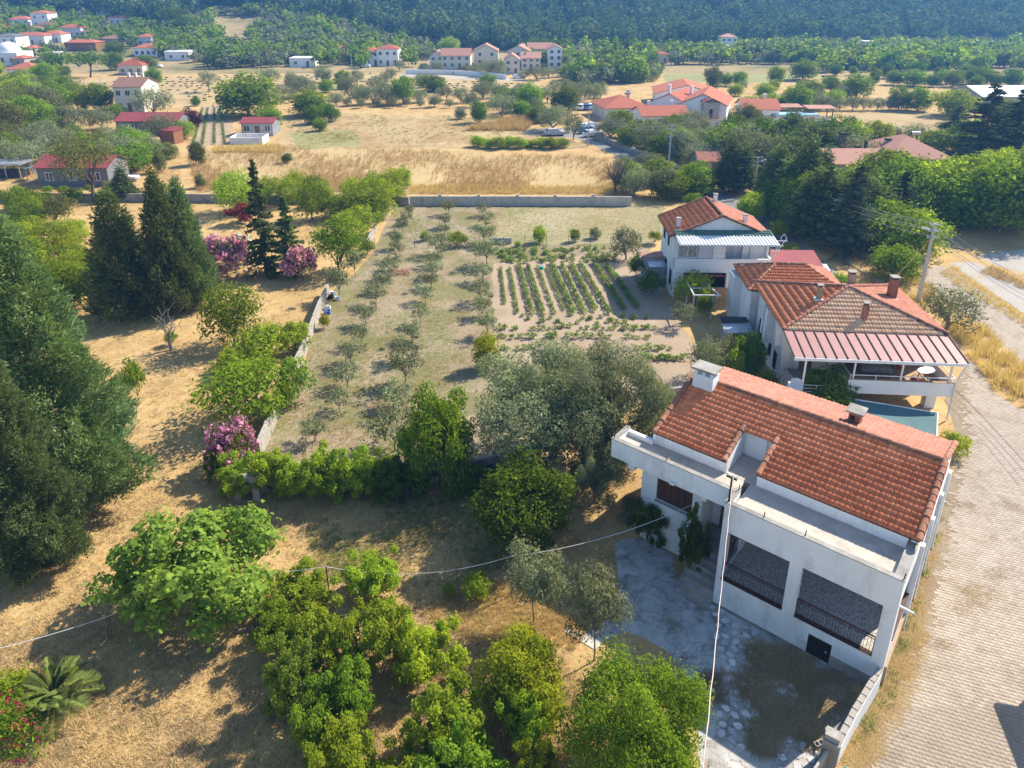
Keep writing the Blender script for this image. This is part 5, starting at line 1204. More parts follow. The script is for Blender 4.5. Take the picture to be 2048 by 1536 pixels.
for i, (a, b, s) in enumerate(vrows):
    qa, qb = G(*gz(*a)), G(*gz(*b)); an = math.atan2(qb.y - qa.y, qb.x - qa.x); f0 = G(*gz(*a)); nk = 18
    for k in range(nk):
        t = (k + vr.uniform(-.2, .2)) / (nk - 1); g = f0 + (qb - f0) * t; xx, yy = PX(g)
        veg(xx, yy, s, 'vegetable plant, %s from the far end of the %s long row from the olives' % (ORD[k], ORD[i]), ang=an)
for i, (xa, xb, y, n) in enumerate([(90, 1530, 975, 24), (80, 1460, 1052, 22), (120, 440, 1150, 7), (1270, 1640, 1150, 8), (1380, 1740, 1245, 10)]):
    for k in range(n):
        if vr.random() < .12: continue
        veg(*gz(xa + (xb - xa) * (k + vr.uniform(-.3, .3)) / n, y + vr.uniform(-8, 8)), vr.choice([.8, 1.0, 1.3]), 'vegetable plant, %s from the left in the %s cross row below the long rows' % (ORD[k], ORD[i]))
vx = []
for k in range(150):
    x, y = vr.uniform(70, 1150), vr.uniform(250, 385)
    if k % 5 == 0: x, y = vr.uniform(250, 1500), vr.uniform(850, 960)
    vx.append((*gz(x, y), vr.uniform(.7, 1.2)))
pv2 = P_['plant'][0].c.get(); GX = [G(a, b) for a, b, s in vx]
stuff(scatter_mesh('vegetable_bed', pv2[0], pv2[1], np.array([g.x for g in GX]), np.array([g.y for g in GX]), np.zeros(len(GX)), np.random.default_rng(1).random(len(GX)) * 6, np.array([v[2] for v in vx]), [L['garden']], None, pv2[3]))
# rows of the small plot beyond the barn track
bp = []
for i, xa in enumerate((1185, 1215, 1255, 1290)):
    for k in range(26):
        t = k / 25; bp.append(((xa + (xa - 1240) * .75 * t - 12 * t) * .3418, (640 + 205 * t) * .3418))
GX = [G(a, b) for a, b in bp]
stuff(scatter_mesh('crop_rows', pv2[0], pv2[1], np.array([g.x for g in GX]), np.array([g.y for g in GX]), np.zeros(len(GX)), np.random.default_rng(1).random(len(GX)) * 6, np.full(len(GX), 1.3), [L['garden']], None, pv2[3]))
# ================================================================== middle distance trees (photo pixels: foot, top, width)
def row(form, lf, name, lab, lst, group, cat='tree'):
    lst = sorted(lst)
    for i, (x, yb, yt, w) in enumerate(lst): plant(form, lf, name, lab % ORD[i] if '%s' in lab else lab, cat, x, yb, yt, w, group)
single = [
    ('broad', 'broad', 498, 232, 147, 120, 'big round walnut tree beside the small row crop plot'), ('broad', 'broad', 543, 256, 211, 46, 'small green tree in front of the tin roofed barn'),
    ('acacia', 'olive', 419, 184, 139, 46, 'lone grey tree on the bale field behind the pale two storey house'), ('broad', 'dark', 393, 212, 192, 17, 'small dark round bush at the plot gate'),
    ('olive', 'olive', 312, 230, 170, 80, 'large grey olive hiding the right half of the pale two storey house'), ('broad', 'yellow', 172, 222, 176, 34, 'yellow leaved tree left of the pale two storey house'),
    ('broad', 'broad', 204, 222, 166, 58, 'green tree between the yellow tree and the pale house'), ('broad', 'broad', 235, 236, 208, 40, 'green bush below the pale house balcony'),
    ('olive', 'olive', 133, 208, 152, 72, 'big silver olive behind the bright vine plot'), ('acacia', 'acacia', 68, 240, 170, 75, 'green acacia left of the bright vine plot'),
    ('acacia', 'acacia', 18, 250, 172, 80, 'green acacia at the left edge above the vine plot'), ('broad', 'acacia', 100, 215, 172, 60, 'green tree in front of the silver olive'),
    ('acacia', 'acacia', 5, 310, 238, 70, 'leafy acacia at the left edge above the parked trailer shed'), ('acacia', 'acacia', 40, 275, 225, 55, 'smaller acacia on the left of the vine plot'),
    ('olive', 'olive', 152, 262, 210, 75, 'wide grey olive right of the bright vine plot'), ('olive', 'olive', 205, 258, 212, 50, 'grey olive in front of the maroon roofed bungalow'),
    ('olive', 'olive', 220, 298, 250, 62, 'grey olive behind the wispy acacia crown'), ('broad', 'broad', 150, 275, 248, 40, 'green bush behind the wispy acacia'),
    ('olive', 'olive', 325, 282, 225, 66, 'tall grey olive hiding the middle of the maroon roofed bungalow'), ('olive', 'olive', 247, 275, 245, 26, 'small grey olive before the bungalow windows'),
    ('olive', 'olive', 262, 340, 268, 70, 'tall pale olive right of the wispy acacia'), ('olive', 'olive', 300, 326, 272, 62, 'grey olive left of the brown cube shed'), ('olive', 'olive', 292, 300, 262, 46, 'grey olive behind the pale ones near the brown cube shed'),
    ('broad', 'purple', 381, 257, 217, 42, 'purple leaved shrub at the plot corner'), ('broad', 'bright', 370, 278, 240, 38, 'light green bush right of the brown cube shed'), ('broad', 'acacia', 338, 318, 284, 34, 'light bush in front of the brown cube shed'),
    ('broad', 'acacia', 322, 345, 300, 26, 'thin light tree on the dry verge'), ('broad', 'acacia', 398, 330, 283, 36, 'young light green tree at the track side'), ('broad', 'acacia', 402, 376, 348, 22, 'small light bush on the dirt track'),
    ('broad', 'dark', 574, 326, 307, 22, 'small dark bush alone in the tall dry grass'), ('broad', 'broad', 640, 262, 236, 28, 'low bright bush in front of the dark tree pair'),
    ('broad', 'broad', 619, 232, 180, 74, 'wide green tree left of the dark tree pair'), ('broad', 'dark', 629, 248, 211, 36, 'left tree of the dark pair at the mown field edge'), ('broad', 'dark', 660, 243, 207, 42, 'right tree of the dark pair at the mown field edge'),
    ('broad', 'broad', 806, 208, 152, 46, 'green tree in the middle of the olive belt'), ('broad', 'broad', 863, 182, 149, 50, 'solid green tree at the bale field edge'), ('broad', 'dark', 958, 246, 202, 36, 'dark green tree in front of the round olive'),
    ('broad', 'olive', 921, 238, 215, 22, 'grey round bush on the mown field'), ('olive', 'olive', 1005, 232, 183, 66, 'large round olive beside tall dry reeds'), ('broad', 'broad', 1060, 222, 166, 50, 'green tree right of the round olive'),
    ('broad', 'dark', 1128, 228, 172, 52, 'dark tree with yellow edge behind the car park olive'), ('olive', 'olive', 1102, 262, 207, 62, 'leaning olive beside the silver parked car'), ('olive', 'olive', 1146, 280, 220, 42, 'olive with visible trunk between the parked cars'),
    ('broad', 'broad', 1238, 275, 219, 54, 'green tree at the corner of the stone walled road'), ('olive', 'olive', 1300, 310, 234, 70, 'large olive behind the roadside stone wall'), ('olive', 'olive', 1216, 268, 236, 30, 'dark olive left of the green corner tree'),
    ('olive', 'olive', 1254, 300, 262, 30, 'small olive close to the roadside stone wall'), ('olive', 'olive', 1360, 322, 257, 72, 'olive with forked trunk beside the concrete pole'), ('olive', 'olive', 1384, 262, 216, 62, 'dark olive in front of the white hacienda'),
    ('olive', 'olive', 1270, 395, 330, 66, 'olive at the rear wall corner beside the bare tree'), ('olive', 'olive', 1328, 398, 330, 62, 'olive between the corner olive and the bright broadleaf'), ('olive', 'olive', 1430, 300, 248, 66, 'olive right of the forked one'),
    ('broad', 'acacia', 1490, 262, 208, 56, 'thin green tree before the hacienda gable'), ('olive', 'olive', 1520, 312, 255, 60, 'pale olive in front of the long white wall'), ('olive', 'olive', 1565, 305, 254, 56, 'pale olive in the middle of the long white wall'),
    ('olive', 'olive', 1600, 300, 250, 44, 'olive beside the water tank villa'), ('olive', 'olive', 1622, 275, 240, 36, 'small olive at the end of the long white wall'), ('broad', 'bright', 1702, 300, 240, 66, 'bright tree behind the villa chimneys'), ('broad', 'bright', 1752, 295, 242, 56, 'second bright tree behind the villa chimneys'),
    ('olive', 'olive', 1828, 292, 244, 60, 'round olive behind the villa tile roof'), ('olive', 'olive', 1785, 290, 248, 36, 'small olive next to the round one behind the villa'), ('olive', 'olive', 1896, 268, 240, 46, 'olive at the stubble edge behind the cedars'),
    ('broad', 'bright', 1905, 232, 178, 76, 'bright wide tree beside the white roofed warehouse'), ('broad', 'broad', 1835, 222, 174, 50, 'green tree left of the bright wide one'), ('broad', 'broad', 1797, 220, 171, 42, 'green tree with bare foot at the end of the olive row'),
    ('broad', 'broad', 1594, 222, 168, 54, 'tall green tree before the olive row'), ('broad', 'yellow', 1618, 222, 202, 18, 'small yellow tree before the olive row'), ('broad', 'broad', 1555, 220, 195, 30, 'bush tree behind the hacienda pergolas'), ('broad', 'bright', 1500, 212, 192, 44, 'bright hedge behind the hacienda gable'),
    ('broad', 'broad', 1710, 198, 146, 62, 'large green tree on the pale stubble'), ('broad', 'broad', 1748, 170, 136, 22, 'small round tree on the pale stubble'), ('broad', 'broad', 1786, 170, 140, 28, 'second small round tree on the pale stubble'), ('broad', 'broad', 1826, 172, 139, 54, 'wide shrub on the pale stubble'),
    ('broad', 'broad', 1882, 168, 139, 34, 'round shrub right of the wide one on the stubble'), ('broad', 'dark', 1952, 170, 134, 64, 'dark wide tree at the far stubble edge'), ('broad', 'dark', 2022, 176, 138, 40, 'dark tree near the right edge above the warehouse'),
    ('broad', 'broad', 1605, 160, 118, 52, 'large green tree beyond the green crop field'), ('broad', 'broad', 1551, 168, 133, 34, 'round tree at the green crop field'), ('broad', 'acacia', 1425, 176, 132, 34, 'tall green tree behind the hacienda roofs'), ('broad', 'broad', 1478, 173, 142, 30, 'green tree with yellow foot behind the hacienda'),
    ('broad', 'broad', 1660, 185, 152, 40, 'bushy tree before the large one on stubble'), ('broad', 'broad', 1625, 195, 160, 44, 'bushy tree left of the large one on stubble'), ('broad', 'broad', 1452, 172, 146, 24, 'small tree behind the hacienda ridge'),
    ('broad', 'bright', 745, 118, 82, 40, 'bright tree among the hillside olives'), ('broad', 'bright', 899, 112, 74, 38, 'bright pointed tree behind the tan villas'), ('stone', 'dark', 1073, 108, 74, 54, 'left umbrella pine behind the tan villas'), ('stone', 'dark', 1131, 108, 74, 50, 'right umbrella pine behind the tan villas'), ('stone', 'dark', 980, 100, 72, 38, 'smaller umbrella pine left of the two wide ones'),
    ('cypress', 'broad', 1230, 128, 72, 14, 'tall pale poplar right of the umbrella pines'), ('cypress', 'conifer', 1254, 118, 78, 20, 'broad dark cypress beside the pale poplar'), ('cypress', 'conifer', 1222, 162, 128, 9, 'thin dark cypress in the olive grove'), ('cypress', 'conifer', 760, 84, 54, 8, 'thin dark cypress of the hillside pair'), ('cypress', 'conifer', 766, 84, 56, 8, 'second thin dark cypress of the hillside pair'),
    ('cypress', 'conifer', 718, 78, 54, 6, 'thin cypress left of the hillside pair'), ('cypress', 'conifer', 836, 112, 90, 7, 'thin cypress behind the white boundary wall'), ('cypress', 'conifer', 1345, 116, 92, 10, 'small cypress beside the red roofed cottage'),
    ('stone', 'dark', 123, 152, 100, 56, 'left dark pine of the village pine pair'), ('stone', 'dark', 181, 154, 98, 68, 'right dark pine of the village pine pair'), ('broad', 'broad', 232, 112, 82, 40, 'round green tree in the middle of the village'), ('broad', 'broad', 231, 140, 104, 40, 'green tree behind the tan hip roofed house'),
    ('broad', 'bright', 125, 157, 130, 34, 'bright bush at the foot of the village pines'), ('broad', 'broad', 297, 146, 110, 38, 'green tree right of the tan hip roofed house'), ('broad', 'broad', 309, 170, 136, 36, 'green bush at the bale field corner below the village'), ('stone', 'dark', 352, 62, 10, 60, 'big dark pine on the slope above the village'), ('stone', 'dark', 130, 26, -10, 60, 'tall pine on the knoll above the village'),
    ('broad', 'dark', 375, 70, 30, 50, 'dark pine right of the big one above the village'), ('cypress', 'conifer', 146, 40, 18, 10, 'small cypress on the bare knoll'), ('broad', 'broad', 130, 52, 34, 36, 'green bush below the bare knoll'), ('broad', 'dark', 52, 40, 18, 34, 'dark tree above the white village houses'),
]
for form, lf, x, yb, yt, w, lab in single:
    plant(form, lf, {'olive': 'olive_tree', 'stone': 'pine_tree', 'cypress': 'cypress_tree', 'acacia': 'acacia_tree'}.get(form, 'green_tree'), lab, 'tree', x, yb, yt, w)
row('olive', 'olive', 'olive_tree', '%s olive from the left in the belt between bale field and mown field', [(540, 172, 132, 46), (608, 195, 150, 52), (565, 205, 168, 60), (646, 165, 127, 36), (590, 180, 150, 40), (697, 200, 146, 38), (745, 208, 166, 44), (772, 205, 162, 36), (718, 210, 172, 34), (753, 182, 150, 38), (783, 162, 132, 26), (893, 200, 168, 30), (920, 206, 170, 36), (964, 198, 159, 40), (1001, 196, 166, 40), (840, 205, 176, 34), (945, 215, 182, 30), (870, 215, 186, 28)], 'olives of the belt at the bale field')
row('olive', 'olive', 'olive_tree', '%s small olive from the left in the line at the mown field edge', [(x * .3418 + 680, 213 + (i % 2) * 3, 194, 19) for i, x in enumerate((45, 125, 215, 310, 390, 470, 555, 640, 735))], 'small olives in a line')
row('olive', 'olive', 'olive_tree', '%s olive from the left in the planted row beyond the hacienda', [(1628 + i * 25, 221, 190 + (i % 3) * 2, 30) for i in range(7)], 'planted olive row')
row('broad', 'bright', 'hedge_bush', '%s bush from the left of the bright hedge on the mown field', [(955 + i * 21, 294 + (i * 7) % 5, 272 + (i * 5) % 9 - (6 if i in (3, 7) else 0), 30) for i in range(9)], 'bright hedge bushes', 'bush')
row('cypress', 'conifer', 'cypress_tree', '%s from the left of the dark cypress windbreak under the mountain', [(1487 + i * 13, 122, 86 + (i * 5) % 7, 16) for i in range(10)], 'cypress windbreak')
row('olive', 'olive', 'olive_tree', '%s olive from the left of those planted before the tan villas', [(876, 143, 121, 26), (948, 150, 126, 24), (974, 153, 117, 40), (996, 154, 117, 34), (1048, 160, 138, 26), (1074, 160, 130, 42), (1096, 156, 134, 30), (1120, 154, 132, 30), (930, 147, 128, 20), (850, 145, 128, 22), (800, 142, 118, 24)], 'olives before the tan villas')
row('olive', 'olive', 'olive_tree', '%s olive from the left of the grove beside the hacienda parking', [(1150, 208, 162, 40), (1168, 200, 158, 36), (1186, 205, 165, 38), (1135, 196, 158, 34), (1200, 196, 160, 30), (1110, 186, 160, 30)], 'olives beside the hacienda parking')
plant('stone', 'dark', 'pine_tree', 'umbrella pine at the right end of the cypress windbreak', 'tree', 1632, 114, 80, 58)
VB = [(98 + dx, 255 + dy) for dx in (-32, -14, 4, 22) for dy in (-26, -12, 2)]
for i, (x, y) in enumerate(VB): plant('broad', 'bright', 'grape_vine', 'bright grape vine, %s from the left in the %s row of the sunny plot' % (ORD[i // 3], ['farthest', 'middle', 'nearest'][i % 3]), 'vine', x + (y % 3) * 4, y + 8, y - 14, 26, 'grape vines of the sunny plot')
# bare trees
def bare(name, label, x, yb, yt, w, mat, seed, n=30):
    p = G(x, yb); s = SCALE(p); h = AT(x, yt, p.y).z; r = np.random.default_rng(seed); A = Arr(); wd = w / s; top = np.array([0, 0, h * .4])
    limb(A, (0, 0, -.1), top, h * .04, h * .028, r, 6, .05, 4)
    for i in range(n):
        a = r.random() * 6.28; e = np.array([math.cos(a) * wd * .5 * r.uniform(.4, 1), math.sin(a) * wd * .5 * r.uniform(.4, 1), h * r.uniform(.6, 1)]); b = top * r.uniform(.6, 1)
        P = limb(A, b, e, h * .012, h * .004, r, 4, .12, 4)
        for k in range(2): limb(A, P[2 + k], P[2 + k] + r.normal(0, wd * .12, 3) + (0, 0, h * .06), h * .005, h * .002, r, 3, .1, 2)
    V, F, m_, t_ = A.get(); t = thing(name, label, 'tree', p); link('branches', mesh_np('branches', V, F, [M[mat]]), t)
bare('bare_tree', 'leafless brown tree beside the road bend behind the rear wall', 1230, 388, 316, 66, 'bark', 1, 46)
bare('bare_sapling', 'dead grey sapling on the lawn beside the round green tree', 343, 700, 612, 62, 'greybark', 2, 12)
plant('bush', 'broad', 'young_shoots', 'leafy shoots round the foot of the dead sapling', 'bush', 344, 690, 660, 26)
# ------------------------------------------------------------------ groves: scattered over the slopes and the plain
gr = random.Random(21)
keepout = []
def clear_for(x, y):
    return not any(x0 < x < x1 and y0 < y < y1 for x0, x1, y0, y1 in keepout)
for x, b, w in [(292, 113, 50), (263, 152, 56), (46, 160, 66), (142, 74, 50), (104, 84, 46), (58, 88, 74), (18, 103, 50), (165, 102, 76), (225, 90, 54), (290, 91, 38), (237, 48, 42), (208, 32, 36), (82, 53, 40), (38, 50, 46), (30, 140, 70), (356, 120, 54), (605, 133, 54), (770, 131, 62), (868, 85, 34), (897, 137, 92), (977, 131, 66), (1040, 143, 120), (1100, 137, 76), (1322, 126, 36), (1457, 98, 38), (1738, 96, 26), (1993, 84, 32)]:
    keepout.append((x - w / 2 - 2, x + w / 2 + 2, b - 4, b + w * .32 + 6))
cand = []
keepout += [(425, 520, 34, 62), (440, 500, 62, 92), (560, 600, 92, 112)]
def scatter(poly, n, kinds, dmin, lab):
    xs_ = [a for a, b in poly]; ys_ = [b for a, b in poly]; done = []
    for _ in range(n * 30):
        if len(done) >= n: break
        x, y = gr.uniform(min(xs_), max(xs_)), gr.uniform(min(ys_), max(ys_))
        if not inside(poly, np.array([x]), np.array([y]))[0] or not clear_for(x, y): continue
        if any(abs(x - a) < dmin and abs(y - b) < dmin * .42 for a, b in done): continue
        done.append((x, y)); k = gr.choice(kinds); cand.append((k, GT(x, y), lab))
scatter([(330, 62), (420, 30), (560, 22), (700, 55), (800, 82), (900, 100), (900, 118), (700, 128), (560, 128), (440, 140), (330, 110)], 480, ['olivefar', 'olivefar', 'olivefar', 'broadfar'], 8.5, 'hillside below the forest')
scatter([(1050, 108), (1250, 102), (1500, 96), (1900, 90), (2060, 92), (2060, 135), (1700, 140), (1640, 128), (1340, 130), (1300, 165), (1180, 170), (1120, 165), (1060, 150)], 1100, ['olivefar', 'olivefar', 'broadfar'], 8.5, 'plain below the mountain')
scatter([(700, 118), (820, 120), (830, 134), (720, 136)], 14, ['broadfar'], 12, 'edge of the white boundary wall')
scatter([(-40, 20), (140, 30), (330, 60), (400, 110), (330, 120), (250, 95), (160, 110), (60, 105), (-40, 110)], 210, ['broadfar', 'broadfar', 'olivefar'], 10, 'village gardens')
scatter([(-40, 110), (80, 110), (120, 140), (90, 175), (-40, 175)], 24, ['broadfar', 'olivefar'], 14, 'lower edge of the village')
scatter([(420, 100), (700, 120), (700, 132), (440, 140)], 26, ['olivefar', 'broadfar'], 16, 'foot of the hillside')
scatter([(1640, 120), (2060, 110), (2060, 140), (1640, 146)], 70, ['broadfar'], 15, 'far side of the pale stubble')
cand.sort(key=lambda c: c[1].y)
cnt = {'olivefar': 0, 'broadfar': 0}; restc = {'olivefar': [], 'broadfar': []}
LM = [(90, 60, 'white houses high in the village'), (150, 100, 'dark red roofed village house'), (40, 130, 'mosque dome'), (292, 100, 'white house with four blue windows'), (262, 150, 'tan hip roofed house'), (355, 118, 'flat modern white house'), (352, 40, 'big dark pine above the village'), (480, 40, 'bare slope above the flat modern house'), (480, 100, 'hillside right of the flat modern house'), (604, 130, 'low white flat house'), (640, 70, 'upper olive hillside'), (765, 70, 'thin cypress pair'), (776, 125, 'white two storey red roofed house'), (868, 85, 'small white house among hillside trees'), (912, 130, 'left tan villa'), (1000, 95, 'smallest umbrella pine'), (1110, 140, 'tan villa with tower front'), (1073, 95, 'left wide umbrella pine'), (1190, 100, 'reddish hidden roof'), (1222, 150, 'thin grove cypress'), (1242, 110, 'pale poplar'), (1322, 125, 'red roofed cottage'), (1457, 98, 'pale house under the forest'), (1400, 130, 'green crop field'), (1545, 110, 'cypress windbreak'), (1632, 105, 'umbrella pine of the windbreak'), (1738, 96, 'tiny white house'), (1605, 140, 'large tree beyond the crop field'), (1860, 105, 'middle of the right hand plain'), (1993, 90, 'orange roofed house at the mountain foot'), (1860, 130, 'pale far stubble'), (2010, 125, 'right edge above the pale stubble')]
pick = {}
for k, p, lab in cand:
    if cnt[k] >= (190 if k == 'olivefar' else 70): restc[k].append(p); continue
    cnt[k] += 1; pl = gr.choice(P_[k]); lf = 'olive' if k == 'olivefar' else gr.choice(['broad', 'broad', 'dark', 'bright'])
    o = link('olive_tree' if k == 'olivefar' else 'green_tree', pl.single(lf)); o.location = p; s = gr.uniform(.75, 1.25); o.scale = (s, s * gr.uniform(.9, 1.1), s * gr.uniform(.85, 1.15)); o.rotation_euler = (0, 0, gr.random() * 6)
    x, y = PX(p); lm = min(LM, key=lambda q: (q[0] - x) ** 2 + 4 * (q[1] - y) ** 2)[2]
    pick.setdefault((lf, lm), []).append((x, o))
for (lf, lm), lst in pick.items():
    lst.sort(key=lambda q: q[0]); nm = {'olive': 'grey olive', 'broad': 'green tree', 'dark': 'dark green tree', 'bright': 'bright green tree'}[lf]
    for i, (x, o) in enumerate(lst): tag(o, '%s, %s from the left near the %s' % (nm, ORD[i], lm) if len(lst) > 1 else 'only %s close to the %s' % (nm, lm), 'tree', 'trees scattered over the far plain and slopes')
for k, pts in restc.items():
    pl = P_['stuffolive' if k == 'olivefar' else 'stuffbroad'][0]; V, F, m_, t_ = pl.c.get(); n = len(pts); r = np.random.default_rng(2); pts = np.array([tuple(p) for p in pts])
    stuff(scatter_mesh('far_olive_grove' if k == 'olivefar' else 'far_tree_belt', V, F, pts[:, 0], pts[:, 1], pts[:, 2], r.random(n) * 6, r.uniform(.75, 1.25, n), [L['olive' if k == 'olivefar' else 'broad']], None, t_))
# the belts nearer by: trees one by one
mid = []
def belt(poly, n, dmin, forms, lab, hmin, hmax, seed):
    r = random.Random(seed); xs_ = [a for a, b in poly]; ys_ = [b for a, b in poly]; done = []
    for _ in range(n * 40):
        if len(done) >= n: break
        x, y = r.uniform(min(xs_), max(xs_)), r.uniform(min(ys_), max(ys_))
        if not inside(poly, np.array([x]), np.array([y]))[0] or any(abs(x - a) < dmin and abs(y - b) < dmin * .45 for a, b in done): continue
        done.append((x, y))
    done.sort()
    for i, (x, y) in enumerate(done):
        form, lf = r.choice(forms); p = GT(x, y); h = r.uniform(hmin, hmax); w = h * r.uniform(.85, 1.25); pl = r.choice(P_[form])
        nm = 'olive_tree' if lf == 'olive' else 'cypress_tree' if form == 'pine' else 'green_tree'
        o = link(nm, pl.single(lf, 'greybark' if lf == 'olive' else 'bark')); o.location = p; o.scale = (w / pl.w, w / pl.w, h / pl.h); o.rotation_euler = (0, 0, r.random() * 6)
        tag(o, '%s tree, %s from the left %s' % ({'olive': 'grey olive', 'broad': 'green', 'dark': 'dark green', 'bright': 'bright green', 'acacia': 'pale green', 'conifer': 'dark cypress'}[lf], ORD[i], lab), 'tree', 'trees ' + lab)
OB = [('olive', 'olive'), ('olive', 'olive'), ('broad', 'broad')]; BB_ = [('broad', 'broad'), ('broad', 'acacia'), ('olive', 'olive'), ('broad', 'bright')]
belt([(0, 180), (110, 165), (140, 215), (60, 270), (0, 300)], 22, 22, BB_, 'in the left thicket above the trailer shed', 5, 8, 1)
belt([(0, 300), (120, 290), (150, 330), (60, 350), (0, 345)], 12, 26, OB, 'behind the grey clad bungalow', 4, 5.5, 2)
belt([(160, 300), (300, 300), (330, 345), (220, 350)], 10, 26, OB, 'between wispy acacia and dirt track', 3.5, 5.5, 3)
belt([(560, 170), (700, 160), (790, 170), (1000, 175), (1090, 185), (1090, 215), (960, 205), (700, 215), (600, 215)], 22, 26, OB, 'inside the belt behind the mown field', 3, 5, 4)
belt([(1010, 195), (1100, 200), (1120, 240), (1060, 262), (1010, 235)], 10, 20, BB_, 'around the dry reeds', 3, 5, 5)
belt([(1200, 285), (1260, 275), (1420, 268), (1440, 320), (1390, 338), (1300, 312)], 18, 24, OB, 'between stone wall and hacienda', 3.5, 5.5, 6)
belt([(1430, 300), (1700, 290), (1700, 340), (1640, 370), (1460, 340)], 20, 26, [('olive', 'olive'), ('pine', 'conifer'), ('broad', 'broad'), ('broad', 'dark')], 'in the dark grove behind the lane', 5, 7.5, 7)
belt([(1545, 425), (1560, 415), (1600, 430), (1700, 480), (1760, 480), (1740, 500), (1640, 480), (1540, 435)], 13, 26, [('pine', 'conifer'), ('broad', 'dark'), ('broad', 'broad'), ('pine', 'conifer')], 'lining the lane in front of the villa', 5, 8, 8)
belt([(1760, 400), (2060, 370), (2060, 450), (1900, 455), (1780, 450)], 14, 42, [('broad', 'broad'), ('broad', 'bright')], 'in the mulberry grove at the parking lot', 5.5, 7.5, 9)
belt([(1440, 175), (1700, 165), (1720, 215), (1560, 225), (1480, 200)], 16, 26, BB_, 'behind the hacienda roofs', 2.5, 4.5, 10)
belt([(1640, 150), (2060, 150), (2060, 180), (1860, 175), (1740, 165)], 14, 34, [('broad', 'broad'), ('broad', 'dark')], 'on the pale far stubble', 3, 5, 11)
belt([(1880, 255), (2060, 245), (2060, 330), (1930, 330)], 10, 30, [('broad', 'broad'), ('cedar', 'conifer')], 'under the large tiered cedars', 4, 7, 12)
belt([(1210, 335), (1260, 340), (1400, 372), (1390, 408), (1250, 408)], 9, 28, OB, 'at the road bend outside the rear wall', 3, 4.2, 13)
belt([(0, 390), (140, 385), (360, 392), (360, 398), (140, 405), (0, 410)], 12, 28, [('bush', 'broad'), ('bush', 'acacia')], 'along the dark rear wall', 1.2, 2.2, 14)
belt([(440, 392), (800, 385), (800, 440), (700, 460), (640, 430), (450, 420)], 14, 34, [('fine', 'broad'), ('fine', 'bright')], 'before the rear wall above the oleanders', 2.5, 4, 15)
belt([(0, 430), (150, 430), (200, 560), (140, 640), (0, 600)], 12, 42, [('fine', 'broad'), ('fine', 'bright')], 'in the left margin shrubbery', 3, 5, 16)
# mountain forest
fr_ = np.random.default_rng(8)
X, Y = np.meshgrid(np.arange(-480, 520, 5.2), np.arange(336, 640, 6.0)); X = (X + fr_.uniform(-2.4, 2.4, X.shape)).ravel(); Y = (Y + fr_.uniform(-2.4, 2.4, Y.shape)).ravel(); Z = terrain(X, Y)
x, y = px_np(X, Y, Z); k = in_forest(X, Y, Z, 4) & (x > -80) & (x < 2130) & (Z < 46); X, Y, Z = X[k], Y[k], Z[k]
sel = fr_.integers(0, 3, len(X))
for i in range(3):
    q = sel == i; V, F, m_, t_ = P_['pinefar'][i].c.get(); n = q.sum(); sc = fr_.uniform(.8, 1.7, n)
    stuff(scatter_mesh('mountain_forest', V, F, X[q], Y[q], Z[q] - .5, fr_.random(n) * 6, np.stack([sc, sc, sc * fr_.uniform(.85, 1.2, n)], -1), [L['forest']], None, t_))
# ================================================================== walls, fences, poles
BLK = MB().box(-.193, .193, -.095, .095, .004, .186).build('block', M['block']); BLKM = BLK.data; bpy.data.objects.remove(BLK)
def path_pts(px): return [G(x, y) for x, y in px]
def block_wall(label, px, courses, limit=300, gap=None, seed=1):
    pts = path_pts(px); t = thing('block_wall', label, 'wall', pts[0]); r = random.Random(seed); cells = []
    core = MB(); wh = courses * .19
    for a, b in zip(pts, pts[1:]):
        d = b - a; L_ = d.length; ang = math.atan2(d.y, d.x); k = int(L_ / .395)
        q = Vector((-d.y, d.x, 0)).normalized() * .085
        core.prism([tuple((a - pts[0] + q)[:2]), tuple((a - pts[0] - q)[:2]), tuple((b - pts[0] - q)[:2]), tuple((b - pts[0] + q)[:2])], 0, wh - .03)
        for c in range(courses):
            for i in range(k):
                p = a + d * ((i + .5 + (c % 2) * .5) / (L_ / .395)) - pts[0]
                if c == courses - 1 and r.random() < .16: continue
                cells.append((p.x + r.gauss(0, .006), p.y + r.gauss(0, .006), c * .19, ang + r.gauss(0, .012)))
    core.build('mortar', M['block'], t)
    cells.sort(key=lambda c: (c[1] > 9, -c[2] + c[1] * .12)); V, F = np.array([v.co[:] for v in BLKM.vertices]), np.array([p.vertices[:] for p in BLKM.polygons])
    for x, y, z, a in cells[:limit]:
        o = link('block', BLKM, t); o.location = (x, y, z); o.rotation_euler = (0, 0, a)
    rest = cells[limit:]
    if rest:
        c = np.array(rest); stuff(scatter_mesh('wall_blocks', V, F, c[:, 0], c[:, 1], c[:, 2], c[:, 3], np.ones(len(c)), [M['block']], None, None, t))
    return t
block_wall('long grey block wall along the left side of the olive orchard', [(520, 918), (559, 822), (572, 790)], 7, 140)
block_wall('upper stretch of the orchard block wall, beyond the gap filled by a fig shoot', [(590, 750), (612, 702), (640, 625), (657, 588)], 6, 200, seed=2)
block_wall('short piece of block wall showing between shrubs near the fence end', [(735, 500), (752, 462)], 6, 60, seed=3)
block_wall('farthest piece of block wall, below the bright bush at the rear wall', [(768, 440), (782, 418)], 6, 60, seed=4)
t = thing('gate_post', 'rusty post standing at the end of the long block wall', 'post', G(657, 588)); MB().bar((0, 0, 0), (-.1, 0, 1.9), .08).build('post', M['rust'], t)
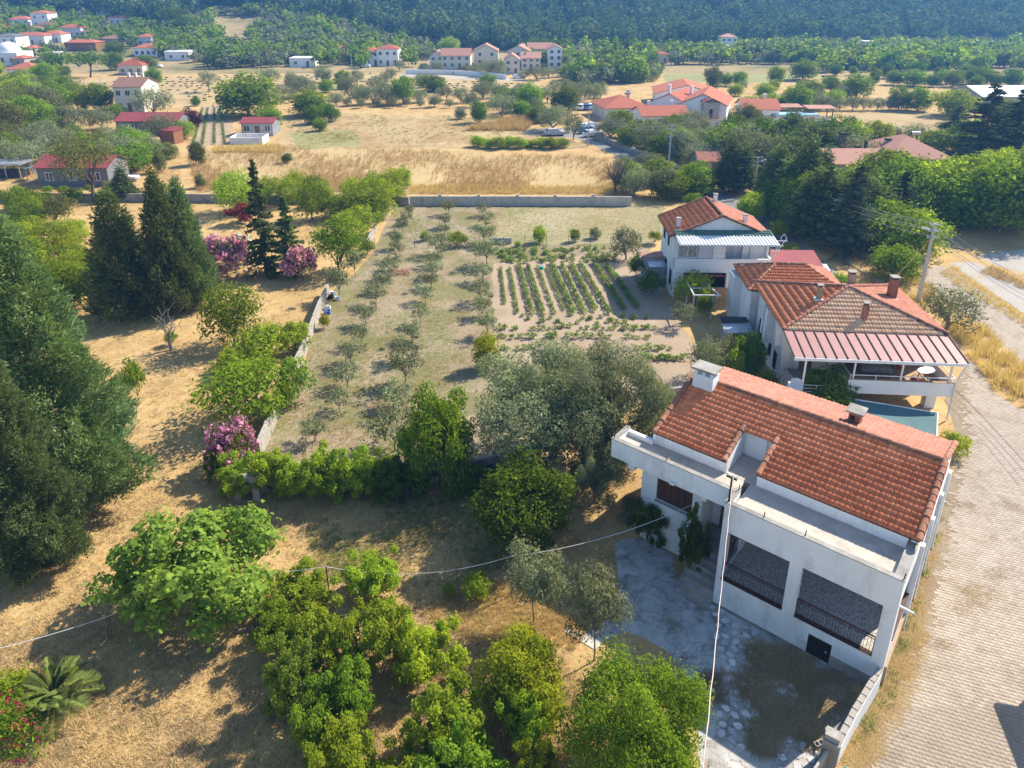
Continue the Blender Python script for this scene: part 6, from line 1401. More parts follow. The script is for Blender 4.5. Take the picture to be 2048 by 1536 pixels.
def wall_line(label, px, h, th, mat, name='wall', posts=0, ph=.3, cap=None, z=None, ppx=None, pmat=None):
    pts = path_pts(px); t = thing(name, label, 'wall', pts[0]); m = MB(); o = pts[0]
    for a, b in zip(pts, pts[1:]):
        d = b - a; q = Vector((-d.y, d.x, 0)).normalized() * th / 2; e = d.normalized() * .0
        m.prism([tuple((p - o)[:2]) for p in (a + q, a - q, b - q + e, b + q + e)], -.1, h)
        if cap: MB().prism([tuple((p - o)[:2]) for p in (a + q * 1.3, a - q * 1.3, b - q * 1.3, b + q * 1.3)], h, h + .06).build('coping', M[cap], t)
    m.build('wall_body', M[mat], t)
    for x, y in ppx or []:
        g = G(x, y) - o; MB().box(g.x - .17, g.x + .17, g.y - th * .5 - .03, g.y + th * .5 + .03, 0, h + ph).build('post', M[pmat or mat], t)
    return t
wall_line('pale concrete wall with short posts between orchard and tall dry grass', [(820, 411), (1000, 411), (1262, 412)], 1.35, .2, 'curb', ppx=[(881, 411), (958, 411), (1035, 411.3), (1110, 411.6), (1186, 411.8)])
wall_line('rear wall behind the three dark cypresses, shade put into its dark grey', [(-80, 402), (370, 404), (590, 408), (818, 411)], 1.2, .2, 'concrete')  # same wall carried on; its shade is put into the darker concrete
wall_line('low wall buried under the climber at the near end of the orchard', [(470, 985), (560, 982), (800, 968), (960, 958), (1080, 930)], 1.5, .25, 'block')
t = thing('stone_portal', 'small concrete frame opening in the wall under the climber', 'opening', G(497, 1000)); m = MB(); m.box(-.75, -.35, -.15, .25, 0, 1.3); m.box(.35, .75, -.15, .25, 0, 1.3); m.box(-.75, .75, -.15, .25, 1.3, 1.7); m.build('frame', M['concrete'], t)
wall_line('curved concrete wall behind the big white chimney', [(1290, 815), (1340, 800), (1400, 792), (1440, 790)], 1.0, .22, 'concrete')
t = thing('concrete_basin', 'open square concrete basin behind the tile roof, dish standing on it', 'basin', H1(-9.3, 12.2), R(-30)); m = MB()
m.box(-1.5, 1.5, -1.1, -.9, 0, 4.1); m.box(-1.5, 1.5, .9, 1.1, 0, 4.1); m.box(-1.5, -1.3, -.899, .899, 0, 4.1); m.box(1.3, 1.5, -.899, .899, 0, 4.1); m.box(-1.3, 1.3, -.899, .899, 0, 3.2); m.build('basin_wall', M['curb'], t)
p = H1(-8.6, 12.8, 4.1); t = thing('satellite_dish', 'white satellite dish on a rusty pole by the concrete basin', 'satellite dish', p)
MB().tube([(0, 0, -.1), (0, 0, 1.3)], .045, 6).build('mast', M['rust'], t); m = MB(); n = 14
c = Vector((.15, 0, 1.55)); ax = Vector((-.75, -.3, .55)).normalized(); u = ax.cross(Vector((0, 0, 1))).normalized(); v = u.cross(ax)
ring = [[c + (u * math.cos(a) + v * math.sin(a)) * r_ * .55 + ax * (r_ ** 2 * .14) for a in [i * 2 * math.pi / n for i in range(n)]] for r_ in (.02, .35, .7, 1)]
for k in range(3):
    for i in range(n): m.poly([ring[k][i], ring[k][(i + 1) % n], ring[k + 1][(i + 1) % n], ring[k + 1][i]])
m.build('dish', M['lamp'], t, True); m = MB(); m.bar(c - v * .5, c + ax * .75, .03); m.box(c.x + ax.x * .75 - .06, c.x + ax.x * .75 + .06, c.y + ax.y * .75 - .06, c.y + ax.y * .75 + .06, c.z + ax.z * .75 - .05, c.z + ax.z * .75 + .07); m.build('feed_arm', M['metalw'], t)
t = thing('iron_pole', 'thin rusty iron pole beside the concrete basin', 'pole', H1(-9.9, 11.2, 3.9)); MB().tube([(0, 0, -.4), (0, 0, 1.3)], .04, 6).build('pole', M['rust'], t)
# low wall of stepped blocks between yard and street, with its end pillar
a = H1(-.12, -.15); t = thing('street_wall', 'low rendered wall with grey block top between the yard and the paved street', 'wall', a, 0)
pts = [H1(-.10, -.1), H1(-.42, -2.6), H1(-.56, -4.3)]; m = MB(); inner = MB(); cnt_b = 0
for i, (p, q) in enumerate(zip(pts, pts[1:])):
    d = q - p; e = Vector((-d.y, d.x, 0)).normalized() * .13; h0, h1_ = (1.25, 1.15) if i == 0 else (1.15, 1.05)
    m.prism([tuple((s - a)[:2]) for s in (p + e, p - e, q - e, q + e)], 0, [h0, h0, h1_, h1_]); k = int(d.length / .41); ang = math.atan2(d.y, d.x)
    for j in range(k):
        c = p + d * ((j + .5) / k) - a; o = MB().box(-.19, .19, -.11, .11, 0, .16).build('block', M['block'], t); o.location = (c.x, c.y, h0 + (h1_ - h0) * (j + .5) / k + .004); o.rotation_euler = (random.uniform(-.03, .03), .03, ang + random.uniform(-.04, .04))
m.build('wall_body', M['white'], t)
p = H1(-.75, -4.5) - a; o = MB().box(-.3, .3, -.3, .3, 0, 1.5).build('pillar', M['concrete'], t); o.location = p; o.rotation_euler = (0, 0, R(-33)); o = MB().box(-.26, .26, -.2, .2, 1.5, 1.72).build('block', M['block'], t); o.location = p; o.rotation_euler = (0, 0, R(-33))
t2 = H1(-.8, -4.8); wt = thing('yard_wall', 'rough grey wall running out of the frame from the end pillar', 'wall', t2); q = H1(-1.25, -7.5) - t2; e = Vector((.12, .05, 0)); MB().prism([tuple(s[:2]) for s in (e, -e, q - e, q + e)], 0, [1.1, 1.1, .8, .8]).build('wall_body', M['block'], wt)
cb = thing('concrete_block', 'loose hollow concrete block on the straw near the end pillar', 'block', G(1637, 1492), R(20)); m = MB()
for x0, x1, y0, y1 in ((-.2, .2, -.1, -.07), (-.2, .2, .07, .1), (-.2, -.17, -.069, .069), (.17, .2, -.069, .069), (-.02, .02, -.069, .069)): m.box(x0, x1, y0, y1, 0, .19)
m.build('shell', M['block'], cb)
t = thing('concrete_block', 'half buried loose block left of the hollow one', 'block', G(1604, 1496), R(50)); MB().box(-.18, .18, -.1, .1, -.05, .14).build('body', M['block'], t)
t = thing('bucket', 'turquoise bucket beside the end pillar on the street', 'bucket', H1(-.05, -4.55)); m = MB(); n = 12
V = [(r_ * math.cos(i * 2 * math.pi / n), r_ * math.sin(i * 2 * math.pi / n), z) for r_, z in ((.12, 0), (.17, .34), (.155, .34), (.11, .03)) for i in range(n)]
m.faces(V, [(k * n + i, k * n + (i + 1) % n, (k + 1) * n + (i + 1) % n, (k + 1) * n + i) for k in range(3) for i in range(n)]); m.faces([V[3 * n + i] for i in range(n)], [tuple(range(n))]); m.build('shell', M['teal'], t); MB().tube([(.17 * math.cos(a), .05, .34 + .12 * math.sin(a)) for a in np.linspace(0, math.pi, 8)], .006, 4).build('handle', M['metalw'], t)
t = thing('bucket', 'turquoise bucket at the head of the garden rows', 'bucket', G(1083, 539)); MB().tube([(0, 0, 0), (0, 0, .35)], [.17, .2], 10).build('shell', M['teal'], t)
t = thing('paving_slab', 'round pale concrete slab lying on weeds in front of the cellar', 'slab', G(1665, 1385)); MB().prism([(.55 * math.cos(i * .628) * (1 + .12 * (i % 3)), .42 * math.sin(i * .628)) for i in range(10)], 0, .06).build('slab', M['curb'], t)
t = thing('roof_slab', 'wide cracked concrete slab in front of the lone olive pair', 'slab', G(1160, 1275), R(-35)); MB().prism([(-.9, -.15), (.9, -.2), (1.0, .2), (-.8, .2)], 0, .03).build('slab', M['curb'], t)
# wire fence
fp = [(750, 496), (830, 495), (920, 494), (1007, 493.5), (1050, 492), (1093, 490.5), (1137, 489), (1181, 487.5), (1225, 486), (1270, 484), (1312, 482)]
t = thing('wire_fence', 'thin wire fence with rusty posts across the orchard', 'fence', G(*fp[0])); o = G(*fp[0]); g = [G(*q) - o for q in fp]
for q in g: MB().bar(q, q + Vector((0, 0, 1.25)), .05).build('post', M['rust'], t)
for z in (.35, .7, 1.1): MB().tube([q + Vector((0, 0, z)) for q in g], .012, 4).build('wire', M['wire'], t)
MB().box(13.2, 15.8, 1.3, 1.42, 0, .75).build('panel', M['block'], t)
# stone wall beside the lane
def stone_wall(label, px, h):
    pts = path_pts(px); t = thing('stone_wall', label, 'wall', pts[0]); o = pts[0]; m = MB(); r = random.Random(5); pos = []
    for a, b in zip(pts, pts[1:]):
        d = b - a; q = Vector((-d.y, d.x, 0)).normalized() * .22; m.prism([tuple((s - o)[:2]) for s in (a + q, a - q, b - q, b + q)], 0, h); k = int(d.length / .33)
        for i in range(k):
            for z in np.arange(.12, h + .15, .24): c = a + d * ((i + r.random()) / k) - o + q * r.choice([-1, -1, 1]) * r.uniform(.9, 1.1); pos.append((c.x, c.y, z))
    m.build('wall_core', M['stone'], t); c = np.array(pos); V = np.array([(x * .2, y * .13, z * .13) for x in (-1, 1) for y in (-1, 1) for z in (-1, 1)]) * 1.0; F = np.array([(0, 1, 3, 2), (4, 6, 7, 5), (0, 4, 5, 1), (2, 3, 7, 6), (0, 2, 6, 4), (1, 5, 7, 3)])
    stuff(scatter_mesh('stones', V, F, c[:, 0], c[:, 1], c[:, 2], np.random.default_rng(3).random(len(c)) * .6, np.random.default_rng(4).uniform(.7, 1.2, len(c)), [M['stone']], None, None, t))
stone_wall('long rough stone wall along the right side of the lane', [(1192, 276), (1240, 296), (1306, 322)], .9)
stone_wall('short rough stone wall beside the middle concrete pole', [(1322, 328), (1352, 340)], .9)
kp = path_pts([(1690, 520), (1725, 545), (1760, 568)]); t = thing('kerb_stone', 'pale low kerb under the dry grass beside the lane', 'kerb', kp[0]); m = MB(); [m.bar(a - kp[0] + Vector((0, 0, .1)), b - kp[0] + Vector((0, 0, .1)), .2) for a, b in zip(kp, kp[1:])]; m.build('kerb', M['curb'], t)
# ------------------------------------------------------------------ poles, lamps and wires
def pole(label, x, yb, yt, lamp=False, mat='pole', arms=2, name='power_pole', w=.28, lean=0, group=None):
    p = GT(x, yb); h = AT(x, yt, p.y).z - p.z; t = thing(name, label, 'pole', p, 0, group); m = MB(); a = w / 2; b = w * .3
    m.prism([(-a, -a), (a, -a), (a, a), (-a, a)], -.1, 0); V = [(s * q, u * q, z) for q, z in ((a, 0), (b, h)) for s, u in ((-1, -1), (1, -1), (1, 1), (-1, 1))]
    m = MB(); m.faces(V, [(3, 2, 1, 0), (4, 5, 6, 7), (0, 1, 5, 4), (1, 2, 6, 5), (2, 3, 7, 6), (3, 0, 4, 7)]); m.build('shaft', M[mat], t)
    for k in range(arms):
        z = h - .08 - k * .62; q = MB().bar((-.55, -.12, z), (.55, -.12, z), .09).build('crossarm', M['galv'], t)
        for s in (-.5, 0, .5): MB().tube([(s, -.12, z + .05), (s, -.12, z + .2)], [.05, .035], 5).build('insulator', M['metalw'], q)
    if lamp:
        s = lamp; MB().tube([(0, -.1, h - .75), (.5 * s, -.1, h - .55)], .04, 6).build('lamp_arm', M['galv'], t); m = MB(); m.prism([(.45 * s, -.22), (1.15 * s, -.2), (1.2 * s, 0), (.45 * s, .03)], [h - .62, h - .42, h - .42, h - .62], [h - .48, h - .26, h - .26, h - .48]); m.build('lamp_head', M['lamp'], t)
    return p + Vector((0, -.12, h))
pA = pole('grey concrete lamp pole beside the street and the round clipped tree', 1836, 603, 447, -1.0, name='lamp_pole', arms=3)
pB = pole('concrete lamp pole standing among the dark lane cypresses', 1507, 392, 314, 1.0, name='lamp_pole', arms=3)
pC = pole('plain concrete pole at the forked olive by the lane', 1336, 345, 250)
pD = pole('concrete pole at the parked cars end of the lane', 1176, 292, 216)
pE = pole('concrete pole in front of the dark tree with yellow edge', 1113, 222, 188)
for i, (x, yb, yt, lab) in enumerate([(7, 54, 28, 'far left edge of the village'), (17, 78, 57, 'long orange roofed village house, left end'), (33, 72, 47, 'long orange roofed village house, middle'), (70, 142, 92, 'white mosque dome'), (174, 88, 60, 'dark red village roof'), (189, 34, 9, 'lilac house at the top of the village'), (204, 176, 147, 'bale field below the village'), (108, 58, 34, 'stone ruin in the village'), (1090, 160, 128, 'olive grove right of the tan villas'), (704, 138, 106, 'white red roofed house'), (1198, 164, 143, 'thin cypress in the olive grove')]):
    pole('thin pale pole near the ' + lab, x, yb, yt, False, 'pole', 0, w=.2, group='thin village poles')
wc = [0]
def wire(p, q, sag, label, rad=.014, mat='wire', group='overhead power wires', n=14, name='power_wire'):
    p, q = Vector(p), Vector(q); pts = [p + (q - p) * (i / n) - Vector((0, 0, sag * 4 * (i / n) * (1 - i / n))) for i in range(n + 1)]
    if name == 'supply_cable': pts = [v + Vector((.010 * math.sin(i * 1.3), .010 * math.cos(i * 2.1), 0)) * (0 < i < n) for i, v in enumerate(pts)]
    o = MB().tube([v - p for v in pts], rad, 4).build(name, M[mat]); o.location = p; return tag(o, label, 'wire', group)
off = [Vector((-.5, 0, -.0)), Vector((.5, 0, 0)), Vector((-.5, 0, -.6)), Vector((.5, 0, -.6)), Vector((0, 0, -1.2))]
pR = AT(2260, 660, 40)
for i, o in enumerate(off):
    hgt = ('topmost left', 'topmost right', 'middle left', 'middle right', 'lowest')[i]
    wire(pA + o, pB + o, 1.3, 'overhead wire from the street lamp pole back to the lane lamp pole, %s' % hgt, .022); wire(pA + o, pR + o, .8, 'overhead wire from the street lamp pole out of the frame, %s' % hgt, .018)
    wire(pB + o, pC + o, 1.2, 'overhead wire between the lane lamp pole and the plain pole, %s' % hgt, .022)
    if i < 4: wire(pC + o, pD + o, 1.4, 'overhead wire between the plain pole and the parked cars pole, %s' % hgt, .022)
    if i < 2: wire(pD + o, pE + o, 1.0, 'overhead wire between the two farthest lane poles, %s' % hgt, .022)
wire(pA + Vector((-.1, 0, -1.3)), H2(9.2, 8.0, 5.3), .25, 'yellow rope from the street lamp pole down to the pyramid roof', .02, 'bale', None, name='rope')
# cable from the service mast towards the viewer, washing line
mt = H1(-7.3, .16, 7.4)
e = AT(1404, 1560, 11)
wire(mt, e, .35, 'twisted white supply cable hanging from the roof mast of the near house', .010, 'rope', None, 40, 'supply_cable'); wire(mt + Vector((.016, 0, -.01)), e + Vector((.012, 0, 0)), .38, 'thin brown cable twisted with the white supply cable', 0.008, 'terracotta', None, 40, 'supply_cable')
q0 = H1(-9.7, 1.78, 3.55); g1 = G(1024, 1190); k1 = Vector((g1.x, g1.y, AT(1024, 1112, g1.y).z)); g2 = G(660, 1200); k2 = Vector((g2.x, g2.y, AT(655, 1133, g2.y).z)); g3 = G(430, 1215); k3 = Vector((g3.x, g3.y, 2.0)); k4 = G(-60, 1310, 1.6)
for g, k, lab in ((g1, k1, 'rusty washing line post under the young olive'), (g2, k2, 'wooden washing line post between vine bushes')):
    t = thing('line_post', lab, 'post', g); MB().tube([(0, 0, 0), (0, 0, k.z - g.z)], .04, 6).build('post', M['wood'], t); MB().bar((-.06, 0, k.z - .02), (.06, 0, k.z - .02), .03).build('hook', M['rust'], t)
for a, b, s, lab in ((q0, k1, .5, 'pale washing line from the shuttered window to the rusty post'), (k1, k2, .75, 'pale washing line sagging between the two posts'), (k2, k3, .15, 'pale washing line from the wooden post into the fig tree'), (k3, k4, .4, 'pale washing line from the fig tree to the left edge')): wire(a, b, s, lab, .016, 'rope', None, 18, 'washing_line')
# ------------------------------------------------------------------ cars
def car(label, x, y, rz, mat, van=False, z=0):
    p = GT(x, y); t = thing('parked_car', label, 'car', p, R(rz), 'cars parked far down the lane'); Ln, Wd = 4.3, 1.75
    prof = [(-2.15, .35), (-2.15, .85), (-1.95, .95), (-1.5, 1.42), (.35, 1.46), (1.05, .98), (1.95, .86), (2.12, .65), (2.12, .35)] if not van else [(-2.3, .35), (-2.3, 1.9), (1.2, 1.95), (1.7, 1.1), (2.25, .95), (2.25, .35)]
    m = MB(); n = len(prof)
    def sec(y, k): return [(a, y * (k if b > 1.0 else 1), b) for a, b in prof]
    A, B = sec(-Wd / 2, .8), sec(Wd / 2, .8); m.faces(A + B, [tuple(range(n)), tuple(range(2 * n - 1, n - 1, -1))] + [(i, n + i, n + (i + 1) % n, (i + 1) % n) for i in range(n)]); m.build('body', M[mat], t)
    m = MB()
    if not van:
        for s in (-1, 1): m.poly([(-1.55, s * .80, 1.0), (.85, s * .80, 1.0), (.3, s * .715, 1.38), (-1.4, s * .715, 1.36)][::s])
        m.poly([(.42, -.6, 1.43), (1.02, -.66, 1.02), (1.02, .66, 1.02), (.42, .6, 1.43)]); m.poly([(-1.93, -.66, 1.0), (-1.54, -.6, 1.38), (-1.54, .6, 1.38), (-1.93, .66, 1.0)])
    else: m.poly([(1.24, -.62, 1.88), (1.68, -.62, 1.16), (1.68, .62, 1.16), (1.24, .62, 1.88)])
    for i in range(len(m.v)): a, b, c = m.v[i]; m.v[i] = (a * 1.012, b * 1.02, c + .012)
    m.build('windows', M['glass'], t)
    for sx in (-1.3, 1.32):
        for sy in (-.82, .82): o = MB().tube([(0, -.1, 0), (0, .1, 0)], .32, 10).build('wheel', M['tyre'], t); o.location = (sx, sy, .32)
    return t
for args in [('silver hatchback parked under the leaning olive', 1110, 271, 5, 'carsilver'), ('dark blue car parked between two white ones by the lane', 1176, 266, 20, 'carblue'), ('white car parked nearest the roadside stone wall', 1186, 273, 25, 'carwhite'), ('white car parked behind the dark blue one', 1170, 260, 20, 'carwhite'), ('silver car at the head of the small parking row', 1184, 258, 20, 'carsilver'),
             ('white car at the left end of the hacienda parking', 1161, 219, 80, 'carwhite'), ('bright blue car in the hacienda parking', 1172, 219, 80, 'carblue'), ('second white car in the hacienda parking', 1183, 218, 80, 'carwhite'), ('blue car near the hacienda wall', 1194, 218, 80, 'carblue'), ('white car at the right end of the hacienda parking', 1203, 217, 80, 'carwhite'),
             ('dark car in front of the white boundary wall', 918, 149, 5, 'cardark'), ('white car on the village road below the tan villas', 1037, 157, 0, 'carwhite'), ('dark car before the left tan villa', 850, 135, 0, 'cardark'), ('white car by the carport and lane', 1636, 556, 80, 'carwhite')]: car(*args)
car('white van beside the white red roofed house', 729, 135, 0, 'carwhite', True)
car('white van behind the village pines', 314, 135, 0, 'carwhite')
# ------------------------------------------------------------------ straw bales on the stubble
BM = MB().box(-.5, .5, -.22, .22, 0, .36).build('straw_bale', M['bale']); BMM = BM.data; bpy.data.objects.remove(BM); br = random.Random(31); nb = 0; done = []; swath = {}
bpoly = [(200, 182), (205, 158), (420, 152), (560, 147), (700, 146), (860, 150), (1000, 163), (1060, 172), (960, 184), (760, 182), (600, 170), (470, 186), (400, 205), (340, 200), (330, 175)]
while nb < 210:
    x, y = br.uniform(200, 1080), br.uniform(146, 206)
    y = round(y / 4.2) * 4.2 + br.uniform(-.6, .6)
    if not inside(bpoly, np.array([x]), np.array([y]))[0] or any(abs(x - a) < 9 and abs(y - b) < 2.5 for a, b in done): continue
    done.append((x, y)); o = link('straw_bale', BMM); o.location = GT(x, y); o.rotation_euler = (0, 0, br.uniform(-.25, .25)); s = br.uniform(.7, 1.15); o.scale = (s, .9, .8); nb += 1
    swath.setdefault(round(y / 4.2), []).append((x, o))
for k_, key in enumerate(sorted(swath)):
    for i, (x, o) in enumerate(sorted(swath[key], key=lambda q: q[0])): tag(o, 'brown straw bale, %s from the left in the %s swath from the village side' % (ORD[i], ORD[k_]), 'bale', 'straw bales on the stubble field')
# house added outside the frame so that its corner shades the street
p = G(2012, 1475) + Vector((.85, .53, 0)) * 4.8
t = thing('street_house', 'unseen house added beside the paved street, its corner shading the paving at the lower right', 'house', p, R(-15)); MB().box(0, 6, -9, .6, 0, 3.6).build('wall', M['white'], t); m = MB(); m.box(-.4, 6.4, -9.4, 1.0, 3.6, 3.85); m.build('roof', M['tileold'], t); MB().box(.4, .9, .2, .7, 3.85, 4.9).build('chimney', M['curb'], t)
# rubbish and odd things
rb = random.Random(4)
for i, (x, y, mt, lab) in enumerate([(668, 590, 'lamp', 'pale crate on the rubbish heap at the block wall'), (662, 598, 'darkmetal', 'dark sack on the rubbish heap at the block wall'), (676, 600, 'metalw', 'white bag at the foot of the grey olive by the heap'), (655, 618, 'metalw', 'white plastic bag below the rubbish heap'), (654, 628, 'bluep', 'blue scrap at the lower end of the rubbish heap')]):
    g = G(x, y); t = thing('rubbish', lab, 'rubbish', g, rb.random() * 3); m = MB(); m.prism([(.35 * math.cos(k) * rb.uniform(.7, 1.1), .28 * math.sin(k) * rb.uniform(.7, 1.1)) for k in (0, 1.1, 2, 3.1, 4, 5.2)], 0, [rb.uniform(.2, .5) for _ in range(6)]); m.build('sack', M[mt], t)
bp_ = thing('brush_pile', 'heap of reddish dry branches between two orchard rows', 'branches', G(803, 548)); A = Arr(); r = np.random.default_rng(2)
for i in range(60): a = r.normal(0, .5, 3) * (1, .7, 0) + (0, 0, .1 + .25 * r.random()); limb(A, a, a + r.normal(0, .5, 3) * (1, 1, .3), .025, .008, r, 4, .1, 2)
V, F, m_, t_ = A.get(); link('branches', mesh_np('branches', V, F, [M['cushion']]), bp_)
t = thing('hose_coil', 'coiled green hose on the ground near the balcony corner', 'hose', G(1247, 1040)); MB().tube([(.45 * math.cos(a) + .02 * a, .4 * math.sin(a), .05 + .01 * a) for a in np.linspace(0, 25, 90)], .018, 5).build('hose', M['greenroof'], t)
t = thing('fallen_log', 'dark log lying beside the vine thicket', 'log', G(500, 1262)); MB().tube([(-.6, -.1, .1), (.6, .1, .1)], .1, 7).build('log', M['bark'], t)
# ================================================================== far houses
def roof_hip(m, x0, x1, y0, y1, z, h, ov=.35):
    x0 -= ov; x1 += ov; y0 -= ov; y1 += ov; W_, D_ = x1 - x0, y1 - y0
    if W_ >= D_: p, q = (x0 + D_ / 2, (y0 + y1) / 2, z + h), (x1 - D_ / 2, (y0 + y1) / 2, z + h); fs = [((x0, y0), (x1, y0), q, p), ((x1, y0), (x1, y1), q), ((x1, y1), (x0, y1), p, q), ((x0, y1), (x0, y0), p)]
    else: p, q = ((x0 + x1) / 2, y0 + W_ / 2, z + h), ((x0 + x1) / 2, y1 - W_ / 2, z + h); fs = [((x0, y0), (x1, y0), p), ((x1, y0), (x1, y1), q, p), ((x1, y1), (x0, y1), q), ((x0, y1), (x0, y0), p, q)]
    for f in fs: m.poly([(*v, z) if len(v) == 2 else v for v in f])
    m.poly([(x0, y1, z - .08), (x1, y1, z - .08), (x1, y0, z - .08), (x0, y0, z - .08)])
    for a, b in (((x0, y0), (x1, y0)), ((x1, y0), (x1, y1)), ((x1, y1), (x0, y1)), ((x0, y1), (x0, y0))): m.poly([(*a, z - .08), (*b, z - .08), (*b, z), (*a, z)])
def roof_gable(m, x0, x1, y0, y1, z, h, along='x', ov=.35):
    x0 -= ov; x1 += ov; y0 -= ov; y1 += ov; t = .1
    if along == 'x': P = [(x0, y0, z), (x0, (y0 + y1) / 2, z + h), (x0, y1, z)]; Q = [(x1, b, c) for a, b, c in P]
    else: P = [(x0, y0, z), ((x0 + x1) / 2, y0, z + h), (x1, y0, z)]; Q = [(a, y1, c) for a, b, c in P]
    lo = lambda L_: [(a, b, c - t) for a, b, c in L_]; A, B, a, b = P, Q, lo(P), lo(Q)
    for i in (0, 1): m.poly([A[i], B[i], B[i + 1], A[i + 1]]); m.poly([a[i + 1], b[i + 1], b[i], a[i]]); m.poly([A[i], A[i + 1], a[i + 1], a[i]]); m.poly([B[i + 1], B[i], b[i], b[i + 1]])
    m.poly([A[0], a[0], b[0], B[0]]); m.poly([A[2], B[2], b[2], a[2]])
def house(label, x, yb, wpx, hw, depth, kind='hip', wall='white', roof='roofred', rz=0, wins=3, rows_=1, rh=None, chim=0, parent=None, name='village_house', winmat='metalw', door=True, base=None):
    p = GT(x, yb); s = SCALE(p); w = wpx / s
    t = thing(name, label, 'house', p, R(rz)); x0, x1 = -w / 2, w / 2
    m = MB(); m.box(x0, x1, 0, depth, -1.5, hw); rh = rh or (min(w, depth) * .2)
    if kind == 'gx':
        for X_ in (x0, x1): q = .0; m.faces([(X_ - .01 * (X_ > 0) + .01 * (X_ < 0), 0, hw), (X_, depth, hw), (X_, depth / 2, hw + rh * .93)], [(0, 1, 2)])
    if kind == 'gy': m.faces([(x0, .01, hw), (x1, .01, hw), (0, .01, hw + rh * .93)], [(0, 1, 2)]); m.faces([(x0, depth - .01, hw), (x1, depth - .01, hw), (0, depth - .01, hw + rh * .93)], [(0, 1, 2)])
    m.build('wall', M[wall], t)
    m = MB()
    if kind == 'hip': roof_hip(m, x0, x1, 0, depth, hw, rh)
    elif kind == 'gx': roof_gable(m, x0, x1, 0, depth, hw + .06, rh, 'x')
    elif kind == 'gy': roof_gable(m, x0, x1, 0, depth, hw + .06, rh, 'y')
    else: m.box(x0 - .15, x1 + .15, -.15, depth + .15, hw + .002, hw + .2)
    ro = m.build('roof', M[roof], t)
    for k in range(chim): c = x0 + w * (.25 + .5 * k / max(1, chim - 1) if chim > 1 else .7); MB().box(c - .3, c + .3, depth * .55, depth * .55 + .6, hw + .2, hw + rh + 1.0).build('chimney', M[wall], ro)
    if kind == 'hip' and int(x) % 3 == 0 and w > 6: q = MB().tube([(w * .1, depth * .5, hw + rh + .25), (w * .1 + 1.3, depth * .5, hw + rh + .25)], .28, 8).build('solar_tank', M['galv'], ro)
    fh = hw / rows_
    for r_ in range(rows_):
        for i in range(wins):
            c = x0 + w * (i + .5) / wins; ww = min(.6, w / wins * .3)
            if r_ == 0 and door and i == wins // 2 and wins > 1: MB().box(c - .5, c + .5, -.05, -.004, 0, 2.1).build('door', M['wood'], t); continue
            win_b(t, c - ww, c + ww, fh * r_ + .9, min(fh * r_ + 2.2, hw - .25), -.002, winmat, 2 if ww > .45 else 1)
    if base: MB().box(x0 - .1, x1 + .1, -.12, depth, -1.5, .6).build('plinth', M[base], t)
    return t
house('white village house with red hip roof and four small blue windows', 292, 113, 46, 3.6, 8, wins=4, winmat='bluep', door=False)
house('tan village house with orange hip roof above the bale field', 263, 150, 48, 3.4, 8, wall='cream', wins=3, base='stone', rh=2.2, door=False)
house('white single storey house with red hip roof at the lower left of the village', 44, 159, 58, 3.4, 9, wins=3)
house('pale blue village house with wide orange roof', 142, 75, 44, 4.6, 8, wall='lamp', wins=3, winmat='bluep')
house('white village house with red roof left of the pale blue one', 104, 85, 40, 3.8, 8, wins=2)
house('long grey house with orange roof on the village slope', 58, 90, 66, 4.2, 8, wall='lamp', wins=4, rh=1.2)
house('two storey white house with grey roof at the left edge of the village', 14, 104, 46, 6.5, 9, roof='roofgrey', rows_=2, wins=3, rh=1.2)
house('brown walled house with long dark red roof in the village', 162, 102, 62, 3.6, 8, wall='corten', wins=3, rh=1.2)
house('low grey house with weathered brown roof in the village', 225, 91, 48, 3.0, 8, wall='block', roof='roofbrown', wins=2, rh=1.3)
house('small bluish house with red roof and water tank in the village', 290, 92, 30, 4.0, 7, wall='lamp', wins=2, rh=1.4)
house('white house with red roof high on the village slope', 237, 49, 36, 3.6, 8, wins=3)
house('lilac grey house with pink roof at the top of the village', 208, 33, 30, 4.6, 8, wall='lamp', roof='roofpink', wins=2)
house('tall white two storey house with stepped roof in the village', 82, 54, 34, 7.0, 9, wins=2, rows_=2, rh=1.4)
house('low white house with red roof at the upper left of the village', 38, 51, 40, 3.2, 8, wins=3)
house('small brown roofed house beside the white red roofed one, high in the village', 258, 52, 22, 3.0, 6, wall='block', roof='roofbrown', wins=1)
house('grey roofed outbuilding above the pale blue house', 97, 62, 44, 3.0, 8, wall='block', roof='roofbrown', wins=2)
house('orange roofed shed beside the mosque', 38, 133, 26, 3.0, 7, wins=1, wall='block')
house('flat roofed modern white house with dark glazed front', 355, 121, 48, 3.4, 8, 'flat', wins=2, winmat='clean', roof='clean', door=False)
house('low white flat house at the foot of the olive hillside', 604, 134, 48, 3.2, 8, 'flat', wins=2, roof='clean')
house('white two storey house with red roof left of the boundary wall', 776, 132, 42, 6.4, 8, wins=3, rows_=2, rh=1.6); house('red roofed white annex of the two storey house', 744, 131, 30, 5.4, 7, wins=2, rows_=2, rh=1.4)
house('small white house alone among hillside trees', 868, 87, 28, 4.2, 7, 'flat', wins=2, roof='clean')
house('red roofed pinkish cottage beside a small cypress', 1322, 127, 30, 3.6, 8, wall='cream', wins=2)
house('two storey pale house with red roof under the forest', 1457, 99, 32, 6, 8, roof='roofpink', rows_=2, wins=3)
house('tiny white house in the trees right of the cypress windbreak', 1738, 97, 22, 3.4, 7, 'flat', wins=1, roof='clean')
house('orange roofed house at the foot of the mountain on the right', 1993, 86, 28, 3.0, 8, wins=2)
house('reddish roofed house hidden behind the umbrella pines', 1190, 103, 26, 3.6, 8, wall='cream', wins=2)
house('orange roofed hut at the foot of the hillside', 677, 113, 24, 3.4, 7, wins=1)
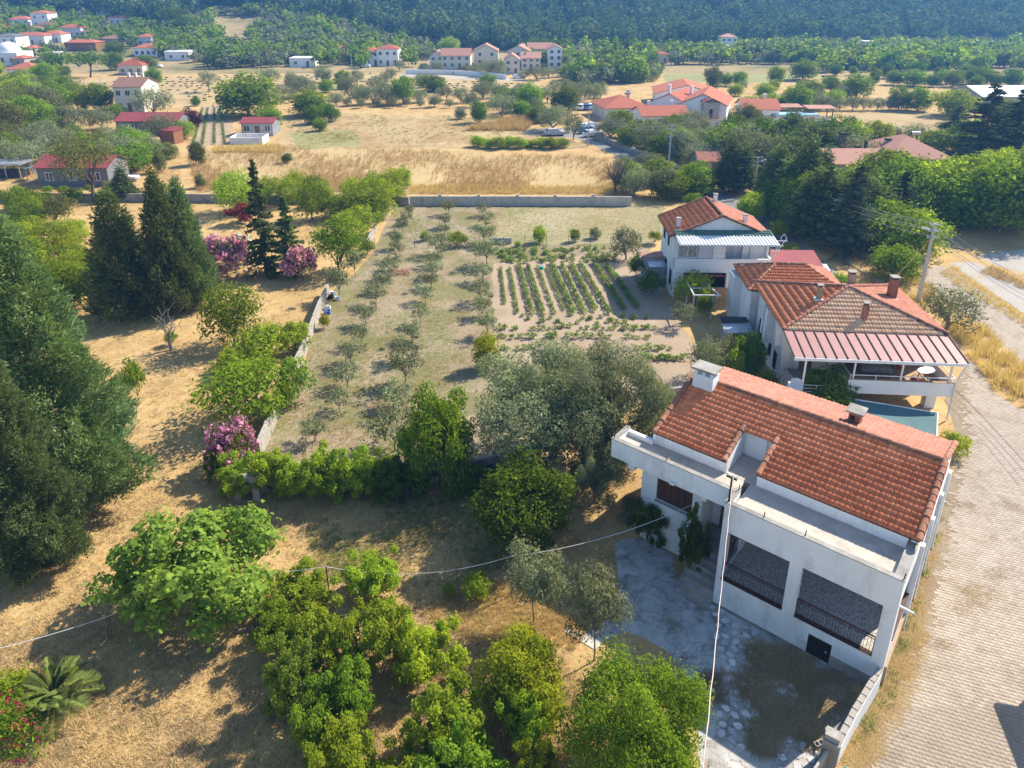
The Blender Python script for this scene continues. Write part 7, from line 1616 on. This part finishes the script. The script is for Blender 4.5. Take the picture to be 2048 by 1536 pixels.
house('small white house with red roof above the grey roofed one at the left edge', 12, 70, 30, 3.4, 7, wins=2)
house('small orange roofed house between the long grey house and the mosque', 60, 112, 26, 3.2, 7, wins=2, wall='block')
house('small brown roofed house right of the pale blue one', 178, 76, 26, 3.0, 7, wall='block', roof='roofbrown', wins=1)
house('white hut with red roof below the low white upper left house', 62, 68, 24, 3.0, 6, wins=1)
house('white shed with pale roof between dark red roof and village pines', 100, 120, 24, 2.8, 6, 'flat', wins=1, roof='clean')
t = thing('mosque', 'white mosque with round dome at the left edge of the village', 'mosque', GT(8, 132)); MB().box(-6, 6, 0, 10, -1, 5).build('wall', M['clean'], t); m = MB()
R_ = 4.2; rings = [(R_ * math.cos(a), 5 + R_ * .9 * math.sin(a)) for a in np.linspace(0, 1.55, 7)]
m.faces([(r_ * math.cos(k * .5236), 5 + r_ * math.sin(k * .5236), z) for r_, z in rings for k in range(12)], [(i * 12 + k, i * 12 + (k + 1) % 12, (i + 1) * 12 + (k + 1) % 12, (i + 1) * 12 + k) for i in range(6) for k in range(12)]); m.build('dome', M['clean'], t, True)
for i in range(3): win_b(t, -4 + i * 3.4, -2.8 + i * 3.4, 1.2, 3.2, -.002, 'metalw', 1)
wall_line('white roadside wall at the top of the village', [(167, 148), (168, 148.5)], .1, .1, 'clean') if False else None
# tan villas behind the boundary wall
house('left tan villa with two gables behind the white boundary wall', 912, 138, 58, 4.8, 10, 'gx', 'cream', 'roofpink', rows_=2, wins=4, rh=2.4); house('short gabled wing of the left tan villa', 874, 137, 28, 4.4, 9, 'gy', 'cream', 'roofpink', rows_=2, wins=2, rh=2.0)
house('tan villa with wide gable behind the paired olives', 972, 131, 48, 5.4, 11, 'gy', 'cream', 'roofpink', rows_=2, wins=2, rh=2.6)
house('tan villa with white gable in the middle of the group', 1036, 130, 44, 5.4, 10, 'gy', 'cream', 'roofpink', rows_=2, wins=3, rh=2.2, rz=-12)
house('front tan villa with small gable nearest the village road', 1024, 148, 30, 4.8, 9, 'gy', 'cream', 'roofpink', rows_=2, wins=2, rh=2.0); house('tan villa with low gable behind roadside olives', 1062, 140, 38, 4.2, 9, 'gx', 'cream', 'roofpink', rows_=2, wins=3, rh=2.0)
house('right tan villa with tall windowed tower front', 1110, 137, 28, 7.0, 9, 'gy', 'clean', 'roofpink', rows_=3, wins=2, rh=1.6, door=False); house('back tan villa left of the tower front', 1080, 128, 48, 5.8, 9, 'gx', 'cream', 'roofpink', rows_=2, wins=3, rh=2.2)
wall_line('white boundary wall in front of the tan villas', [(812, 148), (900, 149), (985, 155), (1012, 159)], 1.6, .25, 'clean')
# middle distance houses on the left
house('pale two storey house with brown roof half hidden by an olive', 262, 224, 56, 6.0, 9, 'gx', 'cream', 'roofbrown', rows_=2, wins=3, rh=1.8, chim=3)
t = house('maroon roofed bungalow among olives', 297, 270, 122, 2.8, 7, 'gx', 'grey', 'seam2', wins=6, rh=1.3, winmat='clean')
h_ = thing('cube_shed', 'brown wooden cube shed beside the light green bush', 'shed', G(337, 288), R(-15)); MB().box(-1.5, 1.5, 0, 2.6, 0, 2.5).build('wall', M['corten'], h_); m = MB(); m.prism([(-1.6, -.1), (1.6, -.1), (1.6, 2.7), (-1.6, 2.7)], [2.5] * 4, [2.6, 2.6, 2.95, 2.95]); m.build('roof', M['seam2'], h_); m = MB(); [m.box(-1.45 + i * .33, -1.17 + i * .33, -.03, -.004, .05, 2.45) for i in range(9)]; m.build('cladding', M['corten'], h_)
house('tin roofed barn with rusty patches beside the row crop plot', 516, 272, 62, 2.6, 5, 'gx', 'galv', 'seam2', wins=3, rh=.8, name='barn')
t = thing('water_basin', 'low whitewashed basin in front of the barn', 'basin', G(493, 289)); m = MB(); m.box(-3.2, 3.2, 0, .2, 0, 1.3); m.box(-3.2, 3.2, 3.5, 3.7, 0, 1.5); m.box(-3.2, -3.0, .201, 3.499, 0, 1.4); m.box(3.0, 3.2, .201, 3.499, 0, 1.4); m.build('basin_wall', M['white'], t)
t = house('grey clad bungalow behind the wispy acacia', 150, 373, 140, 2.9, 6, 'gx', 'grey', 'seam2', wins=3, rh=1.3, winmat='clean', door=False); p = GT(88, 378); 
t = thing('shelter', 'open grey shelter with dark tarp at the left edge', 'shelter', G(15, 358)); [MB().bar((a, b, 0), (a, b, 2.2), .12).build('post', M['galv'], t) for a in (-2.8, 0, 2.2) for b in (0, 3)]; MB().box(-3, 2.5, -.2, 3.2, 2.2, 2.5).build('roof', M['galv'], t); MB().box(-2.6, 2.0, .3, 2.6, 0, 1.1).build('covered_load', M['darkmetal'], t)
t = thing('canopy', 'small dark green canopy beside the grey clad bungalow', 'canopy', G(68, 362)); [MB().bar((a, b, 0), (a, b, 2), .08).build('post', M['galv'], t) for a in (-.9, .9) for b in (0, 2)]; MB().prism([(-1.1, -.2), (1.1, -.2), (1.1, 2.2), (-1.1, 2.2)], [1.9, 2.2, 2.3, 2.0], [1.95, 2.25, 2.35, 2.05]).build('roof', M['greenroof'], t)
t = thing('white_boat', 'white covered boat trailer right of the wispy acacia', 'trailer', G(263, 362)); m = MB(); m.prism([(-1.3, -.5), (1.0, -.6), (1.5, 0), (1.0, .6), (-1.3, .5)], .5, .85); m.build('cover', M['clean'], t); MB().box(-1.2, .9, -.45, .45, .25, .49).build('hull', M['bluep'], t)
# white hacienda with orange roofs
house('rear block of the hacienda, long white gable with two windows', 1372, 214, 124, 3.2, 14, 'gy', 'clean', 'roofred', rows_=1, wins=2, rh=2.3, rz=-8, door=False, name='hacienda')
house('hip roofed front left block of the hacienda', 1254, 240, 92, 2.8, 11, 'hip', 'cream', 'roofred', wins=3, rh=2.2, rz=10, name='hacienda', chim=1)
house('middle gabled block of the hacienda', 1335, 240, 92, 3.4, 14, 'gy', 'clean', 'roofred', wins=2, rh=2.6, rz=-30, name='hacienda', chim=2, rows_=1)
house('right gabled block of the hacienda with tall blue windows', 1402, 250, 92, 4.4, 14, 'gy', 'clean', 'roofred', wins=2, rh=2.4, rz=-20, name='hacienda', rows_=1, winmat='bluep')
house('low front wing of the hacienda with orange roof', 1330, 258, 96, 2.8, 8, 'gx', 'clean', 'roofred', wins=4, rh=1.6, rz=6, name='hacienda', chim=2)
house('low right wing of the hacienda with stone chimney', 1520, 246, 70, 3.0, 9, 'gx', 'clean', 'roofred', wins=3, rh=1.8, rz=-6, name='hacienda', chim=1)
t = thing('stone_turret', 'small stone turret with arched window in front of the hacienda', 'tower', G(1419, 253)); MB().box(-1.7, 1.7, 0, 3, 0, 5.2).build('wall', M['stone'], t); m = MB(); roof_gable(m, -1.7, 1.7, 0, 3, 5.25, .9, 'y'); m.build('roof', M['roofred'], t); m = MB(); m.prism([(-.4, -.02), (.4, -.02), (.4, -.004), (-.4, -.004)], 1.4, 3.4); w_ = m.build('window', M['glass'], t); MB().tube([(0, -.02, 3.4), (0, -.005, 3.4)], .4, 12).build('arch', M['glass'], w_)
wall_line('long white garden wall with red coping below the hacienda', [(1385, 262), (1440, 262), (1520, 258), (1655, 254)], 2.3, .3, 'clean', cap='roofred')
t = thing('swimming_pool', 'pale blue raised pool behind the long white wall', 'pool', G(1592, 247)); MB().box(-5, 5, 0, 3.5, 0, 2.0).build('tank', M['pool'], t)
for x, y, lab in ((1575, 240, 'brown roofed pergola at the left end of the pool'), (1640, 243, 'brown roofed pergola at the right end of the pool')):
    t = thing('garden_pergola', lab, 'pergola', G(x, y)); [MB().bar((a, b, 0), (a, b, 2.8), .2).build('post', M['wood'], t) for a in (-2.6, 2.6) for b in (0, 3)]; m = MB(); m.prism([(-3.2, -.3), (3.2, -.3), (3.2, 3.3), (-3.2, 3.3)], [2.8] * 4, [2.95, 2.95, 3.25, 3.25]); m.build('roof', M['roofpink'], t)
# tile roofed villa on the right, warehouse, water tank
t = house('villa with pale hip tile roofs behind bright mulberries', 1830, 372, 128, 4.2, 11, 'hip', 'cream', 'roofpink', wins=4, rh=2.6, name='villa'); house('low left wing of the tile roofed villa', 1712, 375, 110, 3.6, 8, 'gx', 'cream', 'roofpink', wins=4, rh=1.5, name='villa')
for x, yb, yt, w, lab in [(1717, 322, 292, .75, 'tall pale chimney in front of the villa roof'), (1777, 300, 277, .7, 'pale chimney with dark cap behind the villa roof'), (1687, 318, 265, .9, 'dark smoke stained chimney with antennas beside the water tank'), (1733, 300, 281, .35, 'black metal flue with hat on the villa')]:
    g = G(x, 372); g.y += 6; top = AT(x, yt, g.y); bot = AT(x, yb, g.y); t = thing('roof_chimney', lab, 'chimney', (top.x, g.y, 0)); mt = 'blackgap' if 'black' in lab else 'bark' if 'dark smoke' in lab else 'curb'; MB().box(-w / 2, w / 2, -w / 2, w / 2, 2.8, top.z - .25).build('stack', M[mt], t); MB().box(-w / 2 - .06, w / 2 + .06, -w / 2 - .06, w / 2 + .06, top.z - .25, top.z).build('cap', M['blackgap'], t)
g = G(1634, 372); g.y += 4; zt = AT(1634, 282, g.y).z; t = thing('water_tank', 'silver solar water tank on a scaffold above the dark cypress', 'water tank', (g.x, g.y, 0)); MB().tube([(-.7, 0, zt - .4), (.7, 0, zt - .4)], .42, 12).build('tank', M['galv'], t); [MB().bar((a, b, 0), (a, b, zt - .8), .1).build('leg', M['galv'], t) for a in (-.6, .6) for b in (-.4, .4)]; MB().faces([(-.9, -1.4, zt - 2.0), (.9, -1.4, zt - 2.0), (.9, -.4, zt - .9), (-.9, -.4, zt - .9)], [(0, 1, 2, 3)]).build('collector', M['solar'], t)
house('long warehouse with white metal roof at the right edge', 2035, 219, 150, 3.2, 14, 'gx', 'block', 'clean', wins=6, rh=1.8, name='warehouse')
house('small brown tiled gatehouse hidden under the lane cypresses', 1418, 352, 40, 2.4, 5, 'gx', 'curb', 'tileold', wins=2, rh=1.0, name='gatehouse')
# ------------------------------------------------------------------ grass, stalks and weeds
def tuft(n, h, w, spread, lean, seed):
    r = np.random.default_rng(seed); a = r.random(n) * 6.283; b = np.stack([np.cos(a), np.sin(a), np.zeros(n)], -1) * spread * r.random(n)[:, None]; hh = h * r.uniform(.6, 1.2, n)
    d = np.stack([np.cos(a), np.sin(a), np.zeros(n)], -1) * (lean * r.uniform(.3, 1.2, n))[:, None]; s = np.stack([-np.sin(a), np.cos(a), np.zeros(n)], -1) * w / 2; z = np.zeros((n, 3)); z[:, 2] = hh
    V = np.stack([b - s, b + s, b + d * .6 + z * .65 + s * .6, b + d + z - s * .1], 1).reshape(-1, 3); return V, np.arange(4 * n).reshape(-1, 4), r.random(n)
def turf(name, poly, n, tf, mat, smin, smax, seed, dens=None):
    r = np.random.default_rng(seed); P = np.array(poly, float); xy = np.stack([r.uniform(P[:, 0].min(), P[:, 0].max(), n * 3), r.uniform(P[:, 1].min(), P[:, 1].max(), n * 3)], -1)
    k = inside(poly, xy[:, 0], xy[:, 1]); xy = xy[k][:n]
    if dens is not None: c = np.sin(xy[:, 0] * dens) * np.sin(xy[:, 1] * dens * 1.7 + 1) + r.normal(0, .45, len(xy)); xy = xy[c > 0]
    g = np.array([tuple(G(x, y)) for x, y in xy]); m = len(g); V, F, t = tf
    return stuff(scatter_mesh(name, V, F, g[:, 0], g[:, 1], g[:, 2], r.random(m) * 6.283, r.uniform(smin, smax, m), [L[mat]], None, t))
TALL = tuft(7, .8, .035, .22, .35, 1); SHORT = tuft(9, .13, .016, .16, .13, 2); FLAT = tuft(12, .10, .02, .3, .35, 3); GRN = tuft(9, .16, .03, .14, .12, 4)
turf('tall_dry_grass', [(395, 384), (372, 312), (560, 294), (800, 302), (1180, 314), (1295, 336), (1230, 386)], 11000, TALL, 'straw', .7, 1.3, 1, .021)
turf('tall_dry_grass', [(820, 388), (1240, 389), (1250, 376), (820, 372)], 1800, TALL, 'straw', .6, 1.1, 2)
turf('dry_reeds', [(930, 262), (980, 250), (1050, 232), (1085, 236), (1050, 262)], 900, TALL, 'straw', 1.2, 2.4, 3); turf('tall_dry_grass', [(425, 296), (560, 292), (556, 306), (430, 306)], 800, TALL, 'straw', .8, 1.4, 4)
turf('tall_dry_grass', [(1885, 640), (1965, 655), (2050, 730), (2060, 820), (1990, 785), (1940, 715)], 2200, TALL, 'straw', .5, 1.1, 5, .09); turf('tall_dry_grass', [(1700, 520), (1850, 545), (1880, 600), (1840, 620), (1720, 580)], 1300, TALL, 'straw', .5, 1.0, 6, .08)
turf('tall_dry_grass', [(1880, 548), (1905, 530), (1990, 592), (2060, 640), (2060, 660), (1960, 600)], 900, TALL, 'straw', .3, .7, 7); turf('tall_dry_grass', [(1960, 545), (1985, 532), (2060, 572), (2060, 584)], 400, TALL, 'straw', .3, .7, 8)
LAWN = [(-30, 1600), (-30, 900), (150, 640), (430, 560), (600, 560), (640, 590), (500, 900), (470, 980), (1000, 990), (1230, 1090), (1200, 1250), (1100, 1290), (1390, 1600)]
turf('dry_grass_tufts', LAWN, 15000, SHORT, 'straw', .6, 1.4, 9); turf('dry_grass_tufts', LAWN, 9000, FLAT, 'weed', .5, 1.2, 10, .02); turf('green_grass_tufts', LAWN, 3600, GRN, 'garden', .4, .9, 11, .011)
turf('green_grass_tufts', [(640, 1160), (610, 1060), (720, 1000), (860, 990), (1040, 1000), (1080, 1110), (900, 1175)], 5200, GRN, 'garden', .4, .9, 12, .02)
turf('dry_grass_tufts', [(840, 1230), (900, 1190), (1010, 1160), (1180, 1260), (1150, 1300), (1050, 1290), (950, 1290)], 2400, TALL, 'straw', .15, .36, 13)
turf('orchard_grass', [(530, 925), (570, 820), (620, 700), (665, 600), (960, 520), (985, 540), (980, 720), (850, 800), (830, 900)], 9000, GRN, 'straw', .3, .7, 14, .03); turf('orchard_grass', [(530, 925), (570, 820), (620, 700), (665, 600), (860, 600), (930, 720), (830, 900)], 5000, GRN, 'garden', .3, .65, 15, .017)
turf('dead_weeds', [(1505, 1290), (1580, 1290), (1680, 1350), (1690, 1400), (1640, 1490), (1560, 1500), (1500, 1400), (1480, 1360)], 3000, FLAT, 'weed', .6, 1.5, 16, .035); turf('dead_weeds', [(1500, 1450), (1545, 1460), (1550, 1500), (1505, 1505)], 260, FLAT, 'weed', .6, 1.2, 17); turf('dead_weeds', [(1395, 1350), (1440, 1340), (1460, 1420), (1410, 1400)], 120, FLAT, 'weed', .5, 1.0, 18)
turf('roadside_weeds', [(1755, 1340), (1800, 1220), (1860, 1070), (1885, 1000), (1900, 1010), (1870, 1100), (1815, 1300), (1790, 1400), (1700, 1530), (1685, 1530)], 420, GRN, 'garden', .6, 1.5, 19, .06); turf('roadside_straw', [(1755, 1340), (1800, 1220), (1860, 1080), (1900, 1060), (1850, 1180), (1850, 1300), (1800, 1430), (1740, 1530), (1685, 1530)], 1500, FLAT, 'straw', .4, .9, 20)
for i, (x, y, rx, ry, n) in enumerate([(1960, 1190, 45, 22, 220), (1925, 1215, 22, 20, 90), (1905, 1020, 55, 22, 150), (1990, 1150, 30, 14, 70), (1880, 1290, 18, 10, 30), (2010, 1010, 25, 8, 40)]): turf('street_straw', [(x + rx * math.cos(a), y + ry * math.sin(a)) for a in np.linspace(0, 6.0, 9)], n // 2, FLAT, 'weed', .3, .7, 30 + i)
turf('stubble_tufts', [(575, 285), (575, 238), (680, 228), (900, 232), (1060, 252), (1175, 292), (900, 296), (560, 300)], 5000, FLAT, 'straw', .8, 2.2, 50, .03)
turf('stubble_tufts', [(575, 285), (575, 238), (680, 228), (900, 232), (1060, 252), (1120, 290)], 900, GRN, 'garden', 1.0, 2.5, 51, .04)
turf('dry_meadow', [(-20, 430), (-20, 392), (420, 395), (640, 420), (640, 470), (420, 560), (300, 660), (150, 660)], 6000, SHORT, 'straw', 1, 2, 52, .02)
turf('dry_meadow', [(150, 300), (380, 300), (350, 385), (0, 385), (0, 340)], 3000, SHORT, 'straw', 1.2, 2.6, 53, .02)
turf('mown_orchard_grass', [(830, 430), (1000, 416), (1330, 417), (1315, 475), (990, 488)], 4500, GRN, 'straw', .4, .9, 54, .03); turf('mown_orchard_grass', [(800, 430), (1000, 416), (1330, 417), (1315, 475), (800, 488)], 2200, GRN, 'garden', .4, .8, 55, .022)
